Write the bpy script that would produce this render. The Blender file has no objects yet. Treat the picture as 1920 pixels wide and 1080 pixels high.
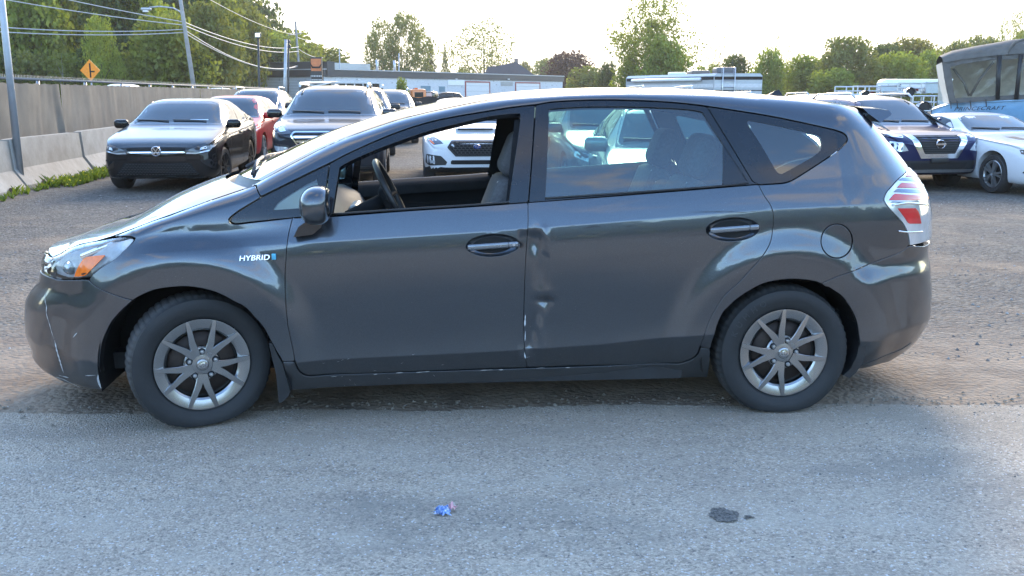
import bpy, bmesh, math, random
import numpy as np
from mathutils import Vector, Matrix, noise
from mathutils.geometry import delaunay_2d_cdt
from mathutils.bvhtree import BVHTree

sc = bpy.context.scene
col = sc.collection
R = math.radians
random.seed(7)
rng = np.random.default_rng(11)

# ------------------------------------------------------------------ camera
FPX, HEYE, PITCH = 1850.0, 1.54, R(11.16)
cam = bpy.data.cameras.new('camera')
cam.sensor_width = 36.0
cam.lens = FPX / 1920 * 36
cam.clip_start, cam.clip_end = 0.05, 3000
cam_ob = bpy.data.objects.new('camera', cam)
col.objects.link(cam_ob)
cam_ob.location = (0, 0, HEYE)
cam_ob.rotation_euler = (math.pi / 2 - PITCH, 0, 0)
sc.camera = cam_ob

# ------------------------------------------------------------------ sky and sun
SUN_EL, SUN_AZ = R(24), R(8)          # azimuth from +Y towards +X: the sun stands ahead, veiled
world = bpy.data.worlds.new('World')
sc.world = world
world.use_nodes = True
nt = world.node_tree
for n in list(nt.nodes):
    nt.nodes.remove(n)
def wn(t, **kw):
    n = nt.nodes.new(t)
    for k, v in kw.items():
        setattr(n, k, v)
    return n
w_out = wn('ShaderNodeOutputWorld')
w_bg = wn('ShaderNodeBackground')
w_bg.inputs['Strength'].default_value = 0.15
sky = wn('ShaderNodeTexSky', sky_type='NISHITA', sun_disc=False)
sky.sun_elevation, sky.sun_rotation = SUN_EL, SUN_AZ
sky.air_density, sky.dust_density, sky.ozone_density = 1.0, 0.25, 1.8
tc = wn('ShaderNodeTexCoord')
sep = wn('ShaderNodeSeparateXYZ')
nt.links.new(tc.outputs['Generated'], sep.inputs[0])
addz = wn('ShaderNodeMath', operation='MAXIMUM'); addz.inputs[1].default_value = 0.0
nt.links.new(sep.outputs['Z'], addz.inputs[0])
addz2 = wn('ShaderNodeMath', operation='ADD'); addz2.inputs[1].default_value = 0.16
nt.links.new(addz.outputs[0], addz2.inputs[0])
dvx = wn('ShaderNodeMath', operation='DIVIDE'); dvy = wn('ShaderNodeMath', operation='DIVIDE')
nt.links.new(sep.outputs['X'], dvx.inputs[0]); nt.links.new(addz2.outputs[0], dvx.inputs[1])
nt.links.new(sep.outputs['Y'], dvy.inputs[0]); nt.links.new(addz2.outputs[0], dvy.inputs[1])
cmb = wn('ShaderNodeCombineXYZ')
nt.links.new(dvx.outputs[0], cmb.inputs[0]); nt.links.new(dvy.outputs[0], cmb.inputs[1])
cn = wn('ShaderNodeTexNoise'); cn.inputs['Scale'].default_value = 2.3
cn.inputs['Detail'].default_value = 7; cn.inputs['Roughness'].default_value = 0.58; cn.inputs['Distortion'].default_value = 0.5
nt.links.new(cmb.outputs[0], cn.inputs['Vector'])
cr = wn('ShaderNodeValToRGB')
cr.color_ramp.elements[0].position, cr.color_ramp.elements[1].position = 0.535, 0.63
cr.color_ramp.elements[0].color = (0, 0, 0, 1); cr.color_ramp.elements[1].color = (.85, .85, .85, 1)
nt.links.new(cn.outputs['Fac'], cr.inputs[0])
# the cloud veil thickens round the low sun ahead
sdv = (math.sin(SUN_AZ) * math.cos(R(6)), math.cos(SUN_AZ) * math.cos(R(6)), math.sin(R(6)))
dotn = wn('ShaderNodeVectorMath', operation='DOT_PRODUCT'); dotn.inputs[1].default_value = sdv
nt.links.new(tc.outputs['Generated'], dotn.inputs[0])
vy = wn('ShaderNodeMapRange', interpolation_type='SMOOTHSTEP'); vy.inputs['From Min'].default_value = 0.81; vy.inputs['From Max'].default_value = 0.93
vy.inputs['To Min'].default_value = 0.0; vy.inputs['To Max'].default_value = 0.95
nt.links.new(dotn.outputs['Value'], vy.inputs['Value'])
hs = wn('ShaderNodeHueSaturation'); hs.inputs['Saturation'].default_value = 1.1
nt.links.new(sky.outputs[0], hs.inputs['Color'])
mx = wn('ShaderNodeMath', operation='MAXIMUM')
nt.links.new(cr.outputs[0], mx.inputs[0]); nt.links.new(vy.outputs[0], mx.inputs[1])
mixc = wn('ShaderNodeMix', data_type='RGBA')
nt.links.new(mx.outputs[0], mixc.inputs['Factor'])
nt.links.new(hs.outputs[0], mixc.inputs[6])
mixc.inputs[7].default_value = (2.9, 2.55, 2.12, 1)
nt.links.new(mixc.outputs[2], w_bg.inputs['Color'])
nt.links.new(w_bg.outputs[0], w_out.inputs['Surface'])

sun = bpy.data.lights.new('sun', 'SUN')
sun.energy, sun.angle, sun.color = 1.15, R(22), (1.0, 0.82, 0.60)
sun_ob = bpy.data.objects.new('sun', sun)
col.objects.link(sun_ob)
sdir = Vector((math.sin(SUN_AZ) * math.cos(SUN_EL), math.cos(SUN_AZ) * math.cos(SUN_EL), math.sin(SUN_EL)))
sun_ob.rotation_euler = sdir.to_track_quat('Z', 'Y').to_euler()
sun_ob.location = (0, 30, 40)

sc.view_settings.view_transform = 'Standard'
sc.view_settings.look = 'None'
sc.view_settings.gamma = 1.0
sc.view_settings.use_curve_mapping = False
sc.view_settings.exposure = 2.5
sc.render.film_transparent = False

# ------------------------------------------------------------------ photograph pixels to rays
CP, SP = math.cos(PITCH), math.sin(PITCH)
def ray(u, v):
    a, b = (u - 960) / FPX, (v - 540) / FPX
    return np.array([a, CP - b * SP, -SP - b * CP])
def at(u, v, Y):
    d = ray(u, v)
    return np.array([0, 0, HEYE]) + d * (Y / d[1])
def ground_at(u, v, z=0.0):
    d = ray(u, v)
    return np.array([0, 0, HEYE]) + d * ((z - HEYE) / d[2])
def sstep(a, b, x):
    t = np.clip((x - a) / (b - a), 0, 1)
    return t * t * (3 - 2 * t)
def G(x, y):
    "height of the lot: level by the road, falling a little to the right and away"
    return -0.20 * sstep(0.0, 8.0, x) * sstep(7.0, 15.0, y)

# ------------------------------------------------------------------ object helpers
def tag(o, label=None, cat=None, group=None, kind=None):
    for k, v in (('label', label), ('category', cat), ('group', group), ('kind', kind)):
        if v:
            o[k] = v
    return o
def empty(name, loc=(0, 0, 0), rz=0.0, parent=None):
    o = bpy.data.objects.new(name, None)
    o.empty_display_size = 0.2
    col.objects.link(o)
    o.location = loc
    o.rotation_euler = (0, 0, rz)
    o.parent = parent
    return o
def mk(name, V, F, mat=None, parent=None, smooth=True, N=None, mi=None, angle=None):
    me = bpy.data.meshes.new(name)
    me.from_pydata([tuple(map(float, v)) for v in V], [], [tuple(map(int, f)) for f in F])
    for m in (mat if isinstance(mat, (list, tuple)) else [mat]):
        if m: me.materials.append(m)
    if mi is not None:
        me.polygons.foreach_set('material_index', np.asarray(mi, dtype=np.int32))
    if smooth:
        me.shade_smooth()
        if angle is not None:
            me.set_sharp_from_angle(angle=R(angle))
    me.update()
    if N is not None:
        me.normals_split_custom_set_from_vertices([tuple(map(float, n)) for n in N])
    o = bpy.data.objects.new(name, me)
    col.objects.link(o)
    o.parent = parent
    return o
def copy_tree(o, parent=None):
    c = o.copy(); col.objects.link(c); c.parent = parent
    for ch in list(o.children):
        copy_tree(ch, c)
    return c

class MB:
    "collects shapes and links them as one mesh"
    def __init__(s): s.V, s.F, s.M, s.m = [], [], [], 0
    def add(s, V, F):
        o = len(s.V); s.V += [tuple(map(float, v)) for v in V]
        s.F += [tuple(int(i) + o for i in f) for f in F]; s.M += [s.m] * len(F)
        return s
    def box(s, c, d, rz=0.0, M=None):
        x, y, z = d[0] / 2, d[1] / 2, d[2] / 2
        P = [(-x, -y, -z), (x, -y, -z), (x, y, -z), (-x, y, -z), (-x, -y, z), (x, -y, z), (x, y, z), (-x, y, z)]
        ca, sa = math.cos(rz), math.sin(rz)
        P = [(p[0] * ca - p[1] * sa, p[0] * sa + p[1] * ca, p[2]) for p in P]
        if M is not None: P = [tuple(M @ Vector(p)) for p in P]
        P = [(p[0] + c[0], p[1] + c[1], p[2] + c[2]) for p in P]
        return s.add(P, [(0, 3, 2, 1), (4, 5, 6, 7), (0, 1, 5, 4), (1, 2, 6, 5), (2, 3, 7, 6), (3, 0, 4, 7)])
    def bar(s, a, b, w, h=None):
        "a rectangular bar from a to b"
        a, b = Vector(a), Vector(b); d = b - a
        q = d.to_track_quat('X', 'Z').to_matrix()
        return s.box(tuple((a + b) / 2), (d.length, w, h or w), M=q)
    def tube(s, pts, r, n=8, cap=True):
        pts = [Vector(p) for p in pts]
        rr = r if isinstance(r, (list, tuple, np.ndarray)) else [r] * len(pts)
        V, F = [], []
        t0 = (pts[1] - pts[0]).normalized()
        ref = Vector((0, 0, 1)) if abs(t0.z) < 0.9 else Vector((1, 0, 0))
        for i, p in enumerate(pts):
            t = (pts[min(i + 1, len(pts) - 1)] - pts[max(i - 1, 0)]).normalized()
            x = t.cross(ref).normalized(); y = x.cross(t).normalized()
            for k in range(n):
                a = 2 * math.pi * k / n
                V.append(tuple(p + (x * math.cos(a) + y * math.sin(a)) * rr[i]))
        for i in range(len(pts) - 1):
            for k in range(n):
                k2 = (k + 1) % n
                F.append((i * n + k, i * n + k2, (i + 1) * n + k2, (i + 1) * n + k))
        if cap:
            F.append(tuple(range(n))[::-1]); F.append(tuple((len(pts) - 1) * n + k for k in range(n)))
        return s.add(V, F)
    def lathe(s, prof, n=48, axis='y', c=(0, 0, 0), closed=False):
        "prof: list of (radius, along axis)"
        V, F = [], []
        for r, h in prof:
            for k in range(n):
                a = 2 * math.pi * k / n
                x, z = r * math.cos(a), r * math.sin(a)
                p = (x, h, z) if axis == 'y' else ((x, z, h) if axis == 'z' else (h, x, z))
                V.append((p[0] + c[0], p[1] + c[1], p[2] + c[2]))
        m = len(prof)
        for i in range(m if closed else m - 1):
            j = (i + 1) % m
            for k in range(n):
                k2 = (k + 1) % n
                F.append((i * n + k, i * n + k2, j * n + k2, j * n + k))
        return s.add(V, F)
    def grid(s, A, wrap=False):
        "A[i][j] points"
        A = np.asarray(A); a, b = A.shape[:2]
        F = []
        for i in range(a - 1):
            for j in range(b if wrap else b - 1):
                j2 = (j + 1) % b
                F.append((i * b + j, i * b + j2, (i + 1) * b + j2, (i + 1) * b + j))
        return s.add(A.reshape(-1, 3), F)
    def prism(s, poly, y0, y1, plane='xz'):
        "a convex or fan-safe outline extruded along the third axis"
        n = len(poly)
        def P(p, h):
            return (p[0], h, p[1]) if plane == 'xz' else ((p[0], p[1], h) if plane == 'xy' else (h, p[0], p[1]))
        V = [P(p, y0) for p in poly] + [P(p, y1) for p in poly]
        F = [tuple(range(n)), tuple(range(2 * n - 1, n - 1, -1))]
        F += [(i, n + i, n + (i + 1) % n, (i + 1) % n) for i in range(n)]
        return s.add(V, F)
    def rbox(s, c, d, r, n=4, M=None):
        "box with round edges"
        c = np.array(c, float); h = np.array(d, float) / 2; r = min(r, h.min() * .999)
        V, F = [], []
        k = 2 * n + 2
        lin = np.concatenate([-1 + np.linspace(0, 1, n + 1) * 0, []])  # unused
        for ax in range(3):
            for sg in (-1, 1):
                o = len(V)
                a1, a2 = (ax + 1) % 3, (ax + 2) % 3
                t = np.tan(np.linspace(-1, 1, k) * math.pi / 4)
                for i in range(k):
                    for j in range(k):
                        q = np.zeros(3)
                        q[ax] = sg; q[a1] = t[i]; q[a2] = t[j]
                        inner = np.sign(q) * (h - r)
                        # middle rows sit flat
                        nv = q / np.linalg.norm(q)
                        e = np.where(np.abs(q) < 1e-9, 0, inner)
                        V.append(e + nv * r)
                for i in range(k - 1):
                    for j in range(k - 1):
                        f = (o + i * k + j, o + (i + 1) * k + j, o + (i + 1) * k + j + 1, o + i * k + j + 1)
                        F.append(f if sg > 0 else f[::-1])
        V = np.array(V)
        if M is not None:
            V = np.array([tuple(M @ Vector(v)) for v in V])
        return s.add(V + c, F)
    def build(s, name, mat, parent=None, smooth=False, angle=None):
        return mk(name, s.V, s.F, mat, parent, smooth=smooth, mi=s.M if isinstance(mat, (list, tuple)) else None, angle=angle)

def spline(pts, step=None, n=8):
    "Catmull-Rom through the points"
    P = np.array(pts, float)
    if len(P) < 3:
        return P
    Q = np.vstack([2 * P[0] - P[1], P, 2 * P[-1] - P[-2]])
    out = []
    for i in range(1, len(Q) - 2):
        p0, p1, p2, p3 = Q[i - 1:i + 3]
        for t in np.linspace(0, 1, n, endpoint=False):
            out.append(0.5 * ((2 * p1) + (-p0 + p2) * t + (2 * p0 - 5 * p1 + 4 * p2 - p3) * t * t + (-p0 + 3 * p1 - 3 * p2 + p3) * t ** 3))
    out.append(P[-1])
    return np.array(out)
def resample(P, step, closed=False):
    P = np.asarray(P, float)
    if closed: P = np.vstack([P, P[:1]])
    d = np.linalg.norm(np.diff(P, axis=0), axis=1)
    keep = np.concatenate([[True], d > 1e-7]); P = P[keep]
    d = np.linalg.norm(np.diff(P, axis=0), axis=1)
    L = np.concatenate([[0], np.cumsum(d)])
    n = max(2, int(round(L[-1] / step)) + 1)
    t = np.linspace(0, L[-1], n)
    Q = np.stack([np.interp(t, L, P[:, k]) for k in range(P.shape[1])], 1)
    return Q[:-1] if closed else Q
def inside(P, poly):
    x, y = P[:, 0], P[:, 1]
    r = np.zeros(len(P), bool)
    n = len(poly); j = n - 1
    for i in range(n):
        xi, yi = poly[i]; xj, yj = poly[j]
        c = ((yi > y) != (yj > y))
        with np.errstate(divide='ignore', invalid='ignore'):
            r ^= c & (x < (xj - xi) * (y - yi) / (yj - yi + 1e-30) + xi)
        j = i
    return r
def area(P):
    return 0.5 * np.sum(P[:, 0] * np.roll(P[:, 1], -1) - np.roll(P[:, 0], -1) * P[:, 1])
def offset_loop(P, d):
    "moves a closed counter-clockwise loop inwards by d"
    a = np.roll(P, 1, 0); b = np.roll(P, -1, 0)
    t1 = P - a; t2 = b - P
    t1 /= np.linalg.norm(t1, axis=1)[:, None] + 1e-12; t2 /= np.linalg.norm(t2, axis=1)[:, None] + 1e-12
    n1 = np.stack([-t1[:, 1], t1[:, 0]], 1); n2 = np.stack([-t2[:, 1], t2[:, 0]], 1)
    m = n1 + n2; L = np.linalg.norm(m, axis=1)[:, None] + 1e-12; m /= L
    c = np.clip((m * n1).sum(1), 0.5, 1)[:, None]
    return P + m * (d / c), -m
def fill(loops, pts, tol):
    "triangles inside loops[0] and outside the other loops"
    V = [p for L in loops for p in L]
    E = []; o = 0
    for L in loops:
        n = len(L); E += [(o + i, o + (i + 1) % n) for i in range(n)]; o += n
    B = np.array(V)
    if len(pts):
        ok = inside(pts, loops[0])
        for h in loops[1:]: ok &= ~inside(pts, h)
        pts = pts[ok]
    if len(pts):
        dm = np.empty(len(pts))
        for i in range(0, len(pts), 400):
            dm[i:i + 400] = np.sqrt(((pts[i:i + 400, None, :] - B[None]) ** 2).sum(2)).min(1)
        pts = pts[dm > tol]
        allp = np.vstack([B, pts]) if len(pts) else B
    else:
        allp = B
    r = delaunay_2d_cdt([Vector(p) for p in allp], E, [], 0, 1e-7)
    W = np.array([tuple(v) for v in r[0]]); T = np.array([f for f in r[2] if len(f) == 3])
    c = W[T].mean(1)
    k = inside(c, loops[0])
    for h in loops[1:]: k &= ~inside(c, h)
    T = T[k]
    ar = (W[T[:, 1]] - W[T[:, 0]]); br = (W[T[:, 2]] - W[T[:, 0]])
    T = T[np.abs(ar[:, 0] * br[:, 1] - ar[:, 1] * br[:, 0]) > 1e-9]
    return W, T

# ------------------------------------------------------------------ materials
MATS = {}
class NT:
    "small helper for writing node materials"
    def __init__(s, name):
        s.m = bpy.data.materials.new(name); s.m.use_nodes = True
        s.t = s.m.node_tree; s.t.nodes.clear()
        s.out = s.n('ShaderNodeOutputMaterial')
    def n(s, typ, ins=None, **kw):
        n = s.t.nodes.new(typ)
        for k, v in kw.items(): setattr(n, k, v)
        for k, v in (ins or {}).items():
            if isinstance(v, bpy.types.NodeSocket): s.t.links.new(v, n.inputs[k])
            else: n.inputs[k].default_value = v
        return n
    def pos(s, scale=(1, 1, 1), kind='Object'):
        c = s.n('ShaderNodeTexCoord')
        return s.n('ShaderNodeMapping', {0: c.outputs[kind], 3: scale}).outputs[0]
    def geo(s): return s.n('ShaderNodeNewGeometry')
    def noise(s, vec, scale, detail=4, rough=.55, dist=0.0):
        return s.n('ShaderNodeTexNoise', {'Vector': vec, 'Scale': scale, 'Detail': detail, 'Roughness': rough, 'Distortion': dist}).outputs['Fac']
    def vor(s, vec, scale, out='Distance', feature='F1', rnd=1.0):
        return s.n('ShaderNodeTexVoronoi', {'Vector': vec, 'Scale': scale, 'Randomness': rnd}, feature=feature).outputs[out]
    def ramp(s, fac, *st):
        r = s.n('ShaderNodeValToRGB', {0: fac})
        e = r.color_ramp.elements
        while len(e) > len(st): e.remove(e[-1])
        while len(e) < len(st): e.new(0.5)
        for k, (p, c) in enumerate(st):
            e[k].position = p; e[k].color = tuple(c) + (1,) if not isinstance(c, (int, float)) else (c, c, c, 1)
        return r.outputs[0]
    def math(s, op, a, b=0.0, c=None):
        i = {0: a, 1: b}
        if c is not None: i[2] = c
        return s.n('ShaderNodeMath', i, operation=op).outputs[0]
    def mix(s, f, a, b, blend='MIX'):
        n = s.n('ShaderNodeMix', data_type='RGBA', blend_type=blend)
        for k, v in ((0, f), (6, a), (7, b)):
            if isinstance(v, bpy.types.NodeSocket): s.t.links.new(v, n.inputs[k])
            elif k: n.inputs[k].default_value = tuple(v) + (1,) if len(v) == 3 else v
            else: n.inputs[0].default_value = v
        return n.outputs[2]
    def bump(s, h, strength=.3, dist=.01):
        return s.n('ShaderNodeBump', {'Height': h, 'Strength': strength, 'Distance': dist}).outputs[0]
    def bsdf(s, color, rough=.5, metal=0.0, normal=None, **kw):
        i = {'Base Color': tuple(color) + (1,) if isinstance(color, (tuple, list)) and len(color) == 3 else color, 'Roughness': rough, 'Metallic': metal}
        if normal is not None: i['Normal'] = normal
        i.update(kw)
        return s.n('ShaderNodeBsdfPrincipled', i).outputs[0]
    def done(s, sh):
        s.t.links.new(sh, s.out.inputs[0]); return s.m
def mat(key, f):
    if key not in MATS: MATS[key] = f(key)
    return MATS[key]
def plain(name, c, rough=.5, metal=0.0, var=.12, scale=9, bump=0.0, coat=0.0, spec=.5):
    "one colour with a little wear"
    def f(k):
        t = NT(k); p = t.pos()
        n = t.noise(p, scale, 5, .6)
        hi = tuple(min(1, x * (1 + var)) for x in c); lo = tuple(x * (1 - var) for x in c)
        colr = t.ramp(n, (.3, lo), (.7, hi))
        nm = t.bump(n, bump, .01) if bump else None
        rr = t.math('ADD', t.math('MULTIPLY', n, .16), rough - .08)
        return t.done(t.bsdf(colr, rr, metal, nm, **{'Coat Weight': coat, 'Coat Roughness': .04, 'Specular IOR Level': spec}))
    return mat(name, f)
def paint(name, c, metal=.35, rough=.38, dirt=.25):
    "car paint: flake base under clear coat, a breath of dust low down"
    def f(k):
        t = NT(k); p = t.pos()
        fl = t.vor(p, 900, 'Color')
        fl = t.n('ShaderNodeSeparateColor', {0: fl}).outputs[0]
        base = t.mix(t.math('MULTIPLY', fl, .5), tuple(x * .82 for x in c), tuple(min(1, x * 1.25) for x in c))
        z = t.n('ShaderNodeSeparateXYZ', {0: p}).outputs[2]
        low = t.ramp(z, (.18, 1.0), (.62, 0.0))
        d = t.math('MULTIPLY', t.math('MULTIPLY', low, t.noise(p, 6, 6, .65)), dirt)
        base = t.mix(d, base, (.23, .21, .19))
        return t.done(t.bsdf(base, t.math('ADD', rough, t.math('MULTIPLY', d, .8)), metal, None,
                             **{'Specular IOR Level': .12, 'Coat Weight': t.math('SUBTRACT', .62, t.math('MULTIPLY', d, 1.0)), 'Coat Roughness': t.math('ADD', .025, t.math('MULTIPLY', t.noise(p, 11, 5), .03))}))
    return mat(name, f)
def glass(name, tint=(.6, .78, .74), refl=1.0, rough=.01):
    "thin pane: tinted view through plus mirror reflection"
    def f(k):
        t = NT(k)
        fr = t.n('ShaderNodeFresnel', {'IOR': 1.5}).outputs[0]
        fr = t.math('MULTIPLY', fr, 1.5 * refl)
        dust = t.noise(t.pos(), 14, 6, .7)
        tr = t.n('ShaderNodeBsdfTransparent', {0: tuple(tint) + (1,)}).outputs[0]
        gl = t.n('ShaderNodeBsdfGlossy', {'Roughness': rough}).outputs[0]
        m = t.n('ShaderNodeMixShader', {0: fr, 1: tr, 2: gl}).outputs[0]
        df = t.n('ShaderNodeBsdfDiffuse', {0: (.45, .45, .43, 1)}).outputs[0]
        m2 = t.n('ShaderNodeMixShader', {0: t.math('MULTIPLY', dust, .045), 1: m, 2: df}).outputs[0]
        return t.done(m2)
    return mat(name, f)
def autoglass(name='dark_autoglass', c=(.012, .017, .02)):
    def f(k):
        t = NT(k)
        n = t.noise(t.pos(), 5, 3)
        return t.done(t.bsdf(t.ramp(n, (.3, c), (.7, tuple(x * 1.7 for x in c))), t.math('ADD', .015, t.math('MULTIPLY', n, .02)), 0, None, **{'IOR': 1.48}))
    return mat(name, f)
M_black = plain('black_plastic', (.016, .017, .019), .45, var=.3)
M_gloss = plain('gloss_black', (.008, .009, .011), .12, var=.2, coat=.6)
M_rubber = plain('tyre_rubber', (.028, .028, .029), .75, var=.35, scale=30)
M_chrome = plain('chrome', (.78, .78, .79), .13, 1.0, var=.06)
M_silver = plain('silver_metal', (.50, .51, .52), .32, .9, var=.1)
M_dark = plain('dark_cavity', (.006, .006, .007), .8)
M_lampw = plain('lamp_lens', (.62, .66, .70), .12, .5, var=.25, scale=25, coat=1.0)
M_lampd = plain('lamp_housing', (.05, .055, .06), .2, .3, coat=.8)
M_amber = plain('amber_plastic', (.75, .13, .01), .25, coat=.8)
M_red = plain('red_plastic', (.55, .012, .018), .22, coat=.9)
M_glass = autoglass()
M_white = plain('white_paint', (.74, .75, .76), .45, var=.06)
# ================================================================== ground
def mat_gravel(k):
    t = NT(k); p = t.pos()
    n1 = t.noise(p, .35, 4, .6); n2 = t.noise(p, 2.2, 6, .65); n3 = t.noise(p, 14, 6, .7)
    v = t.vor(p, 34, 'Color'); vs = t.n('ShaderNodeSeparateColor', {0: v}).outputs[0]
    vd = t.vor(p, 34, 'Distance')
    v2 = t.n('ShaderNodeSeparateColor', {0: t.vor(p, 90, 'Color')}).outputs[1]
    grey = t.mix(vs, (.038, .036, .032), (.25, .235, .205))
    grey = t.mix(t.math('MULTIPLY', v2, .5), grey, (.15, .142, .125))
    grey = t.mix(t.ramp(n2, (.35, .55), (.62, 0.0)), grey, (.115, .108, .105))
    brown = t.mix(n3, (.20, .158, .118), (.36, .29, .22))
    brown = t.mix(t.math('MULTIPLY', t.ramp(n2, (.40, 1), (.56, 0)), .6), brown, (.13, .10, .08))
    x, y, z = (t.n('ShaderNodeSeparateXYZ', {0: p}).outputs[i] for i in range(3))
    yy = t.math('ADD', y, t.math('MULTIPLY', t.math('SUBTRACT', n2, .5), 1.6))
    strip = t.ramp(t.n('ShaderNodeMapRange', {'Value': yy, 'From Min': 3.0, 'From Max': 9.0}).outputs[0], (.20, 1), (.46, .95), (.64, .16), (1.0, .03))
    patch = t.ramp(n1, (.52, 0), (.66, .75))
    f = t.math('MAXIMUM', strip, patch)
    c = t.mix(f, grey, brown)
    # damp, oily blots
    bl = t.ramp(t.noise(t.pos((.9, 2.2, 1)), .9, 4, .55), (.64, 0), (.70, .65))
    c = t.mix(bl, c, (.05, .045, .042))
    # tyre tracks pressed along the edge of the road
    tr = t.math('SINE', t.math('ADD', t.math('MULTIPLY', y, 16), t.math('MULTIPLY', n2, 3)))
    lug = t.math('SINE', t.math('ADD', t.math('ADD', t.math('MULTIPLY', x, 120), t.math('MULTIPLY', y, 40)), t.math('MULTIPLY', n3, 9)))
    trk = t.math('MULTIPLY', t.math('MULTIPLY', strip, n1), t.math('ADD', t.math('MULTIPLY', tr, .7), t.math('MULTIPLY', lug, .10)))
    h = t.math('ADD', t.math('ADD', t.math('MULTIPLY', t.math('SUBTRACT', 1.0, vd), .8), t.math('MULTIPLY', n3, .9)), t.math('MULTIPLY', trk, .55))
    b = t.bump(h, t.math('SUBTRACT', 1.0, t.math('MULTIPLY', strip, .55)), .03)
    return t.done(t.bsdf(c, .95, 0, b, **{'Specular IOR Level': .15}))
def mat_asphalt(k):
    t = NT(k); p = t.pos()
    n1 = t.noise(p, .5, 5, .6); n2 = t.noise(t.pos((1, 2.4, 1)), 2.4, 6, .65); n3 = t.noise(p, 55, 4, .7)
    v = t.n('ShaderNodeSeparateColor', {0: t.vor(p, 120, 'Color')}).outputs[0]
    vd = t.vor(p, 120, 'Distance')
    w = t.n('ShaderNodeSeparateColor', {0: t.vor(p, 260, 'Color')}).outputs[0]
    c = t.mix(v, (.29, .25, .20), (.64, .55, .44))
    c = t.mix(t.math('MULTIPLY', w, .45), c, (.31, .262, .212))
    c = t.mix(t.ramp(n3, (.30, .85), (.45, 0.0)), c, (.060, .062, .065))
    c = t.mix(t.ramp(n2, (.50, 0.0), (.68, .62)), c, (.46, .41, .335))
    n4 = t.noise(t.pos((.7, 1.5, 1)), 1.1, 5, .6)
    c = t.mix(t.ramp(n4, (.34, .5), (.50, 0.0)), c, (.17, .165, .150))
    c = t.mix(t.ramp(n4, (.54, 0.0), (.70, .35)), c, (.50, .46, .39))
    c = t.mix(t.ramp(n1, (.35, .35), (.55, 0.0)), c, (.31, .265, .22))
    spk = t.math('GREATER_THAN', t.n('ShaderNodeSeparateColor', {0: t.vor(p, 150, 'Color')}).outputs[2], .975)
    c = t.mix(t.math('MULTIPLY', spk, .8), c, (.60, .60, .60))
    # worn tan dust from the shoulder
    y = t.n('ShaderNodeSeparateXYZ', {0: p}).outputs[1]
    e = t.ramp(t.n('ShaderNodeMapRange', {'Value': t.math('ADD', y, t.math('MULTIPLY', n2, .5)), 'From Min': 3.6, 'From Max': 5.1}).outputs[0], (.45, 0), (1, 1))
    e = t.math('MULTIPLY', e, t.ramp(t.math('ADD', t.math('MULTIPLY', n2, .6), t.math('MULTIPLY', n3, .4)), (.40, .15), (.58, .85)))
    c = t.mix(e, c, (.30, .255, .20))
    h = t.math('ADD', t.math('SUBTRACT', 1.0, vd), t.math('MULTIPLY', n3, 1.1))
    b = t.bump(h, .85, .008)
    return t.done(t.bsdf(c, .88, 0, b, **{'Specular IOR Level': .25}))
xs = np.concatenate([[-900, -300, -120, -60], np.arange(-30, 30.1, .6), [60, 120, 300, 900]])
ys = np.concatenate([[-700, -200, -60, -25], np.arange(-12, 40.1, .6), [60, 100, 180, 400, 1400]])
X, Y = np.meshgrid(xs, ys, indexing='ij')
Z = G(X, Y)
nz = np.array([[noise.noise(Vector((x * .55, y * .8, 3.1))) for y in ys] for x in xs])
Z = Z + .018 * nz * sstep(5.0, 7.5, Y) * (Y < 42)
m = MB(); m.grid(np.stack([X, Y, Z], -1))
lot = m.build('gravel_lot', mat('gravel', mat_gravel), None, smooth=True); lot['kind'] = 'structure'
# road surface in front, with its ragged edge
ex = [(-40, None)]
edge_px = [(-900, 782), (-300, 778), (0, 776), (240, 774), (480, 771), (760, 768), (960, 766), (1200, 761), (1340, 758), (1600, 758), (1920, 761), (2400, 766), (3000, 770)]
EP = np.array([ground_at(u, v)[:2] for u, v in edge_px])
ax_ = np.arange(EP[0, 0], EP[-1, 0], .012)
ey_ = np.interp(ax_, EP[:, 0], EP[:, 1]) + np.array([.055 * noise.noise(Vector((x * 1.3, 0, 0))) + .030 * noise.noise(Vector((x * 7, 5, 0))) + .020 * noise.noise(Vector((x * 31, 9, 0))) for x in ax_])
rows_ = [np.stack([ax_, np.full_like(ax_, -14.0), np.full_like(ax_, .005)], 1), np.stack([ax_, np.full_like(ax_, 3.9), np.full_like(ax_, .005)], 1),
         np.stack([ax_, ey_ - .012, np.full_like(ax_, .0055)], 1), np.stack([ax_, ey_, np.full_like(ax_, -.004)], 1)]
m = MB(); m.grid(np.array(rows_))
road = m.build('road', mat('asphalt', mat_asphalt), None, smooth=False); road['kind'] = 'structure'
# far side of the road behind the camera: verge
# loose stones
def stones(n, xr, yr, smin, smax, power, seed, avoid=None):
    r = np.random.default_rng(seed)
    x = r.uniform(*xr, n); y = yr[0] + (yr[1] - yr[0]) * r.random(n) ** power
    keep = np.abs(x) < y * .62 + 1.0
    x, y = x[keep], y[keep]
    s = smin + (smax - smin) * r.random(len(x)) ** 4
    base = np.array([(1, 0, 0), (0, 1, 0), (-1, 0, 0), (0, -1, 0), (0, 0, .7), (0, 0, -.4)])
    T = np.array([(0, 1, 4), (1, 2, 4), (2, 3, 4), (3, 0, 4)])
    V = base[None] * (1 + r.uniform(-.35, .35, (len(x), 6, 1))) * s[:, None, None]
    a = r.uniform(0, 6.28, len(x)); ca, sa = np.cos(a)[:, None], np.sin(a)[:, None]
    V = np.stack([V[..., 0] * ca - V[..., 1] * sa, V[..., 0] * sa + V[..., 1] * ca, V[..., 2]], -1)
    V += np.stack([x, y, G(x, y) + s * .12], -1)[:, None, :]
    F = (T[None] + (np.arange(len(x)) * 6)[:, None, None]).reshape(-1, 3)
    return V.reshape(-1, 3), F
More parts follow.
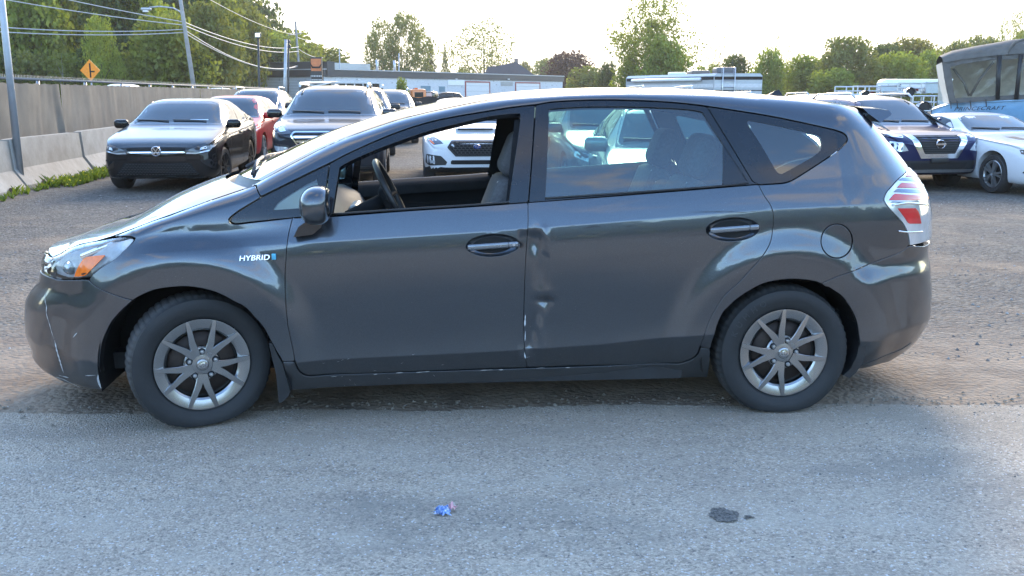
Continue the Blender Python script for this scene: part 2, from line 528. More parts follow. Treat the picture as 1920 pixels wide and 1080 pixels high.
def mat_stone(k):
    t = NT(k)
    r = t.geo().outputs['Random Per Island']
    return t.done(t.bsdf(t.ramp(r, (0, (.11, .105, .105)), (.5, (.20, .185, .17)), (.8, (.33, .31, .29)), (1, (.42, .40, .37))), .9))
V, F = stones(26000, (-14, 14), (5.6, 19), .004, .0165, 1.15, 3)
st = mk('loose_stones', V, F, mat('stones', mat_stone), None, smooth=False); st['kind'] = 'stuff'
rq = np.random.default_rng(15); n_ = 1700
sx_ = rq.uniform(-4.2, 4.2, n_); sy_ = np.interp(sx_, EP[:, 0], EP[:, 1]) + np.abs(rq.normal(0, .10, n_)) * np.where(rq.random(n_) < .72, 1, -1.1); ss_ = .0025 + .010 * rq.random(n_) ** 3
bs_ = np.array([(1, 0, 0), (0, 1, 0), (-1, 0, 0), (0, -1, 0), (0, 0, .7), (0, 0, -.4)])
V = bs_[None] * (1 + rq.uniform(-.35, .35, (n_, 6, 1))) * ss_[:, None, None] + np.stack([sx_, sy_, .006 + 0 * sx_], -1)[:, None, :]
F = (np.array([(0, 1, 4), (1, 2, 4), (2, 3, 4), (3, 0, 4)])[None] + (np.arange(n_) * 6)[:, None, None]).reshape(-1, 3)
st3 = mk('edge_gravel', V.reshape(-1, 3), F, plain('edge_stone', (.20, .175, .14), .9, var=.4, scale=30), None, smooth=False); st3['kind'] = 'stuff'
V, F = stones(2600, (-4, 4), (2.2, 4.8), .0025, .007, 1.0, 5)
V[:, 2] += .005
st2 = mk('road_grit', V, F, mat('stones', mat_stone), None, smooth=False); st2['kind'] = 'stuff'
# oil stain on the road
c0 = ground_at(1358, 967, .006)
r = np.random.default_rng(4)
n = 60; an = np.linspace(0, 2 * math.pi, n, endpoint=False)
rad = np.array([1 + .28 * noise.noise(Vector((math.cos(a) * 1.6, math.sin(a) * 1.6, 2))) + .20 * noise.noise(Vector((math.cos(a) * 7, math.sin(a) * 7, 7))) for a in an])
V = [(c0[0] + .052 * rr * math.cos(a) * 1.05, c0[1] + .052 * rr * math.sin(a) * 1.15, .0095) for a, rr in zip(an, rad)] + [(c0[0], c0[1], .0095)]
F = [(i, (i + 1) % n, n) for i in range(n)]
for bx, by, br in ((.085, -.012, .011), (.10, -.02, .006), (.075, -.03, .007)):
    o = len(V)
    V += [(c0[0] + bx + br * math.cos(a) * 1.4, c0[1] + by + br * math.sin(a), .0095) for a in np.linspace(0, 6.28, 9)[:-1]]
    F.append(tuple(o + i for i in range(8)))
def mat_oil(k):
    t = NT(k); p = t.pos()
    v = t.n('ShaderNodeSeparateColor', {0: t.vor(p, 120, 'Color')}).outputs[0]
    c = t.mix(v, (.045, .043, .040), (.19, .175, .155))
    return t.done(t.bsdf(c, .6, 0, t.bump(t.math('ADD', t.math('SUBTRACT', 1.0, t.vor(p, 120)), t.noise(p, 55, 4)), .8, .008)))
oil = mk('oil_stain', V, F, mat('oil_stain', mat_oil), None, smooth=False); oil['kind'] = 'structure'
# crumpled wrapper
c0 = ground_at(831, 962, .006)
r = np.random.default_rng(9)
gx, gy = np.meshgrid(np.linspace(-.5, .5, 9), np.linspace(-.5, .5, 9), indexing='ij')
A = np.stack([gx * .055 + .006 * r.standard_normal(gx.shape), gy * .05 + .006 * r.standard_normal(gx.shape), .018 + .010 * r.standard_normal(gx.shape)], -1)
A[..., 2] = np.maximum(A[..., 2], .002) * (1 - 1.2 * (gx ** 2 + gy ** 2)); A += c0
m = MB(); m.grid(A)
wr = m.build('candy_wrapper', mat('wrapper_blue', lambda k: (lambda t: t.done(t.bsdf(t.ramp(t.noise(t.pos(), 60, 3), (.4, (.06, .17, .50)), (.56, (.35, .48, .72)), (.62, (.7, .7, .75))), .3)))(NT(k))), None)
tag(wr, 'crumpled blue and pink candy wrapper lying on the grey road', 'litter')
A2 = A[5:, 4:].copy() + np.array([.018, .006, .002]); A2[..., 2] *= 1.25
m = MB(); m.grid(A2); m.build('wrapper_end', plain('wrapper_pink', (.62, .33, .36), .4, var=.4, scale=50), wr)
# ================================================================== trees
def mat_leaf(name, a, b, tr=.45):
    def f(k):
        t = NT(k)
        r = t.geo().outputs['Random Per Island']
        c = t.ramp(r, (0, a), (1, b))
        d = t.n('ShaderNodeBsdfDiffuse', {0: c}).outputs[0]
        c2 = t.mix(1.0, c, (1.0, .95, .45), 'MULTIPLY'); c2 = t.n('ShaderNodeVectorMath', {0: c2, 1: (1.6, 1.6, 1.6)}, operation='MULTIPLY').outputs[0]
        tl = t.n('ShaderNodeBsdfTranslucent', {0: c2}).outputs[0]
        gl = t.n('ShaderNodeBsdfGlossy', {0: (.5, .5, .5, 1), 'Roughness': .5}).outputs[0]
        m1 = t.n('ShaderNodeMixShader', {0: tr, 1: d, 2: tl}).outputs[0]
        return t.done(t.n('ShaderNodeMixShader', {0: .03, 1: m1, 2: gl}).outputs[0])
    return mat(name, f)
L_green = mat_leaf('leaf_green', (.10, .122, .024), (.185, .210, .044))
L_light = mat_leaf('leaf_light', (.135, .175, .028), (.215, .26, .054))
L_olive = mat_leaf('leaf_olive', (.105, .123, .034), (.175, .190, .062))
L_dark = mat_leaf('leaf_dark', (.045, .062, .020), (.090, .118, .034))
L_gold = mat_leaf('leaf_gold', (.11, .11, .028), (.18, .17, .05))
L_maroon = mat_leaf('leaf_maroon', (.050, .022, .022), (.085, .040, .032), .25)
M_bark = plain('bark', (.085, .070, .055), .9, var=.35, scale=6)
M_barkp = plain('bark_pale', (.20, .185, .165), .9, var=.3, scale=6)
TREES = {}
def tree_mesh(key, kind, seed):
    "unit tree: height 1, crown diameter about 1"
    if key in TREES: return TREES[key]
    r = np.random.default_rng(seed)
    cfg = dict(broad=(.20, 16, 7600, .026, 1.0), tall=(.10, 22, 12000, .015, .8), open=(.12, 26, 9500, .0125, .8), sparse=(.10, 20, 5200, .0095, .8), conifer=(.04, 0, 5200, .018, 1), bush=(.03, 12, 4200, .034, 1), dense=(.06, 22, 9500, .026, 1.1))[kind]
    zb, nl, nleaf, ls, fill_ = cfg
    lobes = []
    if kind == 'conifer':
        zz = zb + (1 - zb) * (1 - np.sqrt(r.random(nleaf)))
        tier = np.sin(zz * 60) * .5 + .5
        rad = .48 * (1 - zz) ** .9 * (.55 + .45 * tier) * np.sqrt(r.random(nleaf)) + .01
        a = r.uniform(0, 6.28, nleaf)
        P = np.stack([rad * np.cos(a), rad * np.sin(a), zz - .10 * rad], 1)
    else:
        for i in range(nl):
            h = (i + .5) / nl
            env = {'broad': math.sin(math.pi * min(1, h * .86 + .14)) ** .6, 'dense': math.sin(math.pi * min(1, h * .80 + .17)) ** .5, 'tall': (math.sin(math.pi * min(1, .12 + h * .85))) ** .8, 'open': math.sin(math.pi * (.10 + .84 * h)) ** .7, 'sparse': math.sin(math.pi * (.10 + .82 * h)) ** .8, 'bush': math.sin(math.pi * (.24 + .70 * h)) ** .5}[kind]
            a = i * 2.4 + r.uniform(-.5, .5)
            rr = .36 * env * (.5 + .5 * r.random())
            z = zb + (1 - zb) * (.08 + .84 * h) + r.uniform(-.03, .03)
            s = (.15 + .09 * r.random()) * (.65 + .5 * env) * (1.0 if kind in ('broad', 'dense', 'bush') else .72)
            lobes.append((rr * math.cos(a), rr * math.sin(a), min(z, .97 - s * .7), s))
        Lb = np.array(lobes)
        w = Lb[:, 3] ** 2; w /= w.sum()
        idx = r.choice(len(Lb), nleaf, p=w)
        d = r.standard_normal((nleaf, 3)); d /= np.linalg.norm(d, axis=1)[:, None]
        rad = Lb[idx, 3] * (.25 + .75 * r.random(nleaf) ** .55)
        # clumps inside each lobe
        cl = np.array([noise.noise(Vector(q)) for q in (Lb[idx, :3] + d * rad[:, None]) * 13])
        keep = cl > (-.16 if kind in ('broad', 'dense', 'bush') else (-.10 if kind == 'tall' else .02))
        P = Lb[idx, :3] + d * rad[:, None] * np.array([1, 1, .85 * fill_ + .15])
        P = P[keep]
        P[:, 2] = np.clip(P[:, 2], zb * .6, 1.0)
    rad_ = np.percentile(np.hypot(P[:, 0], P[:, 1]), 96); zt_ = np.percentile(P[:, 2], 99.6)
    P[:, :2] *= .5 / rad_; P[:, 2] /= zt_
    if lobes: lobes = [(x * .5 / rad_, y * .5 / rad_, z / zt_, q) for x, y, z, q in lobes]
    n = len(P)
    sz_ = ls * (.55 + .8 * r.random(n))
    u = r.standard_normal((n, 3)); u /= np.linalg.norm(u, axis=1)[:, None]
    v = np.cross(u, r.standard_normal((n, 3))); v /= np.linalg.norm(v, axis=1)[:, None]
    k = np.array([(-1, -.25), (-.1, -.8), (1, -.05), (.25, .75)])
    V = P[:, None, :] + (k[None, :, 0, None] * u[:, None, :] + k[None, :, 1, None] * v[:, None, :]) * sz_[:, None, None]
    V[:, 3] += np.cross(u, v) * sz_[:, None] * .35
    F = np.arange(n * 4).reshape(-1, 4)
    me = bpy.data.meshes.new('crown'); me.from_pydata(V.reshape(-1, 3).tolist(), [], F.tolist()); me.update()
    tb = MB()
    tb.tube([(0, 0, -.02), (.006, .004, zb + .1), (.0, .012, .45), (.004, 0, .8)], [.020, .015, .010, .003], 7)
    for (x, y, z, s) in lobes[:12]:
        z0 = max(zb * .8, z - .22)
        tb.tube([(0, 0, z0), (x * .5, y * .5, z0 + (z - z0) * .6), (x, y, z)], [.007, .005, .002], 5)
    mt = bpy.data.meshes.new('trunk'); mt.from_pydata(tb.V, [], tb.F); mt.shade_smooth(); mt.update()
    TREES[key] = (me, mt)
    return TREES[key]
LEAFED = {}
def tree(u, vtop, width_px, Y, kind, leaf, label, group=None, name='tree', seed=0, zbase=0.0, bark=None):
    top = at(u, vtop, Y); h = top[2] - zbase
    w = width_px / FPX * Y
    me, mt = tree_mesh((kind, seed), kind, 31 + seed * 7)
    k = (kind, seed, leaf.name)
    if k not in LEAFED:
        a = me.copy(); a.materials.clear(); a.materials.append(leaf)
        b = mt.copy(); b.materials.clear(); b.materials.append(bark or M_bark); LEAFED[k] = (a, b)
    a, b = LEAFED[k]
    e = empty(name, (top[0], Y, zbase)); tag(e, label, 'tree', group)
    e.rotation_euler = (0, 0, random.uniform(0, 6.28)); e.scale = (w, w, h)
    for nm, d in (('crown', a), ('trunk', b)):
        o = bpy.data.objects.new(nm, d); col.objects.link(o); o.parent = e
    return e
rt = random.Random(3)
# the wood beyond the fence, on the left
WOOD = 'trees of the wood beyond the fence'
wl = 'leafy green tree of the wood behind the fence on the left'
wood = []
for i in range(15):                                    # back row
    u = -130 + i * 50 + rt.uniform(-10, 10)
    vt = np.interp(u, [-150, 330, 470, 540, 600, 660], [-170, -60, -10, 60, 80, 108])
    wood.append((u, vt + rt.uniform(-15, 15), rt.uniform(130, 170), rt.uniform(96, 118) + (38 if u > 430 else 0), ['broad', 'dense'][i % 2], [L_dark, L_green, L_olive][i % 3], i % 3))
for i in range(12):                                    # front row
    u = -110 + i * 54 + rt.uniform(-14, 14)
    vt = np.interp(u, [-150, 300, 430, 540, 620], [-110, -20, 10, 70, 100])
    wood.append((u, vt + rt.uniform(-20, 50), rt.uniform(110, 160), rt.uniform(76, 90) + (44 if u > 400 else 0), ['dense', 'broad'][i % 2], [L_green, L_olive, L_dark, L_light][i % 4], i % 3))
def wood_where(u):
    for lim, t in ((-20, 'outside the left edge'), (60, 'behind the grey galvanised pole'), (130, 'left of the orange diamond sign'), (205, 'behind the orange diamond sign'), (290, 'between the diamond sign and the leaning pole'), (370, 'behind the leaning pole'), (440, 'just right of the leaning pole'), (500, 'behind the slim black lot pole'), (560, 'near the thick grey steel pole')):
        if u < lim: return t
    return 'at the right end of the wood'
used_w = {}
for u, vt, w, Y, kd, lf, sd in wood:
    if u < -75: continue
    tone = {'leaf_dark': 'dark green', 'leaf_green': 'mid green', 'leaf_olive': 'olive green', 'leaf_light': 'light green'}[lf.name]
    wl = f"{tone} {'bushy' if kd == 'dense' else 'spreading'} {'rear' if len(used_w) < 14 else 'front'} wood tree {wood_where(u)}"
    used_w[wl] = used_w.get(wl, 0) + 1
    if used_w[wl] > 1: wl = wl.replace('wood tree', 'smaller wood tree') + ', right of its like'
    tree(u, vt, w, Y, kd, lf, wl, WOOD, 'wood_tree', sd)
for i in range(12):                                    # undergrowth hiding the trunks
    u = -60 + i * 58 + rt.uniform(-12, 12)
    tree(u, 100 + rt.uniform(-25, 15), 95, 72 + rt.uniform(-2, 3) + (55 if u > 400 else 0), 'bush', [L_green, L_dark, L_olive][i % 3], ['mid green', 'dark green', 'olive green'][i % 3] + ' low shrub of the wood ' + wood_where(u), 'shrubs along the edge of the wood', 'shrub', i % 2)
tree(182, 30, 72, 66, 'tall', L_light, 'slim pale yellow green tree behind the orange diamond sign', None, 'tree', 5)
tree(112, 68, 40, 68, 'sparse', L_olive, 'thin grey nearly bare tree left of the pale green one', None, 'tree', 6, bark=M_barkp)
tree(300, 30, 150, 70, 'dense', L_green, 'round bright green maple left of the leaning utility pole', None, 'tree', 4)
# trees along the horizon, left to right
HOR = [
 (716, 38, 62, 118, 'tall', L_olive, 1, 'tall narrow tree with a ragged top, first right of the open sky gap'),
 (762, 26, 84, 120, 'tall', L_olive, 2, 'tall broad tree rising behind the low building beside two spruces'),
 (806, 72, 40, 126, 'conifer', L_dark, 1, 'thin dark spruce touching the tall trees behind the building'),
 (834, 88, 30, 130, 'conifer', L_olive, 2, 'small slim spruce standing alone behind the low building'),
 (906, 40, 112, 135, 'open', L_olive, 1, 'open round tree with sky showing through, above the building roof'),
 (868, 128, 34, 150, 'bush', L_olive, 0, 'low bush on the skyline left of the house roof'),
 (985, 116, 28, 172, 'broad', L_gold, 1, 'small tree right beside the dark house roof'),
 (1030, 110, 66, 165, 'broad', L_olive, 2, 'rounded green tree left of the dark red tree'),
 (1066, 99, 96, 128, 'dense', L_maroon, 1, 'round dark red leaved tree at the end of the low building'),
 (1140, 117, 38, 125, 'dense', L_dark, 2, 'small dark rounded evergreen left of the tall poplar'),
 (1178, 122, 58, 112, 'bush', L_light, 1, 'light green bush at the foot of the tall poplar'),
 (1222, -8, 150, 110, 'open', L_green, 2, 'very tall loose poplar with sky between its branches'),
 (1212, 40, 90, 112, 'tall', L_green, 3, 'denser inner poplar stem beside the very tall loose poplar'),
 (1250, 72, 96, 106, 'dense', L_light, 2, 'dense leafy tree at the right foot of the tall poplar'),
 (1352, 42, 68, 140, 'sparse', L_gold, 1, 'thin half bare tree above the camper roof'),
 (1378, 104, 66, 120, 'broad', L_dark, 1, 'dark spreading tree just behind the camper roof'),
 (1468, 60, 66, 150, 'sparse', L_olive, 2, 'sparse pale tree behind the bright rounded maple'),
 (1442, 94, 62, 112, 'dense', L_light, 1, 'bright yellow green rounded maple right of the camper'),
 (1512, 105, 70, 116, 'broad', L_light, 1, 'light green tree between the maple and the large oak'),
 (1548, 112, 56, 118, 'broad', L_olive, 2, 'lower green tree touching the left side of the large oak'),
 (1590, 70, 92, 112, 'broad', L_olive, 0, 'large oak with a knobbly top in the middle of the right skyline'),
 (1566, 130, 74, 108, 'bush', L_light, 1, 'yellow green shrub in front of the large oak'),
 (1628, 108, 50, 124, 'sparse', L_olive, 3, 'bare thin tree in the gap right of the large oak'),
 (1662, 84, 70, 124, 'broad', L_dark, 2, 'dark green tree right of the sky gap'),
 (1715, 74, 96, 128, 'broad', L_gold, 1, 'golden topped tree on the skyline left of the boat canopy'),
 (1690, 100, 80, 112, 'dense', L_light, 0, 'bright green tree in front of the golden topped one'),
 (1748, 96, 62, 116, 'dense', L_light, 2, 'green tree just left of the boat canopy'),
 (1795, 80, 70, 135, 'broad', L_olive, 1, 'olive tree rising behind the left end of the boat canopy'),
 (1845, 70, 80, 140, 'broad', L_olive, 2, 'olive tree showing over the middle of the boat canopy'),
 (1906, 24, 50, 120, 'open', L_green, 3, 'loose tree at the right edge above the boat canopy'),
 (1935, 60, 90, 130, 'broad', L_olive, 0, 'tree at the far right edge behind the boat canopy'),
]
for u, vt, w, Y, kd, lf, sd, lb in HOR:
    if 690 < u < 1085: Y *= 1.38
    if u > 1480 or kd in ('tall', 'open'): w *= 1.22
    tree(u, vt, w, Y, kd, lf, lb, None, 'tree', sd, zbase=-.2)
for i, u in enumerate((1105, 1290, 1330, 1408, 1478, 1530, 1610, 1640, 1690, 1730, 1775, 1820, 1870, 1918)):
    tree(u, 128 + rt.uniform(-8, 14), 84, 142 + rt.uniform(-6, 10), 'bush', [L_olive, L_green, L_light, L_dark][i % 4], ['olive', 'mid green', 'pale green', 'dark green'][i % 4] + ' low shrub filling the skyline ' + ('left of the tall poplar', 'right of the tall poplar', 'left of the camper ladder', 'above the camper', 'right of the bright maple', 'left of the large oak', 'right under the large oak', 'in the gap beyond the oak', 'under the golden topped tree', 'right of the golden topped tree', 'at the boat canopy corner', 'behind the canopy front', 'behind the canopy middle', 'at the right edge')[i], 'shrubs along the skyline', 'shrub', i % 2, zbase=-.2)
# distant hedge closing the horizon
r = np.random.default_rng(77); n = 15000
hx = r.uniform(-150, 190, n); hy = r.uniform(178, 200, n); hz = (2.6 + 2.2 * np.array([noise.noise(Vector((x * .09, 1, 0))) for x in hx])) * r.random(n) ** .6
P = np.stack([hx, hy, hz], 1); u_ = r.standard_normal((n, 3)); v_ = r.standard_normal((n, 3))
kq = np.array([(-1, -.3), (0, -.8), (1, 0), (.2, .8)])
V = P[:, None] + (kq[None, :, 0, None] * u_[:, None] + kq[None, :, 1, None] * v_[:, None]) * .42
o = mk('distant_hedge', V.reshape(-1, 3), np.arange(n * 4).reshape(-1, 4), L_olive, None, smooth=False); o['kind'] = 'stuff'
# wood across the road behind the camera: seen only in reflection, heightened and winged to mask horizon glow
n = 84000
side = r.random(n)
hx = np.where(side < .62, r.uniform(-230, 230, n), np.where(side < .82, r.uniform(-82, -70, n), r.uniform(80, 92, n)))  # side wings added where the car's reflections met bare bright horizon
hy = np.where(side < .62, r.uniform(-62, -50, n), np.where(side < .82, r.uniform(-62, 24, n), r.uniform(-62, 34, n)))
top_ = np.array([9.0 + 3.5 * noise.noise(Vector((x * .07, 4, 0))) + 1.6 * noise.noise(Vector((x * .3, 8, 0))) for x in hx + hy * (side > .62)]); hz = top_ * r.random(n) ** .7
P = np.stack([hx, hy, hz], 1); u_ = r.standard_normal((n, 3)); v_ = r.standard_normal((n, 3))
V = P[:, None] + (kq[None, :, 0, None] * u_[:, None] + kq[None, :, 1, None] * v_[:, None]) * .55
o = mk('roadside_wood', V.reshape(-1, 3), np.arange(n * 4).reshape(-1, 4), L_light, None, smooth=False); o['kind'] = 'stuff'

# ================================================================== fence and barriers along the lot
LA = np.array([-.118, .993, 0]); LA /= np.linalg.norm(LA); LN = np.array([LA[1], -LA[0], 0])   # along / to the right
B0 = np.array([-8.06, 15.5, 0])
def lotp(t, off=0.0, z=0.0):
    p = B0 + LA * t + LN * off
    return np.array([p[0], p[1], z])
def mat_concrete(k):
    t = NT(k); p = t.pos()
    n = t.noise(p, 3, 7, .65); n2 = t.noise(t.pos((1, 1, .25)), 6, 5)
    c = t.ramp(n, (.28, (.22, .205, .18)), (.55, (.30, .285, .255)), (.75, (.36, .34, .31)))
    c = t.mix(t.ramp(n2, (.58, 0), (.72, .4)), c, (.22, .21, .195))
    return t.done(t.bsdf(c, .88, 0, t.bump(t.noise(p, 40, 5), .3, .01)))
M_conc = mat('concrete', mat_concrete)
BP = [(-.30, 0), (.30, 0), (.30, .07), (.115, .33), (.075, .81), (-.075, .81), (-.115, .33), (-.30, .07)]
def barrier(t0, t1, label, tilt=0.0):
    c = lotp((t0 + t1) / 2)
    e_ = math.atan2(LA[1], LA[0])
    m = MB(); L = t1 - t0
    secs = []
    for s in np.linspace(-L / 2, L / 2, 15):
        secs.append([(s, -x * (1 if abs(s) < L / 2 - .02 else .96), z * (1 if abs(s) < L / 2 - .02 else .985) + (.0 if abs(s) < L / 2 else 0)) for x, z in BP])
    m.grid(np.array(secs), wrap=True); n = len(BP)
    m.F.append(tuple(range(n))); m.F.append(tuple((14 * n + k) for k in range(n))[::-1]); m.M += [0, 0]
    o = m.build('concrete_barrier', M_conc, None, smooth=False)
    o.location = (c[0], c[1], 0.0); o.rotation_euler = (0, tilt, e_)
    tag(o, label, 'barrier', 'concrete barriers along the fence')
    for sx in (-L * .3, L * .3):
        mm = MB()
        a = np.linspace(0, math.pi, 9)
        V = [(sx + .13 * math.cos(t), -.305, .13 * math.sin(t) * .9) for t in a] + [(sx + .13 * math.cos(t), -.285 + .1, .13 * math.sin(t) * .9) for t in a]
        mm.add(V, [tuple(range(9))]); mm.build('drain_slot', M_dark, o)
    return o
barrier(-3.2, .35, 'nearest concrete barrier at the left edge below the metal pole')
barrier(.42, 4.0, 'second concrete barrier, its sloped end beside the black sedan', R(.4))
barrier(4.15, 7.7, 'third concrete barrier half hidden behind the black sedan')
for k in range(4):
    barrier(7.8 + k * 3.6, 11.3 + k * 3.6, ['fourth', 'fifth', 'sixth', 'seventh'][k] + ' concrete barrier from the left edge, behind the parked cars')
def mat_screen(k):
    t = NT(k); p = t.pos()
    n = t.noise(p, 1.4, 5, .6); w1 = t.n('ShaderNodeTexWave', {'Vector': p, 'Scale': 34.0, 'Distortion': 3.0, 'Detail': 3}, bands_direction='Z').outputs['Fac']
    fine = t.noise(t.pos((30, 30, 90)), 3, 4)
    c = t.ramp(n, (.3, (.108, .094, .076)), (.7, (.180, .160, .130)))
    c = t.mix(t.math('MULTIPLY', w1, .25), c, (.25, .24, .225))
    c = t.mix(t.math('MULTIPLY', fine, .3), c, (.08, .075, .07))
    return t.done(t.bsdf(c, .9, 0, t.bump(t.math('ADD', w1, fine), .3, .01)))
M_screen = mat('windscreen_cloth', mat_screen)
fence = empty('chain_link_fence', tuple(lotp(0, -.55)), math.atan2(LA[1], LA[0]))
tag(fence, 'chain link fence covered with grey brown windscreen cloth behind the concrete barriers', 'fence')
FH = 1.80
def cloth(x0, x1, bunch0=False, bunch1=False):
    n = int((x1 - x0) / .08); m = 22
    A = np.zeros((n, m, 3))
    for i in range(n):
        for j in range(m):
            x = x0 + (x1 - x0) * i / (n - 1); z = .12 + (FH - .19) * j / (m - 1)
            y = .035 * noise.noise(Vector((x * 1.1, z * .6, 2))) + .014 * noise.noise(Vector((x * 5, z * 1.2, 9)))
            dz = -.018 * abs(math.sin((x - x0) * math.pi / .55)) if j == m - 1 else 0
            if bunch1 and x > x1 - .55:
                k = (x - x1 + .55) / .55
                y += -.05 * math.sin((z * 2.2 + x * 14)) * k * (1.2 - z / FH); x -= .30 * k * (z / FH - .98) * -1 * 0 + .18 * k * math.sin(z * 2.6) * 0
                x += -.25 * k * max(0, 1 - z / FH * 1.1) * -0.6
            A[i, j] = (x, y - .03, z + dz)
    mm = MB(); mm.grid(A)
    return mm.build('screen_cloth', M_screen, fence, smooth=True)
cloth(-9, 4.92, bunch1=True); cloth(5.0, 19.9, bunch1=True); cloth(20, 45)
mm = MB(); mm.tube([(-9, .02, FH), (45, .02, FH)], .024, 8); mm.build('top_rail', plain('rail_galvanised', (.16, .16, .165), .7, .2), fence, smooth=True)
for k in range(18):
    x = -8 + k * 3.0
    mm = MB(); mm.tube([(x, .05, 0), (x, .05, FH + .02)], .032, 8); mm.build('fence_post', M_silver, fence, smooth=True)
mm = MB()
for k in range(700):
    x = -9 + k * .075
    mm.add([(x - .006, .02, FH), (x + .006, .02, FH), (x + .014, .022, FH + .075), (x + .004, .022, FH + .075)], [(0, 1, 2, 3)])
    mm.add([(x + .012, .02, FH), (x + .024, .02, FH), (x + .008, .018, FH + .075), (x - .002, .018, FH + .075)], [(0, 1, 2, 3)])
o = mm.build('chain_link_barbs', plain('galvanised', (.42, .43, .44), .5, .6), fence); o['kind'] = 'stuff'
# a tear in the cloth
mm = MB(); q = np.array([0.9, -.078, 1.02])
mm.prism([(q[0] + a, q[2] + b) for a, b in ((-.03, .0), (-.015, .10), (.01, .12), (.035, .02), (.02, -.12), (-.01, -.09))], -.090, -.086); mm.build('cloth_tear', M_dark, fence)
# weeds growing at the foot of the barriers
def weeds(t0, t1, n, seed, off0, off1, label):
    r = np.random.default_rng(seed); V, F = [], []
    for i in range(n):
        b = lotp(r.uniform(t0, t1), r.uniform(off0, off1)); h = r.uniform(.03, .13) * (1 if r.random() < .8 else 1.6)
        for q in range(5):
            a = r.uniform(0, 6.28); l = h * r.uniform(.5, 1.1); w = r.uniform(.006, .016)
            dx, dy = math.cos(a), math.sin(a); o = len(V)
            V += [(b[0] - dy * w, b[1] + dx * w, 0), (b[0] + dy * w, b[1] - dx * w, 0), (b[0] + dx * l * .35 + dy * w * 1.6, b[1] + dy * l * .35 - dx * w * 1.6, l * .7), (b[0] + dx * l * .7, b[1] + dy * l * .7, l)]
            F.append((o, o + 1, o + 2, o + 3))
    o = mk('weeds', V, F, mat_leaf('weed_green', (.07, .12, .02), (.16, .22, .04), .4), None, smooth=False); o['kind'] = 'stuff'
weeds(-2, 1.2, 60, 5, .32, .55, '')
weeds(.8, 5.0, 430, 6, .30, .85, '')
weeds(5.2, 14, 120, 8, .35, 3.4, '')
r = np.random.default_rng(12); V, F = [], []
for i in range(34):
    b = lotp(r.uniform(.6, 4.6), r.uniform(.35, .85)); z = r.uniform(.06, .16); o = len(V); s = .016
    V += [(b[0] + s * math.cos(a), b[1] + s * math.sin(a) * .6, z + s * .6 * math.sin(a)) for a in np.linspace(0, 6.28, 7)[:-1]]; F.append(tuple(o + q for q in range(6)))
o = mk('dandelions', V, F, plain('dandelion_yellow', (.75, .52, .02), .7), None, smooth=False); o['kind'] = 'stuff'

# ================================================================== poles, wires, signs
M_galv = plain('galvanised_steel', (.36, .38, .41), .45, .55, var=.12, scale=4)
M_wood = plain('weathered_pole', (.27, .26, .25), .9, var=.2, scale=3)
M_polek = plain('pole_black', (.03, .03, .033), .5)
def pole_px(name, u0, v0, u1, v1, Y, r0, r1, m, label, cat='pole', zb=None):
    a = at(u0, v0, Y); b = at(u1, v1, Y)
    if zb is not None:
        k = (zb - a[2]) / (b[2] - a[2]); a = a + (b - a) * k
    e = empty(name, tuple(a)); tag(e, label, cat)
    mm = MB(); mm.tube([(0, 0, 0), tuple((b - a) * .5), tuple(b - a)], [r0, (r0 + r1) / 2, r1], 12)
    mm.build('shaft', m, e, smooth=True)
    return e, b - a
e, tp = pole_px('light_pole', 30, 255, -16, -180, 16.1, .062, .045, M_galv, 'grey galvanised pole standing behind the nearest concrete barrier', zb=0.0)
mm = MB(); mm.box((0, 0, .02), (.3, .3, .04)); mm.build('base_plate', M_galv, e)
U_Y = 63.0
e, tp = pole_px('utility_pole', 362, 155, 330, -55, U_Y, .15, .11, M_wood, 'leaning wooden utility pole carrying a street lamp arm and four cables', zb=0.0)
pb = np.array(e.location)
arm = [at(346, 35, U_Y), at(338, 22, U_Y), at(325, 15, U_Y), at(300, 12, U_Y), at(280, 14, U_Y)]
mm = MB(); mm.tube([tuple(p - pb) for p in arm], .05, 6); mm.build('lamp_arm', M_galv, e, smooth=True)
mm = MB(); mm.rbox(tuple(at(274, 17, U_Y) - pb), (.62, .26, .17), .07, 3); lh = mm.build('street_lamp', M_galv, e, smooth=True)
mm = MB(); mm.rbox(tuple(at(273, 21, U_Y) - pb), (.34, .20, .12), .06, 3); mm.build('lamp_lens', M_white, lh, smooth=True)
U2 = 112.0
e2, _ = pole_px('utility_pole', 562, 150, 554, 40, U2, .15, .11, M_wood, 'farther utility pole at the end of the wood near the black sign board', zb=0.0)
pb2 = np.array(e2.location)
mm = MB(); mm.bar(tuple(at(540, 66, U2) - pb2), tuple(at(566, 62, U2) - pb2), .12); mm.build('cross_arm', M_wood, e2)
pole_px('light_pole', 486, 160, 484, 64, 52, .07, .05, M_polek, 'slim black lot light pole before the wood', zb=0.0)
fl = empty('floodlight', tuple(at(484, 66, 52))); tag(fl, 'black floodlight on top of the slim black lot pole', 'lamp')
mm = MB(); mm.rbox((0, 0, 0), (.30, .22, .26), .05, 2); mm.build('lamp_body', M_polek, fl); mm = MB(); mm.box((0, -.115, 0), (.24, .012, .2)); mm.build('lamp_glass', M_lampw, fl)
pole_px('light_pole', 534, 165, 536, 74, 58, .10, .085, M_galv, 'thick grey steel pole beside a black pole', zb=0.0)
pole_px('light_pole', 540.5, 165, 541, 80, 60, .06, .05, M_polek, 'black pole right beside the thick grey steel pole', zb=0.0)
fl = empty('floodlight', tuple(at(540, 78, 59.7))); tag(fl, 'pair of black floodlights on the black pole beside the grey steel pole', 'lamp')
for k, dz in enumerate((0, -.28)):
    mm = MB(); mm.rbox((.02 * k, 0, dz), (.26, .22, .2), .05, 2); mm.build('lamp_body', M_polek, fl)
pole_px('light_pole', 748, 135, 748, 100, 125, .08, .07, M_galv, 'thin lamp post behind the low building roof', zb=0.0)
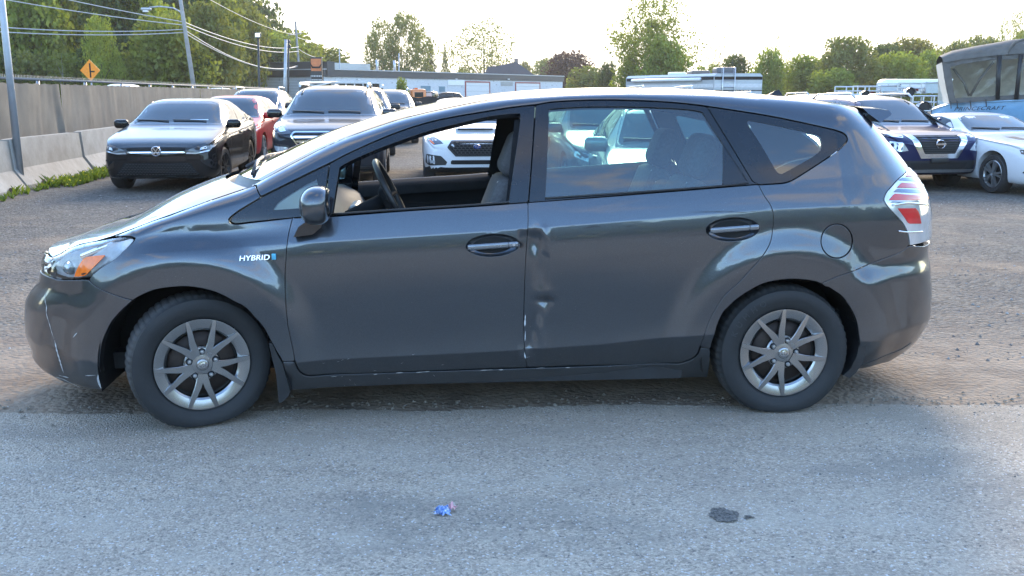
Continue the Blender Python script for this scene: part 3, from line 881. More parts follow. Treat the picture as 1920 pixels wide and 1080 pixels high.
pole_px('light_pole', 637, 122, 636, 80, 118, .07, .06, M_galv, 'faint slim post left of the low building roof', zb=0.0)
M_wire = plain('cable', (.40, .40, .40), .6)
def wire(a, b, sag, r, label):
    P = [tuple(a + (b - a) * t + np.array([0, 0, -sag * 4 * t * (1 - t)])) for t in np.linspace(0, 1, 22)]
    mm = MB(); mm.tube(P, r, 5, cap=False); o = mm.build('cable', M_wire, None, smooth=True)
    tag(o, label, 'cable', 'overhead cables along the road'); return o
for k, (vl, va, vb, sg) in enumerate(((-118, 41, 92, .5), (-70, 47, 100, .5), (10, 55, 126, .9), (26, 61, 128, .8))):
    nm = ['topmost', 'second', 'third', 'lowest'][k]
    wire(at(-330, vl, 50), at(344, va, U_Y), sg * .6, .028, f'{nm} pale cable left of the leaning utility pole')
    wire(at(346, va + 1, U_Y), at(560, vb - 4, U2), sg * 1.3, .034, f'{nm} pale cable between the two utility poles')
wire(at(344, -30, U_Y), at(556, 66, U2), .5, .026, 'thin cable high above the others between the utility poles')
wire(at(560, 92, U2), at(606, 108, 128), .3, .03, 'short cable from the farther pole towards the building')
wire(at(558, 70, U2), at(640, 82, 150), .4, .03, 'cable from the farther pole across the white sky')
# orange warning diamond
S_Y = 52.0
sp_ = at(169, 132, S_Y); e = empty('road_sign', (sp_[0], sp_[1], 0)); tag(e, 'orange diamond road sign with black side road symbol above the fence', 'sign')
q = .62; z0 = sp_[2]
mm = MB(); mm.prism([(-q * .83, z0), (0, z0 - q * .88), (q * .83, z0), (0, z0 + q * .88)], -.01, .01); mm.build('sign_plate', plain('sign_orange', (.85, .25, .004), .5), e)
mm = MB(); mm.prism([(-.03, z0 - .36), (.045, z0 - .36), (.045, z0 + .36), (-.03, z0 + .36)], -.016, -.0105); mm.box((.14, -.0133, z0 - .06), (.19, .005, .075)); mm.build('sign_symbol', M_dark, e)
mm = MB(); mm.box((0, .04, z0 / 2), (.07, .04, z0)); mm.build('sign_post', M_galv, e)
# ================================================================== parked cars
def smooth1(xs, P, k=9):
    P = np.array(P, float); y = np.interp(xs, P[:, 0], P[:, 1])
    w = np.hanning(k + 2)[1:-1]; w /= w.sum()
    return np.convolve(np.pad(y, k // 2, 'edge'), w, 'valid')
def catrow(P, n=3):
    return spline(P, n=n)
BGW = {}
def bg_wheel(parent, x, y, z, Rw, style, steer=0.0):
    key = (round(Rw, 3), style)
    if key not in BGW:
        rr = Rw * .70
        t = MB(); t.lathe([(rr, .03), (rr + .01, .0), (Rw * .92, -.008), (Rw, .03), (Rw, .20), (Rw * .9, .22), (rr, .22)], 32)
        rim = MB(); rim.lathe([(rr, .02), (rr * .93, .012), (rr * .88, .03), (rr * .86, .06)], 28)
        rim.lathe([(.0001, .018), (rr * .2, .02), (rr * .24, .05)], 14)
        nsp = {'ten': 10, 'five': 5, 'seven': 7}[style]
        for k in range(nsp):
            for d in ((-.13, .13) if style == 'five' else (0,)):
                a = 2 * math.pi * k / nsp + d
                p0 = (rr * .12 * math.cos(a), .022, rr * .12 * math.sin(a)); p1 = (rr * .93 * math.cos(a + d * .3), .020, rr * .93 * math.sin(a + d * .3))
                rim.bar(p0, p1, .05 if style != 'ten' else .035, .03)
        back = MB(); back.lathe([(.0001, .09), (rr * .97, .085)], 24)
        BGW[key] = (t, rim, back)
    t, rim, back = BGW[key]
    return key
BGO = {}
def put_bg_wheel(parent, x, side, hw, Rw, style, rimm, steer=0.0):
    key = bg_wheel(parent, 0, 0, 0, Rw, style)
    e = empty('wheel', (0, 0, 0), 0, parent)
    k2 = key + (rimm.name,)
    if k2 not in BGO:
        t, rim, back = BGW[key]
        a = t.build('tyre', M_rubber, e, smooth=True, angle=40); b = rim.build('rim', rimm, e, smooth=True, angle=35); c = back.build('rim_barrel', M_dark, e, smooth=True)
        BGO[k2] = (a.data, b.data, c.data)
    else:
        for nm, d in zip(('tyre', 'rim', 'rim_barrel'), BGO[k2]):
            o = bpy.data.objects.new(nm, d); col.objects.link(o); o.parent = e
    e.matrix_local = Matrix.Translation((x, side * (hw - .02), Rw)) @ Matrix.Rotation(steer, 4, 'Z') @ (Matrix.Rotation(math.pi, 4, 'Z') if side > 0 else Matrix.Identity(4))
class BGCar:
    def __init__(s, name, label, cat, X, Yf, phi, top, sh, L, W, Rw, wx, pm, zb=.24, group=None, nose=.80, zg=None, tumble=.40, arch=None, lower=None):
        a = np.array([math.sin(phi), math.cos(phi)])
        s.L, s.W = L, W
        zg = float(G(X, Yf)) if zg is None else zg
        c = np.array([X, Yf]) + a * L / 2
        s.e = empty(name, (c[0], c[1], zg), math.pi / 2 - phi); tag(s.e, label, cat, group)
        xs = np.concatenate([np.linspace(0, .16, 7), np.linspace(.2, L - .2, 62), np.linspace(L - .16, L, 6)])
        xd = np.linspace(0, L, 160)
        f = lambda P: np.interp(xs, xd, smooth1(xd, P))
        T, S = f(top), f(sh)
        w = W * np.interp(xs, [0, .04, .12, .35, .9, L - .6, L - .12, L - .03, L], [nose, nose + .055, nose + .10, .965, 1, 1, .95, .90, .84])
        B = np.interp(xs, [0, .05, .3, L - .3, L], [zb + .05, zb, zb - .04, zb, zb + .14])
        rows = []
        for x, t, h, ww, b in zip(xs, T, S, w, B):
            h = min(h, t - .03); g = t - h
            wg = ww - .035 - .03 * min(1, g * 4)
            wt = wg - tumble * max(0, g - .05)
            P = [(0, b), (ww * .80, b), (ww * .955, b + .05), (ww * .995, b + .20), (ww, (b + h) / 2 + .05), (ww * .992, h - .10), (ww * .968, h - .015), (wg, h + .03 * min(1, g * 3)),
                 ((wg + wt) / 2 + .015, h + g * .5), (wt, t - min(.10, g * .35)), (wt - .09, t - min(.035, g * .16)), (wt * .55, t - .006), (0, t)]
            half = catrow(P, 3)
            full = np.vstack([half, (half[::-1] * np.array([-1, 1]))[1:-1]])
            rows.append(np.c_[np.full(len(full), x - L / 2), full])
        A = np.array(rows)
        n = A.shape[1]
        V = [tuple(p) for r_ in A for p in r_]; F = []
        for i in range(len(A) - 1):
            for j in range(n):
                j2 = (j + 1) % n; F.append((i * n + j, (i + 1) * n + j, (i + 1) * n + j2, i * n + j2))
        for end, sg in ((0, -1), (len(A) - 1, 1)):
            cen = A[end].mean(0); prev = [end * n + j for j in range(n)]
            for q in (.92, .75, .5, .25):
                ring = []
                for j in range(n):
                    p = cen + (A[end][j] - cen) * q; p[0] += sg * .035 * (1 - q * q); ring.append(len(V)); V.append(tuple(p))
                for j in range(n):
                    j2 = (j + 1) % n; f_ = (prev[j], prev[j2], ring[j2], ring[j]); F.append(f_ if sg < 0 else f_[::-1])
                prev = ring
            F.append(tuple(prev) if sg < 0 else tuple(prev[::-1]))
        me = bpy.data.meshes.new('body'); me.from_pydata(V, [], F); me.validate(); me.update()
        bm = bmesh.new(); bm.from_mesh(me); bmesh.ops.remove_doubles(bm, verts=bm.verts, dist=1e-5); bmesh.ops.recalc_face_normals(bm, faces=bm.faces); bm.to_mesh(me); bm.free()
        ob = bpy.data.objects.new('body', me); col.objects.link(ob)
        s.bvh = BVHTree.FromObject(ob, bpy.context.evaluated_depsgraph_get())
        # wheel openings
        ar = arch or Rw + .045
        cut = MB()
        for x in wx:
            for sg in (-1, 1):
                cut.lathe([(.0001, 0), (ar, 0), (ar, .34), (.0001, .34)], 36, 'y', (x - L / 2, sg * (W - .30) + (0 if sg > 0 else -.34), Rw + .02))
        co = cut.build('cutter', M_dark)
        bm = bmesh.new(); bm.from_mesh(co.data); bmesh.ops.remove_doubles(bm, verts=bm.verts, dist=2e-4); bmesh.ops.recalc_face_normals(bm, faces=bm.faces); bm.to_mesh(co.data); bm.free()
        md = ob.modifiers.new('b', 'BOOLEAN'); md.object = co; md.operation = 'DIFFERENCE'; md.solver = 'EXACT'
        me2 = bpy.data.meshes.new_from_object(ob.evaluated_get(bpy.context.evaluated_depsgraph_get()))
        ob.modifiers.clear(); ob.data = me2; bpy.data.objects.remove(co)
        me2.name = 'body'; me2.materials.clear(); me2.materials.append(pm); me2.materials.append(M_dark)
        mi = np.zeros(len(me2.polygons), np.int32)
        for k, p in enumerate(me2.polygons):
            c_ = p.center
            if min(math.hypot(c_.x - (x - L / 2), c_.z - Rw - .02) for x in wx) < ar - .004 or (abs(p.normal.z) > .9 and c_.z < zb + .1): mi[k] = 1
            elif lower and c_.z < lower: mi[k] = 1
        me2.polygons.foreach_set('material_index', mi)
        me2.shade_smooth(); me2.set_sharp_from_angle(angle=R(38)); ob.parent = s.e; s.body = ob; s.wx, s.Rw, s.pm = wx, Rw, pm
    def wheels(s, style, rimm, steer=0.0):
        for i, x in enumerate(s.wx):
            for sg in (-1, 1): put_bg_wheel(s.e, x - s.L / 2, sg, s.W, s.Rw, style, rimm, steer if i == 0 else 0)
    def hit(s, d, a, b):
        if d == 'f': o, v = (-s.L, a, b), (1, 0, 0)
        elif d == 'r': o, v = (s.L, a, b), (-1, 0, 0)
        elif d == 'l': o, v = (a, 3, b), (0, -1, 0)
        elif d == 'R': o, v = (a, -3, b), (0, 1, 0)
        elif d == 't': o, v = (a, b, 4), (0, 0, -1)
        r_ = s.bvh.ray_cast(Vector(o), Vector(v))
        if r_[0] is None:
            r_ = s.bvh.find_nearest(Vector(o) + Vector(v) * s.L * .6)
        n = r_[1]
        if n.dot(Vector(v)) > 0: n = -n
        return np.array(r_[0]), np.array(n)
    def patch(s, name, d, poly, m, off=.004, step=.07, parent=None, thick=.012, holes=(), smooth_poly=0):
        "sheet laid over the body where it is seen from direction d"
        P = np.array(poly, float)
        if smooth_poly: P = spline(np.vstack([P, P[:1]]), n=smooth_poly)[:-1]
        P = resample(P, step * .6, closed=True)
        if area(P) < 0: P = P[::-1]
        H = []
        for h in holes:
            h = resample(np.array(h, float), step * .6, closed=True); H.append(h if area(h) > 0 else h[::-1])
        gx, gy = np.meshgrid(np.arange(P[:, 0].min(), P[:, 0].max(), step), np.arange(P[:, 1].min(), P[:, 1].max(), step))
        W, T = fill([P] + H, np.stack([gx.ravel(), gy.ravel()], 1), step * .4)
        if len(T) == 0: return None
        hit = [s.hit(d, *w) for w in W]
        V = [p + n * off for p, n in hit]; N = [n for p, n in hit]
        F = [tuple(t) for t in T]
        q = np.cross(V[F[0][1]] - V[F[0][0]], V[F[0][2]] - V[F[0][0]])
        flip = np.dot(q, N[F[0][0]]) < 0
        if flip: F = [f[::-1] for f in F]
        for L_ in [P] + H:
            hh = [s.hit(d, *w) for w in L_]; b = len(V); n = len(L_)
            V += [p + k * off for p, k in hh]; V += [p - k * thick for p, k in hh]
            for i in range(n):
                j = (i + 1) % n; F.append((b + i, b + j, b + n + j, b + n + i))
        return mk(name, V, F, m, parent or s.e, smooth=True, angle=40)
    def both(s, name, d, poly, m, **k):
        a = s.patch(name, d, poly, m, **k)
        if d in 'fr': b = s.patch(name, d, [(-p[0], p[1]) for p in poly], m, **k)
        elif d == 't': b = s.patch(name, d, [(p[0], -p[1]) for p in poly], m, **k)
        else: b = s.patch(name, 'R', poly, m, **k)
        return a, b
    def glass(s, ws, sides, rear=None):
        zc_ = sum(p[1] for p in ws) / len(ws)
        s.patch('screen_surround', 'f', [(p[0] * 1.045, zc_ + (p[1] - zc_) * 1.12) for p in ws], M_gloss, off=.002, step=.09)
        s.patch('windscreen', 'f', ws, M_glass, off=.0045, step=.09)
        p0, n0 = s.hit('f', .12, ws[0][1] + .02); p1, n1 = s.hit('f', .66, ws[0][1] + .035); q0, m0 = s.hit('f', -.5, ws[0][1] + .02); q1, m1 = s.hit('f', .05, ws[0][1] + .035)
        for A_, B_, na, nb in ((p0, p1, n0, n1), (q0, q1, m0, m1)):
            mm = MB(); mm.tube([tuple(A_ + na * .02), tuple((A_ + B_) / 2 + (na + nb) * .011), tuple(B_ + nb * .02)], .011, 5); mm.build('wiper', M_black, s.e)
        for q in sides: s.both('side_window', 'l', q, M_glass, off=.004, step=.10)
        if rear: s.patch('rear_window', 'r', rear, M_glass, off=.004, step=.1)
    def mirrors(s, x, z, m, w=.24, out=.10, h=.15):
        for sg in (-1, 1):
            p, n = s.hit('l' if sg > 0 else 'R', x - s.L / 2, z - .06)
            mm = MB(); mm.rbox((p[0] + .02, sg * (abs(p[1]) + out), z), (.13, w, h), .06, 3); o = mm.build('side_mirror', m, s.e, smooth=True)
            mm = MB(); mm.bar((p[0] + .02, sg * (abs(p[1]) - .02), z - .06), (p[0] + .02, sg * (abs(p[1]) + out * .8), z - .05), .06, .035); mm.build('mirror_arm', M_black, o)
            mm = MB(); mm.box((p[0] + .087, sg * (abs(p[1]) + out), z), (.006, w * .8, h * .72)); mm.build('mirror_glass', M_glass, o)
    def handles(s, xs, z, m):
        for x in xs:
            for sg in (-1, 1):
                p, n = s.hit('l' if sg > 0 else 'R', x - s.L / 2, z)
                mm = MB(); mm.rbox((p[0], p[1] + sg * .012, z), (.2, .035, .032), .012, 2); mm.build('door_handle', m, s.e, smooth=True)
    def seams(s, xs, z0, z1):
        for x in xs:
            for d in 'lR':
                s.patch('door_seam', d, [(x - s.L / 2 - .005, z0), (x - s.L / 2 + .005, z0), (x - s.L / 2 + .005, z1), (x - s.L / 2 - .005, z1)], M_dark, off=.0015, step=.12, thick=.001)
    def front_at(s, y, z, off=.01):
        p, n = s.hit('f', y, z); return p + n * off, n
    def strokes(s, name, y, z, lines, w, m, parent=None, off=.012, t=.008):
        "emblem strokes drawn as bars on the nose"
        p, n = s.front_at(y, z, off)
        mm = MB()
        for a, b in lines:
            mm.bar((p[0], p[1] + a[0], p[2] + a[1]), (p[0], p[1] + b[0], p[2] + b[1]), t, w) if abs(b[0] - a[0]) < 1e-6 and False else None
            d = np.array([b[0] - a[0], b[1] - a[1]]); L = np.hypot(*d); q = np.array([-d[1], d[0]]) / L * w / 2
            P = [(a[0] + q[0], a[1] + q[1]), (a[0] - q[0], a[1] - q[1]), (b[0] - q[0], b[1] - q[1]), (b[0] + q[0], b[1] + q[1])]
            if area(np.array(P)) < 0: P = P[::-1]
            mm.prism([(y_ + p[1], z_ + p[2]) for y_, z_ in P], p[0] - t, p[0] + .01, 'yz')
        return mm.build(name, m, parent or s.e)
    def ring(s, name, y, z, ry, rz, w, m, parent=None, off=.012, shear=0.0, fillm=None):
        p, n = s.front_at(y, z, off)
        mm = MB(); k = 28; V, F = [], []
        for i in range(k):
            a = 2 * math.pi * i / k
            for f, x in ((1 - w / ry, -.004), (1 - w / ry * .5, -.010), (1, -.004), (1, .02)):
                V.append((p[0] + x, p[1] + ry * f * math.cos(a), p[2] + rz * f * math.sin(a)))
        for i in range(k):
            j = (i + 1) % k
            for q in range(3): F.append((i * 4 + q, i * 4 + q + 1, j * 4 + q + 1, j * 4 + q))
        o = mk(name, V, F, m, parent or s.e, angle=50)
        if fillm:
            V = [(p[0] + .002, p[1] + ry * .95 * math.cos(t), p[2] + rz * .95 * math.sin(t)) for t in np.linspace(0, 2 * math.pi, k, endpoint=False)]
            mk('emblem_field', V, [tuple(range(k))], fillm, o, smooth=False)
        return o
def poly_line(P): return list(zip(P[:-1], P[1:]))
LOTPHI = math.atan2(LA[0], LA[1])
P_black = paint('paint_black', (.008, .008, .009), .0, .25, .04)
P_navy = paint('paint_navy', (.014, .019, .028), .3, .3, .06)
P_red = paint('paint_red', (.42, .008, .012), .25, .35)
P_white = paint('paint_white', (.72, .73, .75), .0, .35)
P_blue = paint('paint_deep_blue', (.010, .018, .075), .4, .3, .08)
P_silver = paint('paint_silver', (.36, .37, .37), .65, .32)
P_grey = paint('paint_grey', (.085, .09, .095), .5, .32)
RIM_B = plain('rim_black', (.02, .02, .022), .3, .3); RIM_S = plain('rim_silver', (.45, .46, .47), .3, .8)
SED_T = [(0, .70), (.06, .76), (.3, .84), (.8, .92), (1.22, .985), (1.38, 1.03), (2.15, 1.385), (2.45, 1.44), (2.8, 1.46), (3.15, 1.445), (3.7, 1.33), (4.25, 1.10), (4.6, 1.08), (4.70, 1.0)]
SED_S = [(0, .60), (.10, .70), (.5, .80), (1.3, .90), (2.5, .94), (3.9, .99), (4.5, 1.0), (4.7, .90)]
SUV_T = [(0, .88), (.06, .96), (.4, 1.05), (.95, 1.11), (1.12, 1.17), (1.95, 1.59), (2.25, 1.655), (2.8, 1.685), (3.6, 1.66), (4.2, 1.57), (4.55, 1.2), (4.69, 1.0)]
SUV_S = [(0, .80), (.12, .92), (.6, 1.0), (1.2, 1.05), (3.0, 1.09), (4.4, 1.15), (4.69, .95)]
HAT_T = [(0, .74), (.06, .80), (.35, .90), (.8, .97), (.95, 1.01), (1.75, 1.42), (2.1, 1.485), (2.6, 1.50), (3.3, 1.46), (3.8, 1.33), (4.05, 1.0), (4.10, .9)]
HAT_S = [(0, .64), (.12, .76), (.5, .86), (1.1, .93), (3.6, 1.04), (4.1, .9)]
COU_T = [(0, .70), (.06, .78), (.4, .88), (1.2, .96), (1.62, 1.0), (1.8, 1.05), (2.45, 1.33), (2.8, 1.38), (3.2, 1.365), (4.1, 1.12), (4.65, 1.06), (4.78, .95)]
COU_S = [(0, .60), (.1, .70), (.6, .84), (1.6, .93), (2.8, .92), (3.7, .99), (4.6, .98), (4.78, .88)]
def sedan_glass(c, L=4.70, k=0.0):
    h = c.L / 2
    c.glass([(-.72, 1.045), (.72, 1.045), (.585, 1.36), (.45, 1.395), (-.45, 1.395), (-.585, 1.36)],
            [[(1.72 - h, 1.0), (2.18 - h, 1.32), (2.42 - h, 1.385), (2.62 - h, 1.395), (2.66 - h, 1.0)], [(2.74 - h, 1.0), (2.72 - h, 1.395), (3.1 - h, 1.385), (3.5 - h, 1.27), (3.62 - h, 1.03)], [(3.68 - h, 1.04), (3.58 - h, 1.25), (3.8 - h, 1.17), (3.98 - h, 1.06)]])
def suv_glass(c):
    h = c.L / 2
    c.glass([(-.76, 1.19), (.76, 1.19), (.64, 1.55), (.5, 1.60), (-.5, 1.60), (-.64, 1.55)],
            [[(1.55 - h, 1.14), (2.02 - h, 1.50), (2.3 - h, 1.57), (2.55 - h, 1.585), (2.58 - h, 1.14)], [(2.66 - h, 1.14), (2.64 - h, 1.585), (3.4 - h, 1.565), (3.5 - h, 1.15)], [(3.6 - h, 1.17), (3.5 - h, 1.555), (4.0 - h, 1.50), (4.2 - h, 1.24)]])
def hat_glass(c):
    h = c.L / 2
    c.glass([(-.70, 1.03), (.70, 1.03), (.58, 1.38), (.45, 1.43), (-.45, 1.43), (-.58, 1.38)],
            [[(1.35 - h, 1.0), (1.82 - h, 1.34), (2.1 - h, 1.41), (2.3 - h, 1.415), (2.33 - h, 1.0)], [(2.42 - h, 1.0), (2.40 - h, 1.415), (3.1 - h, 1.38), (3.3 - h, 1.08)]])
# ---- black sedan by the barrier
c = BGCar('black_sedan', 'black sedan with black wheels and a round chrome badge, beside the concrete barrier', 'car', -5.56, 15.55, LOTPHI + R(1), SED_T, SED_S, 4.70, .90, .335, (.92, 3.61), P_black)
sedan_glass(c); c.wheels('ten', RIM_B, R(-6)); c.mirrors(1.55, 1.03, P_black); c.handles((2.5, 3.45), .86, P_black); c.seams((1.45, 2.68, 3.72), .32, .95)
hl = c.both('headlamp', 'f', [(.44, .615), (.47, .665), (.62, .72), (.80, .775), (.86, .77), (.84, .70), (.78, .645), (.60, .605)], M_lampd, step=.05)
for o, sg in zip(hl, (1, -1)):
    c.patch('lamp_strip', 'f', [(sg * .45, .61), (sg * .60, .605), (sg * .79, .645), (sg * .80, .665), (sg * .60, .628), (sg * .46, .634)], M_lampw, off=.008, step=.05, parent=o)
    c.patch('lamp_eye', 'f', [(sg * .66, .665), (sg * .78, .70), (sg * .79, .735), (sg * .67, .70)], M_lampw, off=.008, step=.05, parent=o)
c.patch('upper_grille', 'f', [(-.44, .655), (.44, .655), (.45, .70), (-.45, .70)], M_dark, step=.06)
c.patch('chrome_strip', 'f', [(-.45, .625), (.45, .625), (.45, .643), (-.45, .643)], M_chrome, off=.010, step=.06)
c.patch('plate_panel', 'f', [(-.46, .50), (.46, .50), (.44, .565), (-.44, .565)], M_gloss, off=.006, step=.06)
lg = c.patch('lower_grille', 'f', [(-.64, .28), (.64, .28), (.50, .47), (-.50, .47)], M_dark, step=.06)
mm = MB()
for i in range(7):
    for j in range(26):
        y, z = -.60 + j * .048 + (i % 2) * .024, .295 + i * .026
        if abs(y) < .63 - (z - .28) * .74:
            p, n = c.front_at(y, z, .010); mm.box(tuple(p), (.008, .030, .007))
o = mm.build('grille_mesh', plain('mesh_grey', (.035, .035, .038), .4), lg); o['kind'] = 'stuff'
c.both('side_intake', 'f', [(.66, .50), (.80, .53), (.83, .46), (.80, .38)], M_dark, step=.05)
c.patch('bumper_lip', 'f', [(-.74, .235), (.74, .235), (.72, .26), (-.72, .26)], M_gloss, off=.010, step=.08)
c.patch('dash_card', 'f', [(-.20, 1.085), (-.52, 1.085), (-.53, 1.10), (-.20, 1.10)], plain('card_pale', (.42, .55, .68), .5), off=.006, step=.06)
em = c.ring('emblem', 0, .648, .078, .078, .013, M_chrome, fillm=M_gloss, off=.016)
c.strokes('emblem_mark', 0, .648, poly_line([(.042, .055), (0, -.002), (-.042, .055)]) + poly_line([(.062, .030), (.028, -.052), (0, .006), (-.028, -.052), (-.062, .030)]), .013, M_chrome, em, off=.020)
# ---- red hatch in the second row
c = BGCar('red_hatchback', 'red hatchback behind the black sedan', 'car', -6.42, 21.8, LOTPHI + R(2), HAT_T, HAT_S, 4.10, .87, .31, (.82, 3.35), P_red)
hat_glass(c); c.wheels('seven', RIM_S); c.mirrors(1.30, 1.04, P_red); c.handles((2.15, 3.0), .9, P_red); c.seams((1.2, 2.36, 3.2), .3, .95)
c.both('headlamp', 'f', [(.50, .70), (.62, .80), (.82, .88), (.84, .78), (.72, .68)], M_lampw, step=.06); c.patch('grille', 'f', [(-.42, .40), (.42, .40), (.5, .62), (-.5, .62)], M_dark)
c.both('fog_bezel', 'f', [(.60, .36), (.78, .40), (.78, .52), (.66, .54)], M_dark)
# ---- dark blue SUV with the bar grille
c = BGCar('blue_black_suv', 'dark blue black SUV with a three bar chrome grille right of the black sedan', 'car', -3.0, 16.1, LOTPHI + R(1), SUV_T, SUV_S, 4.69, .94, .36, (.90, 3.60), P_navy, zb=.30)
suv_glass(c); c.wheels('five', RIM_S); c.mirrors(1.42, 1.20, M_gloss, w=.26, out=.13); c.handles((2.35, 3.4), 1.0, M_chrome); c.seams((1.3, 2.62, 3.62), .4, 1.1)
gr = c.patch('grille', 'f', [(-.50, .92), (.50, .92), (.55, .87), (.40, .65), (-.40, .65), (-.55, .87)], M_dark, step=.06)
c.patch('grille_surround', 'f', [(-.52, .935), (.52, .935), (.575, .87), (.41, .63), (-.41, .63), (-.575, .87)], M_chrome, off=.010, step=.05, parent=gr, holes=[[(-.50, .915), (.50, .915), (.545, .87), (.395, .65), (-.395, .65), (-.545, .87)]])
for z, w in ((.865, .53), (.795, .49), (.725, .44)):
    c.patch('grille_bar', 'f', [(-w, z), (w, z), (w - .02, z - .034), (-w + .02, z - .034)], M_chrome, off=.018, step=.06, parent=gr)
hl = c.both('headlamp', 'f', [(.52, .905), (.60, .95), (.74, 1.07), (.84, 1.13), (.88, 1.02), (.86, .93), (.70, .89)], M_lampd, step=.05)
for o, sg in zip(hl, (1, -1)):
    c.patch('lamp_eye', 'f', [(sg * .64, .94), (sg * .74, .92), (sg * .78, .98), (sg * .70, 1.0)], M_lampw, off=.01, step=.05, parent=o); c.patch('lamp_strip', 'f', [(sg * .76, 1.05), (sg * .84, 1.11), (sg * .865, 1.03), (sg * .80, .97)], M_lampw, off=.008, step=.05, parent=o)
fg = c.both('fog_bezel', 'f', [(.54, .56), (.86, .60), (.88, .76), (.60, .72)], M_black, step=.06)
for o, sg in zip(fg, (1, -1)): c.patch('fog_lamp', 'f', [(sg * .58, .58), (sg * .80, .62), (sg * .85, .71), (sg * .62, .69)], M_lampw, off=.009, step=.05, parent=o)
c.patch('lower_grille', 'f', [(-.5, .42), (.5, .42), (.5, .54), (-.5, .54)], M_dark); c.patch('bumper_lip', 'f', [(-.8, .27), (.8, .27), (.78, .37), (-.78, .37)], M_black, off=.006)
em = c.ring('emblem', 0, .845, .095, .052, .014, M_chrome, off=.03, fillm=M_dark)
c.strokes('emblem_mark', 0, .845, [((.042, -.040), (.028, .040)), ((-.028, -.040), (-.042, .040)), ((.036, -.010), (-.036, .010))], .016, M_chrome, em, off=.034)
for sg in (-1, 1):
    mm = MB(); mm.tube([(-.35, sg * .60, 1.645), (-.2, sg * .61, 1.715), (1.2, sg * .60, 1.70), (1.45, sg * .58, 1.62)], .022, 6); mm.build('roof_rail', M_silver, c.e, smooth=True)
# ---- white sedan with the bonnet scoop, seen through the front window
W_T = [(x, z * 1.0) for x, z in SED_T]
c = BGCar('white_sedan', 'white sports sedan with bonnet scoop and honeycomb grille, seen through the front window', 'car', -.58, 16.55, LOTPHI + R(2), W_T, SED_S, 4.70, .915, .34, (.93, 3.60), P_white, zb=.26, lower=.33)
sedan_glass(c); c.wheels('five', RIM_B); c.mirrors(1.55, 1.04, P_white); c.handles((2.5, 3.45), .86, P_white); c.seams((1.45, 2.68, 3.72), .34, .95)
gr = c.patch('grille', 'f', [(-.40, .745), (.40, .745), (.47, .66), (.34, .53), (-.34, .53), (-.47, .66)], M_dark, step=.06)
c.patch('grille_surround', 'f', [(-.42, .765), (.42, .765), (.50, .66), (.36, .51), (-.36, .51), (-.50, .66)], M_black, off=.010, step=.05, parent=gr, holes=[[(-.395, .74), (.395, .74), (.465, .66), (.335, .535), (-.335, .535), (-.465, .66)]])
mm = MB()
for i in range(6):
    for j in range(14):
        y, z = -.42 + j * .065 + (i % 2) * .032, .55 + i * .036
        if abs(y) < .44 - abs(z - .66) * .8:
            p, n = c.front_at(y, z, .010); mm.box(tuple(p), (.012, .045, .010)); mm.box(tuple(p + np.array([0, .03, .016])), (.010, .010, .028))
o = mm.build('honeycomb', plain('mesh_grey', (.035, .035, .038), .4), gr); o['kind'] = 'stuff'
hl = c.both('headlamp', 'f', [(.56, .72), (.60, .76), (.74, .84), (.86, .90), (.88, .84), (.80, .76), (.72, .70)], M_lampd, step=.05)
for o, sg in zip(hl, (1, -1)):
    c.patch('lamp_strip', 'f', [(sg * .74, .83), (sg * .85, .885), (sg * .865, .85), (sg * .77, .79)], M_lampw, off=.008, step=.05, parent=o); c.patch('side_marker', 'f', [(sg * .70, .715), (sg * .74, .71), (sg * .80, .77), (sg * .76, .775)], M_amber, off=.008, step=.05, parent=o)
fg = c.both('corner_intake', 'f', [(.50, .42), (.60, .52), (.84, .55), (.86, .40), (.80, .36), (.52, .37)], M_black, step=.05)
for o, sg in zip(fg, (1, -1)): c.patch('fog_lamp', 'f', [(sg * .70, .40), (sg * .78, .40), (sg * .78, .45), (sg * .70, .45)], M_lampw, off=.01, step=.03, parent=o)
c.patch('lower_grille', 'f', [(-.44, .38), (.44, .38), (.44, .45), (-.44, .45)], M_dark)
em = c.ring('emblem', 0, .665, .068, .038, .010, M_chrome, off=.026, fillm=plain('emblem_blue', (.015, .05, .20), .25))
c.strokes('emblem_mark', 0, .665, [((.040, .006), (.024, .010)), ((.012, .012), (-.002, .012)), ((-.016, .010), (-.030, .006)), ((.004, -.012), (-.010, -.012)), ((-.022, -.010), (-.034, -.012)), ((.026, -.006), (.018, -.008))], .010, M_chrome, em, off=.03)
h = c.L / 2
mm = MB(); y_ = np.linspace(-.36, .36, 9)
mm.grid(np.array([[(x - h, y * k, c.hit('t', x - h, y * k)[0][2] + dz) for y in y_] for x, k, dz in ((.66, .94, .0), (.62, .95, .055), (.70, .96, .075), (1.0, .90, .055), (1.25, .78, .005))]))
sc_ = mm.build('bonnet_scoop', P_white, c.e, smooth=True, angle=40)
mm = MB(); p = c.hit('t', .645 - h, 0)[0]; mm.box((.612 - h, 0, p[2] + .040), (.02, .60, .030)); mm.build('scoop_opening', M_dark, sc_)
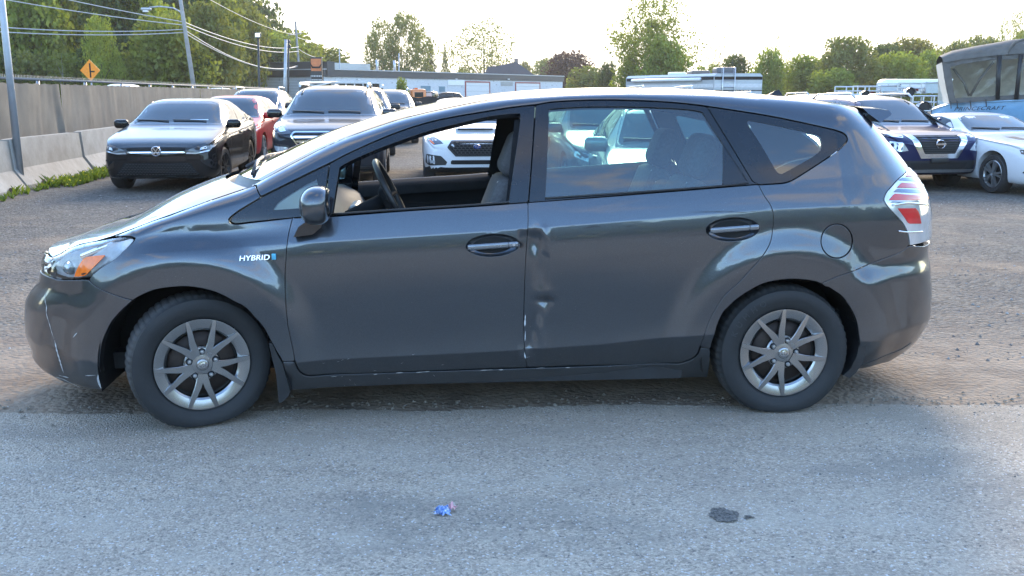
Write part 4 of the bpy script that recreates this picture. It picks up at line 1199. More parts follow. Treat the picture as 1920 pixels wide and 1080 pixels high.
# ---- navy crossover with the U shaped chrome grille
X_T = [(x, z + .015) for x, z in SUV_T]
c = BGCar('navy_crossover', 'dark blue crossover with a U shaped chrome grille behind the wagon tail lamp', 'car', 7.62, 17.75, LOTPHI + R(-3), X_T, SUV_S, 4.65, .92, .36, (.92, 3.62), P_blue, zb=.32)
suv_glass(c); c.wheels('five', RIM_S); c.mirrors(1.42, 1.20, P_blue, w=.24, out=.12); c.handles((2.35, 3.4), 1.0, P_blue); c.seams((1.3, 2.62, 3.62), .4, 1.1)
gr = c.patch('grille', 'f', [(-.44, 1.0), (.44, 1.0), (.29, .68), (-.29, .68)], M_dark, step=.06)
for z in np.linspace(.71, .98, 8): c.patch('grille_bar', 'f', [(-.30 - (z - .68) * .44, z), (.30 + (z - .68) * .44, z), (.30 + (z - .68) * .44, z - .012), (-.30 - (z - .68) * .44, z - .012)], M_black, off=.010, step=.08, parent=gr)
c.patch('grille_surround', 'f', [(-.60, 1.01), (-.46, 1.0), (-.295, .68), (.295, .68), (.46, 1.0), (.60, 1.01), (.36, .60), (-.36, .60)], M_chrome, off=.014, step=.05, parent=gr)
c.both('lamp_strip', 'f', [(.62, 1.005), (.84, 1.03), (.86, .985), (.66, .96)], M_lampw, step=.05)
hl = c.both('headlamp', 'f', [(.60, .74), (.70, .88), (.84, .90), (.86, .80), (.76, .72)], M_lampw, step=.05)
c.patch('lower_band', 'f', [(-.84, .56), (.84, .56), (.80, .38), (-.80, .38)], M_black, off=.006, step=.08)
c.patch('lower_grille', 'f', [(-.56, .52), (.56, .52), (.5, .42), (-.5, .42)], M_dark, off=.010, step=.08)
mm = MB(); p, n = c.front_at(0, .565, .02); mm.rbox(tuple(p), (.03, .34, .09), .01, 2); mm.build('plate_bracket', M_black, c.e, smooth=True)
c.patch('skid_plate', 'f', [(-.70, .40), (.70, .40), (.66, .355), (-.66, .355)], M_silver, off=.014, step=.08)
em = c.ring('emblem', 0, .845, .088, .080, .012, M_chrome, off=.022, fillm=M_gloss)
c.strokes('emblem_mark', 0, .845, [((.10, 0), (-.10, 0))], .030, M_chrome, em, off=.028)
for sg in (-1, 1):
    mm = MB(); mm.tube([(-.35, sg * .60, 1.655), (-.2, sg * .61, 1.73), (1.2, sg * .60, 1.715), (1.45, sg * .58, 1.63)], .022, 6); mm.build('roof_rail', M_silver, c.e, smooth=True)
# ---- white coupe at the right edge
c = BGCar('white_coupe', 'white two door coupe with black and silver wheels at the right edge', 'car', 9.613, 16.78, R(-13), COU_T, COU_S, 4.78, .955, .345, (.97, 3.69), P_white, zb=.24)
h = c.L / 2
c.glass([(-.74, 1.065), (.74, 1.065), (.60, 1.28), (.46, 1.325), (-.46, 1.325), (-.60, 1.28)], [[(2.02 - h, .98), (2.48 - h, 1.25), (2.8 - h, 1.305), (3.2 - h, 1.285), (3.46 - h, 1.03), (3.4 - h, .99)], [(3.55 - h, 1.05), (3.35 - h, 1.26), (3.7 - h, 1.16), (3.78 - h, 1.08)]])
c.wheels('five', RIM_S, R(0)); c.mirrors(1.95, 1.03, P_white); c.handles((3.1,), .86, P_white); c.seams((1.75, 3.35), .32, .92)
hl = c.both('headlamp', 'f', [(.50, .665), (.56, .70), (.78, .765), (.88, .80), (.90, .73), (.80, .665), (.60, .645)], M_lampd, step=.05)
for o, sg in zip(hl, (1, -1)): c.patch('lamp_eye', 'f', [(sg * .62, .675), (sg * .72, .69), (sg * .74, .73), (sg * .64, .71)], M_lampw, off=.009, step=.04, parent=o); c.patch('lamp_strip', 'f', [(sg * .78, .70), (sg * .86, .73), (sg * .87, .775), (sg * .80, .75)], M_lampw, off=.009, step=.04, parent=o)
c.patch('grille', 'f', [(-.48, .68), (.48, .68), (.52, .56), (.42, .50), (-.42, .50), (-.52, .56)], M_dark)
c.both('fog_bezel', 'f', [(.60, .50), (.86, .56), (.90, .40), (.62, .38)], M_dark, step=.05); c.patch('lower_grille', 'f', [(-.5, .30), (.5, .30), (.5, .44), (-.5, .44)], M_dark)
c.patch('hood_vent', 't', [(.95 - h, .25), (1.35 - h, .22), (1.35 - h, .42), (1.0 - h, .40)], M_black, off=.004)
# ---- cars seen through the rear door window
c = BGCar('silver_sedan', 'silver sedan standing ahead of the row, seen through the rear door window of the wagon', 'car', 1.72, 8.4, R(2), SED_T, SED_S, 4.70, .90, .33, (.92, 3.61), P_silver)
sedan_glass(c); c.wheels('five', RIM_S); c.mirrors(1.60, 1.04, P_silver); c.handles((2.5, 3.45), .86, P_silver); c.seams((1.45, 2.68, 3.72), .32, .95)
c.both('headlamp', 'f', [(.48, .62), (.6, .70), (.82, .76), (.84, .68), (.7, .62)], M_lampw, step=.05); c.patch('grille', 'f', [(-.4, .42), (.4, .42), (.46, .62), (-.46, .62)], M_dark)
c = BGCar('grey_sedan', 'grey sedan behind the silver sedan, seen through the rear door window of the wagon', 'car', 1.75, 14.0, LOTPHI + R(1), SED_T, SED_S, 4.70, .90, .33, (.92, 3.61), P_grey)
sedan_glass(c); c.wheels('five', RIM_S); c.mirrors(1.60, 1.04, P_grey); c.handles((2.5, 3.45), .86, P_grey); c.seams((1.45, 2.68), .32, .95)
c.both('headlamp', 'f', [(.48, .62), (.6, .70), (.82, .76), (.84, .68), (.7, .62)], M_lampw, step=.05); c.patch('grille', 'f', [(-.4, .42), (.4, .42), (.46, .62), (-.46, .62)], M_dark)
# ---- farther rows: roofs and screens show
def far_car(kind, name, label, X, Y, pm, phi=LOTPHI, dz=0.0, rails=True, rim=RIM_S):
    if kind == 'suv':
        c = BGCar(name, label, 'car', X, Y, phi, [(x, z + dz) if z > 1.2 else (x, z) for x, z in SUV_T], SUV_S, 4.69, .92, .36, (.90, 3.60), pm, zb=.30); suv_glass(c); c.mirrors(1.42, 1.20, M_black)
        if rails:
            for sg in (-1, 1):
                mm = MB(); mm.tube([(-.35, sg * .60, 1.645 + dz), (-.2, sg * .61, 1.72 + dz), (1.2, sg * .60, 1.70 + dz), (1.45, sg * .58, 1.61 + dz)], .022, 6); mm.build('roof_rail', M_silver, c.e, smooth=True)
        c.both('headlamp', 'f', [(.50, .88), (.62, .98), (.86, 1.04), (.86, .90), (.7, .86)], M_lampw, step=.07); c.patch('grille', 'f', [(-.44, .66), (.44, .66), (.5, .92), (-.5, .92)], M_dark)
    elif kind == 'sedan':
        c = BGCar(name, label, 'car', X, Y, phi, SED_T, SED_S, 4.70, .90, .33, (.92, 3.61), pm); sedan_glass(c); c.mirrors(1.55, 1.03, pm)
        c.both('headlamp', 'f', [(.48, .62), (.6, .70), (.82, .76), (.84, .68), (.7, .62)], M_lampw, step=.07); c.patch('grille', 'f', [(-.4, .42), (.4, .42), (.46, .62), (-.46, .62)], M_dark)
    else:
        c = BGCar(name, label, 'car', X, Y, phi, HAT_T, HAT_S, 4.10, .87, .31, (.82, 3.35), pm); hat_glass(c); c.mirrors(1.30, 1.04, pm)
        c.both('headlamp', 'f', [(.50, .70), (.62, .80), (.82, .88), (.84, .78), (.72, .68)], M_lampw, step=.07); c.patch('grille', 'f', [(-.42, .40), (.42, .40), (.5, .62), (-.5, .62)], M_dark)
    c.wheels('five', rim); return c
far_car('suv', 'grey_suv', 'grey SUV with roof rails in the third row behind the red hatchback', -7.15, 27.2, P_grey, dz=.0)
far_car('suv', 'black_suv', 'black SUV behind the dark blue SUV, in front of the orange truck', -3.75, 24.2, P_black, dz=.03)
far_car('suv', 'black_suv', 'black SUV mostly hidden behind another, only its mirror and side showing', -3.75, 30.5, P_black, dz=-.02)
far_car('suv', 'white_suv', 'white SUV whose roof shows just above the wagon roof below the camper', 4.05, 22.5, P_white, dz=.10)
far_car('suv', 'silver_suv', 'silver SUV roof right of the white one, below the camper ladder', 6.45, 26.5, P_silver, dz=.05)
far_car('sedan', 'silver_sedan', 'silver sedan roof sloping down to the rear spoiler of the wagon', 5.35, 16.4, P_silver, dz=.0)
far_car('suv', 'white_suv', 'white SUV with roof rails just left of the navy crossover', 8.85, 25.2, P_white, dz=.04)
far_car('suv', 'dark_suv', 'dark SUV parked sideways in front of the white garage building', -10.4, 118, P_black, phi=R(80), rails=False)
far_car('sedan', 'white_sedan', 'white sedan parked sideways before the garage door', -4.9, 114, P_white, phi=R(76))
far_car('suv', 'white_suv', 'white van roof passing behind the fence below the orange sign', -17.0, 42.0, P_white, phi=R(-7), dz=.28, rails=False)
far_car('suv', 'white_suv', 'white car roof passing behind the fence right of the leaning pole', -15.6, 52.0, P_white, phi=R(-7), dz=.16, rails=False)
# ================================================================== building and yard things
BA = at(607, 130, 109); BB = at(1055, 142, 154)
bdir = np.array([BB[0] - BA[0], BB[1] - BA[1], 0]); BL = np.linalg.norm(bdir); bdir /= BL
bnrm = np.array([bdir[1], -bdir[0], 0])
b_e = empty('garage_building', (BA[0], BA[1], -.3), math.atan2(bdir[1], bdir[0]))
tag(b_e, 'long low white brick garage with a dark flat parapet and two garage doors', 'building')
def bpx(u, v):
    "photo pixel on the front wall -> (along, height)"
    d = ray(u, v); o = np.array([0, 0, HEYE]); w = np.array([BA[0], BA[1], 0])
    t = ((w - o) @ bnrm) / (d @ bnrm); p = o + d * t
    return (p - w) @ bdir, p[2] + .3
zt_ = bpx(621, 131)[1]; zw_ = bpx(700, 145.5)[1]
def mat_brick(k):
    t = NT(k); p = t.pos((1, 1, 1))
    c = t.n('ShaderNodeMapping', {0: p, 2: (math.pi / 2, 0, 0)}).outputs[0]
    b = t.n('ShaderNodeTexBrick', {'Vector': c, 'Color1': (.66, .68, .70, 1), 'Color2': (.58, .60, .63, 1), 'Mortar': (.40, .41, .42, 1), 'Scale': 3.0, 'Mortar Size': .02}).outputs[0]
    n = t.ramp(t.noise(t.pos((1, 1, 1.6)), 1.3, 6, .7), (.58, 0), (.63, .8))
    return t.done(t.bsdf(t.mix(n, b, (.25, .235, .22)), .85))
M_brick = mat('white_brick', mat_brick)
mm = MB(); mm.box((BL / 2, 7, zw_ / 2), (BL, 14, zw_)); wall = mm.build('wall', M_brick, b_e)
M_par = plain('parapet_dark', (.050, .048, .050), .6, var=.1, scale=1)
mm = MB(); mm.box((BL / 2, 7, (zw_ + zt_) / 2 + .001), (BL + .3, 14.3, zt_ - zw_)); mm.build('parapet', M_par, b_e)
mm = MB(); mm.box((BL / 2, 7, zt_ + .06), (BL + .45, 14.45, .10)); mm.build('roof_edge', plain('roof_trim', (.42, .42, .42), .5), b_e)
a0, a1 = bpx(607, 115)[0], bpx(621, 115)[0]; zz = bpx(607, 115)[1]
mm = MB(); mm.box(((a0 + a1) / 2 + .2, 4, (zz + zw_) / 2), (a1 - a0, 8.6, zz - zw_)); mm.build('entrance_tower', M_par, b_e)
q0, q1 = bpx(640, 120), bpx(755, 134)
mm = MB(); mm.box(((q0[0] + q1[0]) / 2, 8, zt_ + .55), (q1[0] - q0[0], 6, .9)); mm.build('roof_hall', plain('metal_roof', (.30, .33, .36), .4, .5), b_e)
for u in (756, 788, 648):
    q = bpx(u, 130); mm = MB(); mm.tube([(q[0], 4, zt_), (q[0], 4, zt_ + 1.5)], .17, 8); mm.build('roof_vent', M_silver, b_e, smooth=True)
def facade(name, u0, v0, u1, v1, m, out=.04, frame=None):
    a, b = bpx(u0, v0), bpx(u1, v1); z0 = min(b[1], a[1]); z1 = max(a[1], b[1])
    if name == 'garage_door': z0 = .02
    mm = MB(); mm.box(((a[0] + b[0]) / 2, -out / 2, (z0 + z1) / 2), (abs(b[0] - a[0]), out, z1 - z0)); o = mm.build(name, m, b_e)
    if frame:
        mm = MB(); x0, x1 = a[0], b[0]; f = .16
        mm.box((x0 - f / 2, -.05, (z0 + z1) / 2), (f, .10, z1 - z0)); mm.box((x1 + f / 2, -.05, (z0 + z1) / 2), (f, .10, z1 - z0)); mm.box(((x0 + x1) / 2, -.05, z1 + f / 2), (x1 - x0 + 2 * f, .10, f))
        mm.build('door_frame', frame, o)
    return o, a, b
M_redf = plain('frame_red', (.30, .05, .045), .6)
for u0, u1, v0 in ((873, 917, 154.5), (967, 1011, 156)):
    o, a, b = facade('garage_door', u0, v0, u1, 178, plain('garage_door_white', (.66, .66, .66), .5, var=.05), .05, M_redf)
    for k in range(1, 5):
        z = b[1] * 0 + .02 + k * .7; mm = MB(); mm.box(((a[0] + b[0]) / 2, -.056, z), (abs(b[0] - a[0]), .012, .03)); mm.build('door_groove', plain('groove', (.35, .35, .35), .6), o)
facade('wall_panel', 839, 149.5, 870, 160, plain('panel_white', (.75, .76, .77), .5, var=.04), .08)
facade('wall_panel', 939, 153.5, 961, 161, plain('panel_grey', (.33, .33, .32), .6), .06)
for u0, u1, v0, v1 in ((789, 807, 161, 176), (823, 834, 162, 172)):
    facade('window', u0, v0, u1, v1, plain('pane_blue', (.18, .28, .34), .1), .05)
for k in range(5):
    u0 = 634 + k * 16; facade('window', u0, 157, u0 + 13, 169, M_glass, .05)
facade('window_band', 632, 155.5, 714, 156.6, plain('band_white', (.7, .7, .7), .5), .09)
for u in (668, 760, 852, 950): facade('wall_lamp', u, 147.6, u + 2.4, 149.4, M_white, .3)
# sign board
sp_ = at(593, 107, 72); e = empty('sign_board', (sp_[0], sp_[1], 0)); tag(e, 'tall black sign board with an orange emblem panel left of the garage building', 'sign')
hz_ = sp_[2]; w_ = 20 / FPX * 72
mm = MB(); mm.box((0, 0, hz_ / 2 + .2), (w_, .35, hz_ - .4)); mm.build('board', plain('board_black', (.028, .026, .026), .5), e)
mm = MB(); mm.box((0, -.19, hz_ - .55), (w_ * .92, .03, .85)); p_ = mm.build('emblem_panel', plain('sign_orange_dark', (.55, .16, .05), .5, var=.25, scale=3), e)
mm = MB(); mm.prism([(-.40, hz_ - .42), (-.30, hz_ - .78), (.30, hz_ - .78), (.40, hz_ - .42), (.22, hz_ - .66), (-.22, hz_ - .66)], -.225, -.21); mm.build('emblem', M_dark, p_)
r = np.random.default_rng(2)
for k in range(5):
    mm = MB(); x = -.42
    while x < .36:
        l = r.uniform(.05, .14); mm.box((x + l / 2, -.18, hz_ - 1.32 - k * .27), (l, .012, .07)); x += l + .03
    o = mm.build('letter_row', plain('letter_white', (.55, .55, .54), .5), e); o['kind'] = 'stuff'
# enclosed trailer with its pale peaked front
T_Y = 66; p0 = at(560.5, 151, T_Y); p1 = at(622, 151, T_Y)
e = empty('cargo_trailer', ((p0[0] + p1[0]) / 2, T_Y, 0)); tag(e, 'black enclosed cargo trailer with a pale roof left of the low building', 'trailer')
tw = p1[0] - p0[0]; zt2 = at(590, 156, T_Y)[2]; zt3 = at(590, 151, T_Y)[2]
mm = MB(); mm.box((0, 1.6, zt2 / 2 + .2), (tw * .94, 3.2, zt2 - .4)); mm.build('box_body', M_gloss, e)
mm = MB(); mm.add([(-tw / 2, 0, zt2), (0, -.15, zt2 - .22), (tw / 2, 0, zt2), (tw / 2, 3.3, zt3), (-tw / 2, 3.3, zt3), (-tw / 2, 0, zt2 + .06), (0, -.15, zt2 - .12), (tw / 2, 0, zt2 + .06)], [(0, 1, 6, 5), (1, 2, 7, 6), (5, 6, 7, 3, 4), (0, 4, 3, 2, 1)]); mm.build('roof_cap', plain('roof_pale', (.5, .52, .5), .4), e)
mm = MB(); mm.box((-.02 * tw, -.03, zt2 * .55), (.10 * tw, .05, zt2 * .7)); mm.build('front_post', M_silver, e)
mm = MB(); mm.prism([(tw * .26, zt2 - .44), (tw * .30, zt2 - .28), (tw * .36, zt2 - .36), (tw * .42, zt2 - .42)], -.02, -.006); mm.build('emblem', M_white, e)
for sg in (-1, 1): mm = MB(); mm.lathe([(.0001, -.1), (.33, -.1), (.33, .1), (.0001, .1)], 16, 'x', (sg * tw * .48, 1.8, .33)); mm.build('wheel', M_rubber, e)
# black mesh fence in front of the building
f0 = at(756, 182, 62); f1 = at(826, 181, 62)
e = empty('mesh_fence', (f0[0], 62, 0)); tag(e, 'low black cloth fence in front of the garage building', 'fence')
L_ = f1[0] - f0[0]
A = np.array([[(x, .05 * math.sin(x * 3), z + (.05 * math.sin(x * 5) if z > 1 else 0)) for z in np.linspace(.05, f0[2], 6)] for x in np.linspace(-1.5, L_ + 4, 60)])
mm = MB(); mm.grid(A); mm.build('cloth', plain('cloth_black', (.012, .012, .014), .8), e, smooth=True)
for k in range(6): mm = MB(); mm.tube([(-1.5 + k * 1.6, .1, 0), (-1.5 + k * 1.6, .1, f0[2] + .05)], .03, 6); mm.build('fence_post', M_black, e)
# orange tow truck
q = at(748, 175, 84); e = empty('tow_truck', (q[0], 84, 0), R(14)); e.scale = (.82, .82, .82); tag(e, 'orange tow truck with its boom up, before the white wall', 'truck')
O_ = plain('truck_orange', (.62, .17, .03), .4, coat=.6)
mm = MB(); mm.rbox((1.9, 0, 1.35), (1.5, 2.0, 1.9), .18, 3); cb = mm.build('cab', O_, e, smooth=True)
mm = MB(); mm.box((2.668, 0, 1.75), (.02, 1.6, .6)); mm.box((1.9, -1.008, 1.75), (.9, .02, .5)); mm.build('cab_glass', M_glass, cb)
mm = MB(); mm.box((-.6, 0, .95), (3.6, 1.9, .35)); mm.build('bed', M_black, e); mm = MB(); mm.box((-1.0, -.8, 1.35), (2.4, .3, .5)); mm.box((-1.0, .8, 1.35), (2.4, .3, .5)); mm.build('tool_box', O_, e)
mm = MB(); mm.bar((.4, 0, 1.3), (-2.2, 0, 2.35), .28, .3); mm.build('boom', O_, e); mm = MB(); mm.bar((.8, .4, 1.2), (.9, .4, 2.6), .12); mm.bar((.8, -.4, 1.2), (.7, -.4, 2.5), .12); mm.build('mast', M_black, e)
mm = MB(); mm.box((1.7, 0, 2.36), (.3, 1.2, .12)); mm.build('beacon_bar', M_amber, e)
for x in (1.9, -1.2):
    for sg in (-1, 1): mm = MB(); mm.lathe([(.0001, -.12), (.45, -.12), (.45, .12), (.0001, .12)], 16, 'y', (x, sg * .9, .45)); mm.build('wheel', M_rubber, e)
q = at(806, 178, 92); e = empty('pickup_truck', (q[0], 92, 0), R(170)); tag(e, 'small black pickup truck parked beside the black cloth fence', 'truck')
mm = MB(); mm.rbox((.2, 0, 1.25), (1.7, 1.7, .95), .25, 3); cb = mm.build('cab', M_gloss, e, smooth=True); mm = MB(); mm.rbox((0, 0, .75), (4.6, 1.8, .55), .12, 3); mm.build('body', M_gloss, e, smooth=True)
mm = MB(); mm.box((.2, .852, 1.4), (1.2, .02, .4)); mm.box((.2, -.852, 1.4), (1.2, .02, .4)); mm.build('side_window', M_lampw, cb)
for x in (1.5, -1.4):
    for sg in (-1, 1): mm = MB(); mm.lathe([(.0001, -.1), (.36, -.1), (.36, .1), (.0001, .1)], 16, 'y', (x, sg * .82, .36)); mm.build('wheel', M_rubber, e)
tree(752, 147, 26, 80, 'bush', L_light, 'small light green sapling in front of the orange tow truck', None, 'shrub', 3)
# dark gabled house behind the building
H_Y = 178; a = at(913, 125, H_Y); b = at(997, 139, H_Y); ap = at(968, 116, H_Y)
e = empty('house', (a[0], H_Y, 0)); tag(e, 'dark roofed house behind the low garage building', 'house'); w_ = b[0] - a[0]
mm = MB(); mm.box((w_ / 2, 4, a[2] / 2 - .4), (w_ * .9, 8, a[2] - .8)); mm.build('wall', plain('house_wall', (.20, .20, .22), .8), e)
mm = MB(); xa = ap[0] - a[0]
mm.prism([(-.5, b[2]), (.2, a[2]), (xa - 3.4, a[2] + .1), (xa, ap[2]), (w_ + .5, b[2] - .2)], -.4, 8.4); mm.build('roof', plain('house_roof', (.07, .07, .09), .8, var=.2), e)
mm = MB(); mm.box((xa, 2, ap[2]), (.7, .7, 1.3)); mm.build('chimney', plain('chimney_brick', (.2, .16, .14), .8), e)
# camper trailer with a ladder
C_Y = 52; a = at(1340, 137.5, C_Y); b = at(1430, 137.5, C_Y); zc_ = a[2] + .2
e = empty('camper', ((a[0] + b[0]) / 2, C_Y, -.2), R(0)); tag(e, 'grey camper trailer with a rear ladder and roof boxes, above the wagon roof', 'camper'); w_ = b[0] - a[0]
sk = -3.6
def cp(x, y, z): return (x + sk * y / 8.5, y, z)
M_camp = plain('camper_skin', (.40, .42, .45), .35, .3, var=.08, scale=2)
V = [cp(x, y, z) for y in (0, 8.5) for x, z in ((-w_ / 2, .55), (w_ / 2, .55), (w_ / 2, zc_ - .12), (w_ / 2 - .12, zc_), (-w_ / 2 + .12, zc_), (-w_ / 2, zc_ - .12))]
mm = MB(); mm.add(V, [(0, 1, 2, 3, 4, 5), (11, 10, 9, 8, 7, 6)] + [(i, 6 + i, 6 + (i + 1) % 6, (i + 1) % 6) for i in range(6)]); mm.build('body', M_camp, e)
for z, h, m_ in ((zc_ - .24, .16, M_dark), (zc_ - .62, .20, plain('camper_stripe', (.55, .55, .56), .45)), (zc_ - .86, .05, M_black), (zc_ - 1.15, .24, plain('camper_stripe', (.55, .55, .56), .45))):
    mm = MB(); mm.box((0, -.012, z), (w_ - .02, .02, h)); mm.build('stripe', m_, e)
    mm = MB(); mm.add([cp(-w_ / 2 - .015, .05, z - h / 2), cp(-w_ / 2 - .015, 8.4, z - h / 2), cp(-w_ / 2 - .015, 8.4, z + h / 2), cp(-w_ / 2 - .015, .05, z + h / 2)], [(0, 1, 2, 3)]); mm.build('stripe', m_, e)
mm = MB(); mm.tube([cp(-w_ / 2 - .12, 1.0, zc_ - .28), cp(-w_ / 2 - .12, 7.6, zc_ - .28)], .09, 8); mm.build('awning_roll', M_white, e, smooth=True)
for x in (-.62, .0): 
    mm = MB(); mm.tube([(x - .2, -.12, .8), (x - .2, -.12, zc_ + .28), (x - .2, .25, zc_ + .30), (x - .2, .3, zc_)], .03, 6); mm.build('ladder_rail', M_silver, e, smooth=True)
for k in range(6): mm = MB(); mm.tube([(-.82, -.12, 1.0 + k * .35), (-.2, -.12, 1.0 + k * .35)], .022, 6); mm.build('ladder_rung', M_silver, e)
for y, l, h, m_ in ((1.2, 1.3, .34, plain('pod_grey', (.10, .10, .11), .4)), (3.4, 1.6, .22, plain('pod_brown', (.16, .13, .11), .5)), (5.4, .5, .18, M_white)):
    mm = MB(); q = cp(0, y, zc_ + h / 2 - .01); mm.rbox(q, (1.0, l, h), .1, 3); mm.build('roof_unit', m_, e, smooth=True)
for sg in (-1, 1): mm = MB(); q = cp(sg * (w_ / 2 - .2), 4.5, .36); mm.lathe([(.0001, -.12), (.36, -.12), (.36, .12), (.0001, .12)], 16, 'x', q); mm.build('wheel', M_rubber, e)
# stacked aluminium utility trailers
M_alu = plain('aluminium', (.55, .57, .58), .38, .75, var=.12); M_plate = plain('aluminium_sheet', (.42, .47, .49), .45, .55, var=.1)
def util_trailer(u0, u1, vt, vb, Y, label, fold=True):
    a = at(u0, vt, Y); b = at(u1, vb, Y); L = b[0] - a[0]; z0, z1 = b[2], a[2]; H = z1 - z0
    e = empty('utility_trailer', (a[0], Y, z0), R(3)); tag(e, label, 'trailer', 'stacked aluminium trailers')
    mm = MB(); mm.box((L / 2, .75, .05), (L, 1.5, .07)); mm.build('deck', M_alu, e)
    for y in (0, 1.5):
        for z in (H, H * .55):
            mm = MB(); mm.tube([(0, y, z), (L, y, z)], .025, 6); mm.build('side_rail', M_alu, e, smooth=True)
        for k in range(5):
            mm = MB(); mm.tube([(L * k / 4, y, 0), (L * k / 4, y, H)], .022, 6); mm.build('rail_post', M_alu, e)
    mm = MB(); mm.box((L * .78, -.03, H * .52), (L * .40, .03, H * .90)); mm.build('ramp_sheet', M_plate, e)
    mm = MB(); mm.tube([(L * .57, -.05, H * .02), (L * .57, -.05, H * 1.06), (L * .99, -.05, H * 1.06), (L * .99, -.05, H * .02)], .028, 6); mm.build('ramp_frame', M_alu, e, smooth=True)
    mm = MB(); q = (L * .22, -.10, H * .30)
    an = np.linspace(0, math.pi, 12); rr = H * .52
    mm.add([(q[0] + rr * math.cos(t), y, q[2] - H * .22 + rr * math.sin(t)) for t in an for y in (-.24, 0)], [(2 * i, 2 * i + 1, 2 * i + 3, 2 * i + 2) for i in range(11)]); mm.build('mudguard', plain('mudguard', (.62, .64, .66), .3, .6), e, smooth=True)
    mm = MB(); mm.lathe([(.0001, -.14), (rr * .55, -.14), (rr * .85, -.12), (rr * .85, .04)], 20, 'y', (q[0], -.05, q[2] - H * .12)); mm.build('wheel', M_rubber, e, smooth=True, angle=40)
    mm = MB(); mm.box((L * .40, .3, H * .42), (L * .16, .4, H * .35)); mm.build('load', plain('load_red', (.16, .035, .035), .6), e)
    return e
util_trailer(1600, 1690, 162, 181, 31, 'left upper aluminium trailer of the stack, with a red load')
util_trailer(1684, 1772, 156, 176, 30, 'top right aluminium trailer of the stack, next to the boat canopy')
util_trailer(1712, 1792, 180, 206, 29.2, 'middle aluminium trailer of the stack, behind the crossover windscreen')
util_trailer(1730, 1800, 208, 232, 28.8, 'lowest aluminium trailer of the stack, by the boat bow')
q = at(1709, 150, 32.5); e = empty('tarp_roll', (q[0], 32.5, q[2] - .3)); tag(e, 'white rounded bundle on top of the aluminium trailers', 'bundle'); mm = MB(); mm.rbox((0, 0, .12), (2.1, .7, .42), .19, 3); mm.build('wrap', M_white, e, smooth=True)
mm = MB(); mm.tube([(-.5, -.36, .05), (-.5, -.36, .22)], .03, 6); mm.build('strap', M_black, e)
# boat with a dark canvas enclosure
K_Y = 22.5
KN = np.array([math.sin(R(20)), math.cos(R(20)), 0.0]); KP0 = at(1770, 150, K_Y)
def kp(u, v, dy=0):
    d = ray(u, v); o = np.array([0, 0, HEYE]); return o + d * (((KP0 - o) @ KN) / (d @ KN)) + KN * dy
def kd(y, z=0.0): return KN * y + np.array([0, 0, z])
o0 = kp(1770, 215); e = empty('boat', (o0[0], K_Y, -.25)); tag(e, 'blue and white motor boat under a dark canvas enclosure with clear windows', 'boat')
E0_ = np.array([o0[0], K_Y, -.25])
def kl(u, v, dy=0): return tuple(kp(u, v, dy) - E0_)
M_canvas = plain('canvas_grey', (.115, .108, .10), .9, var=.2, scale=6, bump=.15)
M_hull = plain('hull_blue', (.20, .38, .56), .18, var=.08, coat=.8)
# hull: bow at left
hx = [(1752, .55), (1765, .30), (1785, .10), (1850, .02), (1950, 0.0), (2150, 0)]
rows_ = []
for u, k in hx:
    top = np.array(kl(u, np.interp(u, [1752, 1780, 1900, 2150], [207, 195, 187.5, 184]))); 
    b = np.array(kl(u, 250))
    half = 1.25 * (1 - k * 1.55) if k < .6 else .1
    half = max(half, .08)
    cy = 1.25
    rows_.append([tuple(top + kd(cy - half)), tuple(top + kd(cy - half * .98, -.25)), tuple(top + kd(cy - half * .85, b[2] - top[2])), tuple(top + kd(cy, b[2] - .5 - top[2])), tuple(top + kd(cy + half * .85, b[2] - top[2])), tuple(top + kd(cy + half))])
mm = MB(); mm.grid(np.array(rows_)); hull = mm.build('hull', M_hull, e, smooth=True)
mm = MB(); mm.grid(np.array([[r_[0], tuple((np.array(r_[0]) + np.array(r_[5])) / 2 + np.array([0, 0, .01])), r_[5]] for r_ in rows_])); mm.build('deck', M_white, e, smooth=True)
mm = MB(); mm.tube([tuple(np.array(r_[0]) + np.array([0, -.02, 0])) for r_ in rows_], .018, 6); mm.build('rub_rail', M_hull, hull, smooth=True)
# enclosure frame panels
def cpanel(name, P, m, dy=0.0, holes=None):
    mm = MB(); mm.add([kl(*p, dy) for p in P], [tuple(range(len(P)))]); return mm.build(name, m, e)
roofP = [(1766, 106), (1790, 96), (1840, 86), (1876, 80), (1905, 74), (1960, 70), (2100, 70)]
eaveP = [(1768, 118), (1800, 112), (1840, 107), (1876, 103), (1905, 101), (1960, 99), (2100, 98)]
A = []
for (u, v), (u2, v2) in zip(roofP, eaveP):
    a = np.array(kl(u2, v2)); t_ = np.array(kl(u, v, .25))
    rr = [a + kd(-.03), a * .6 + t_ * .4 + kd(-.10, .03), t_, t_ + kd(.9, .05), t_ + kd(1.9, -.02), a + kd(2.5)]
    A.append(rr)
mm = MB(); mm.grid(np.array(A)); rf = mm.build('canvas_roof', M_canvas, e, smooth=True)
mm = MB(); mm.tube([kl(1889, 103), kl(1894, 90), kl(1904, 79), kl(1922, 74)], .03, 6); mm.build('roof_seam', M_canvas, rf, smooth=True)
mm = MB()
lowv = lambda u: np.interp(u, [1777, 1900, 2100], [192, 186, 184])
W1 = [(1782, 126), (1800, 121), (1842, 114), (1868, 111), (1866, 180), (1790, 184)]
W2 = [(1879, 112), (1913, 110), (1903, 178), (1872, 180)]
W3 = [(1918, 110), (2000, 108), (2000, 176), (1909, 178)]
outer = [(1766, 117), (1800, 111), (1840, 106), (1905, 100.5), (2060, 98), (2060, 186), (1900, 187), (1780, 194), (1771, 150)]
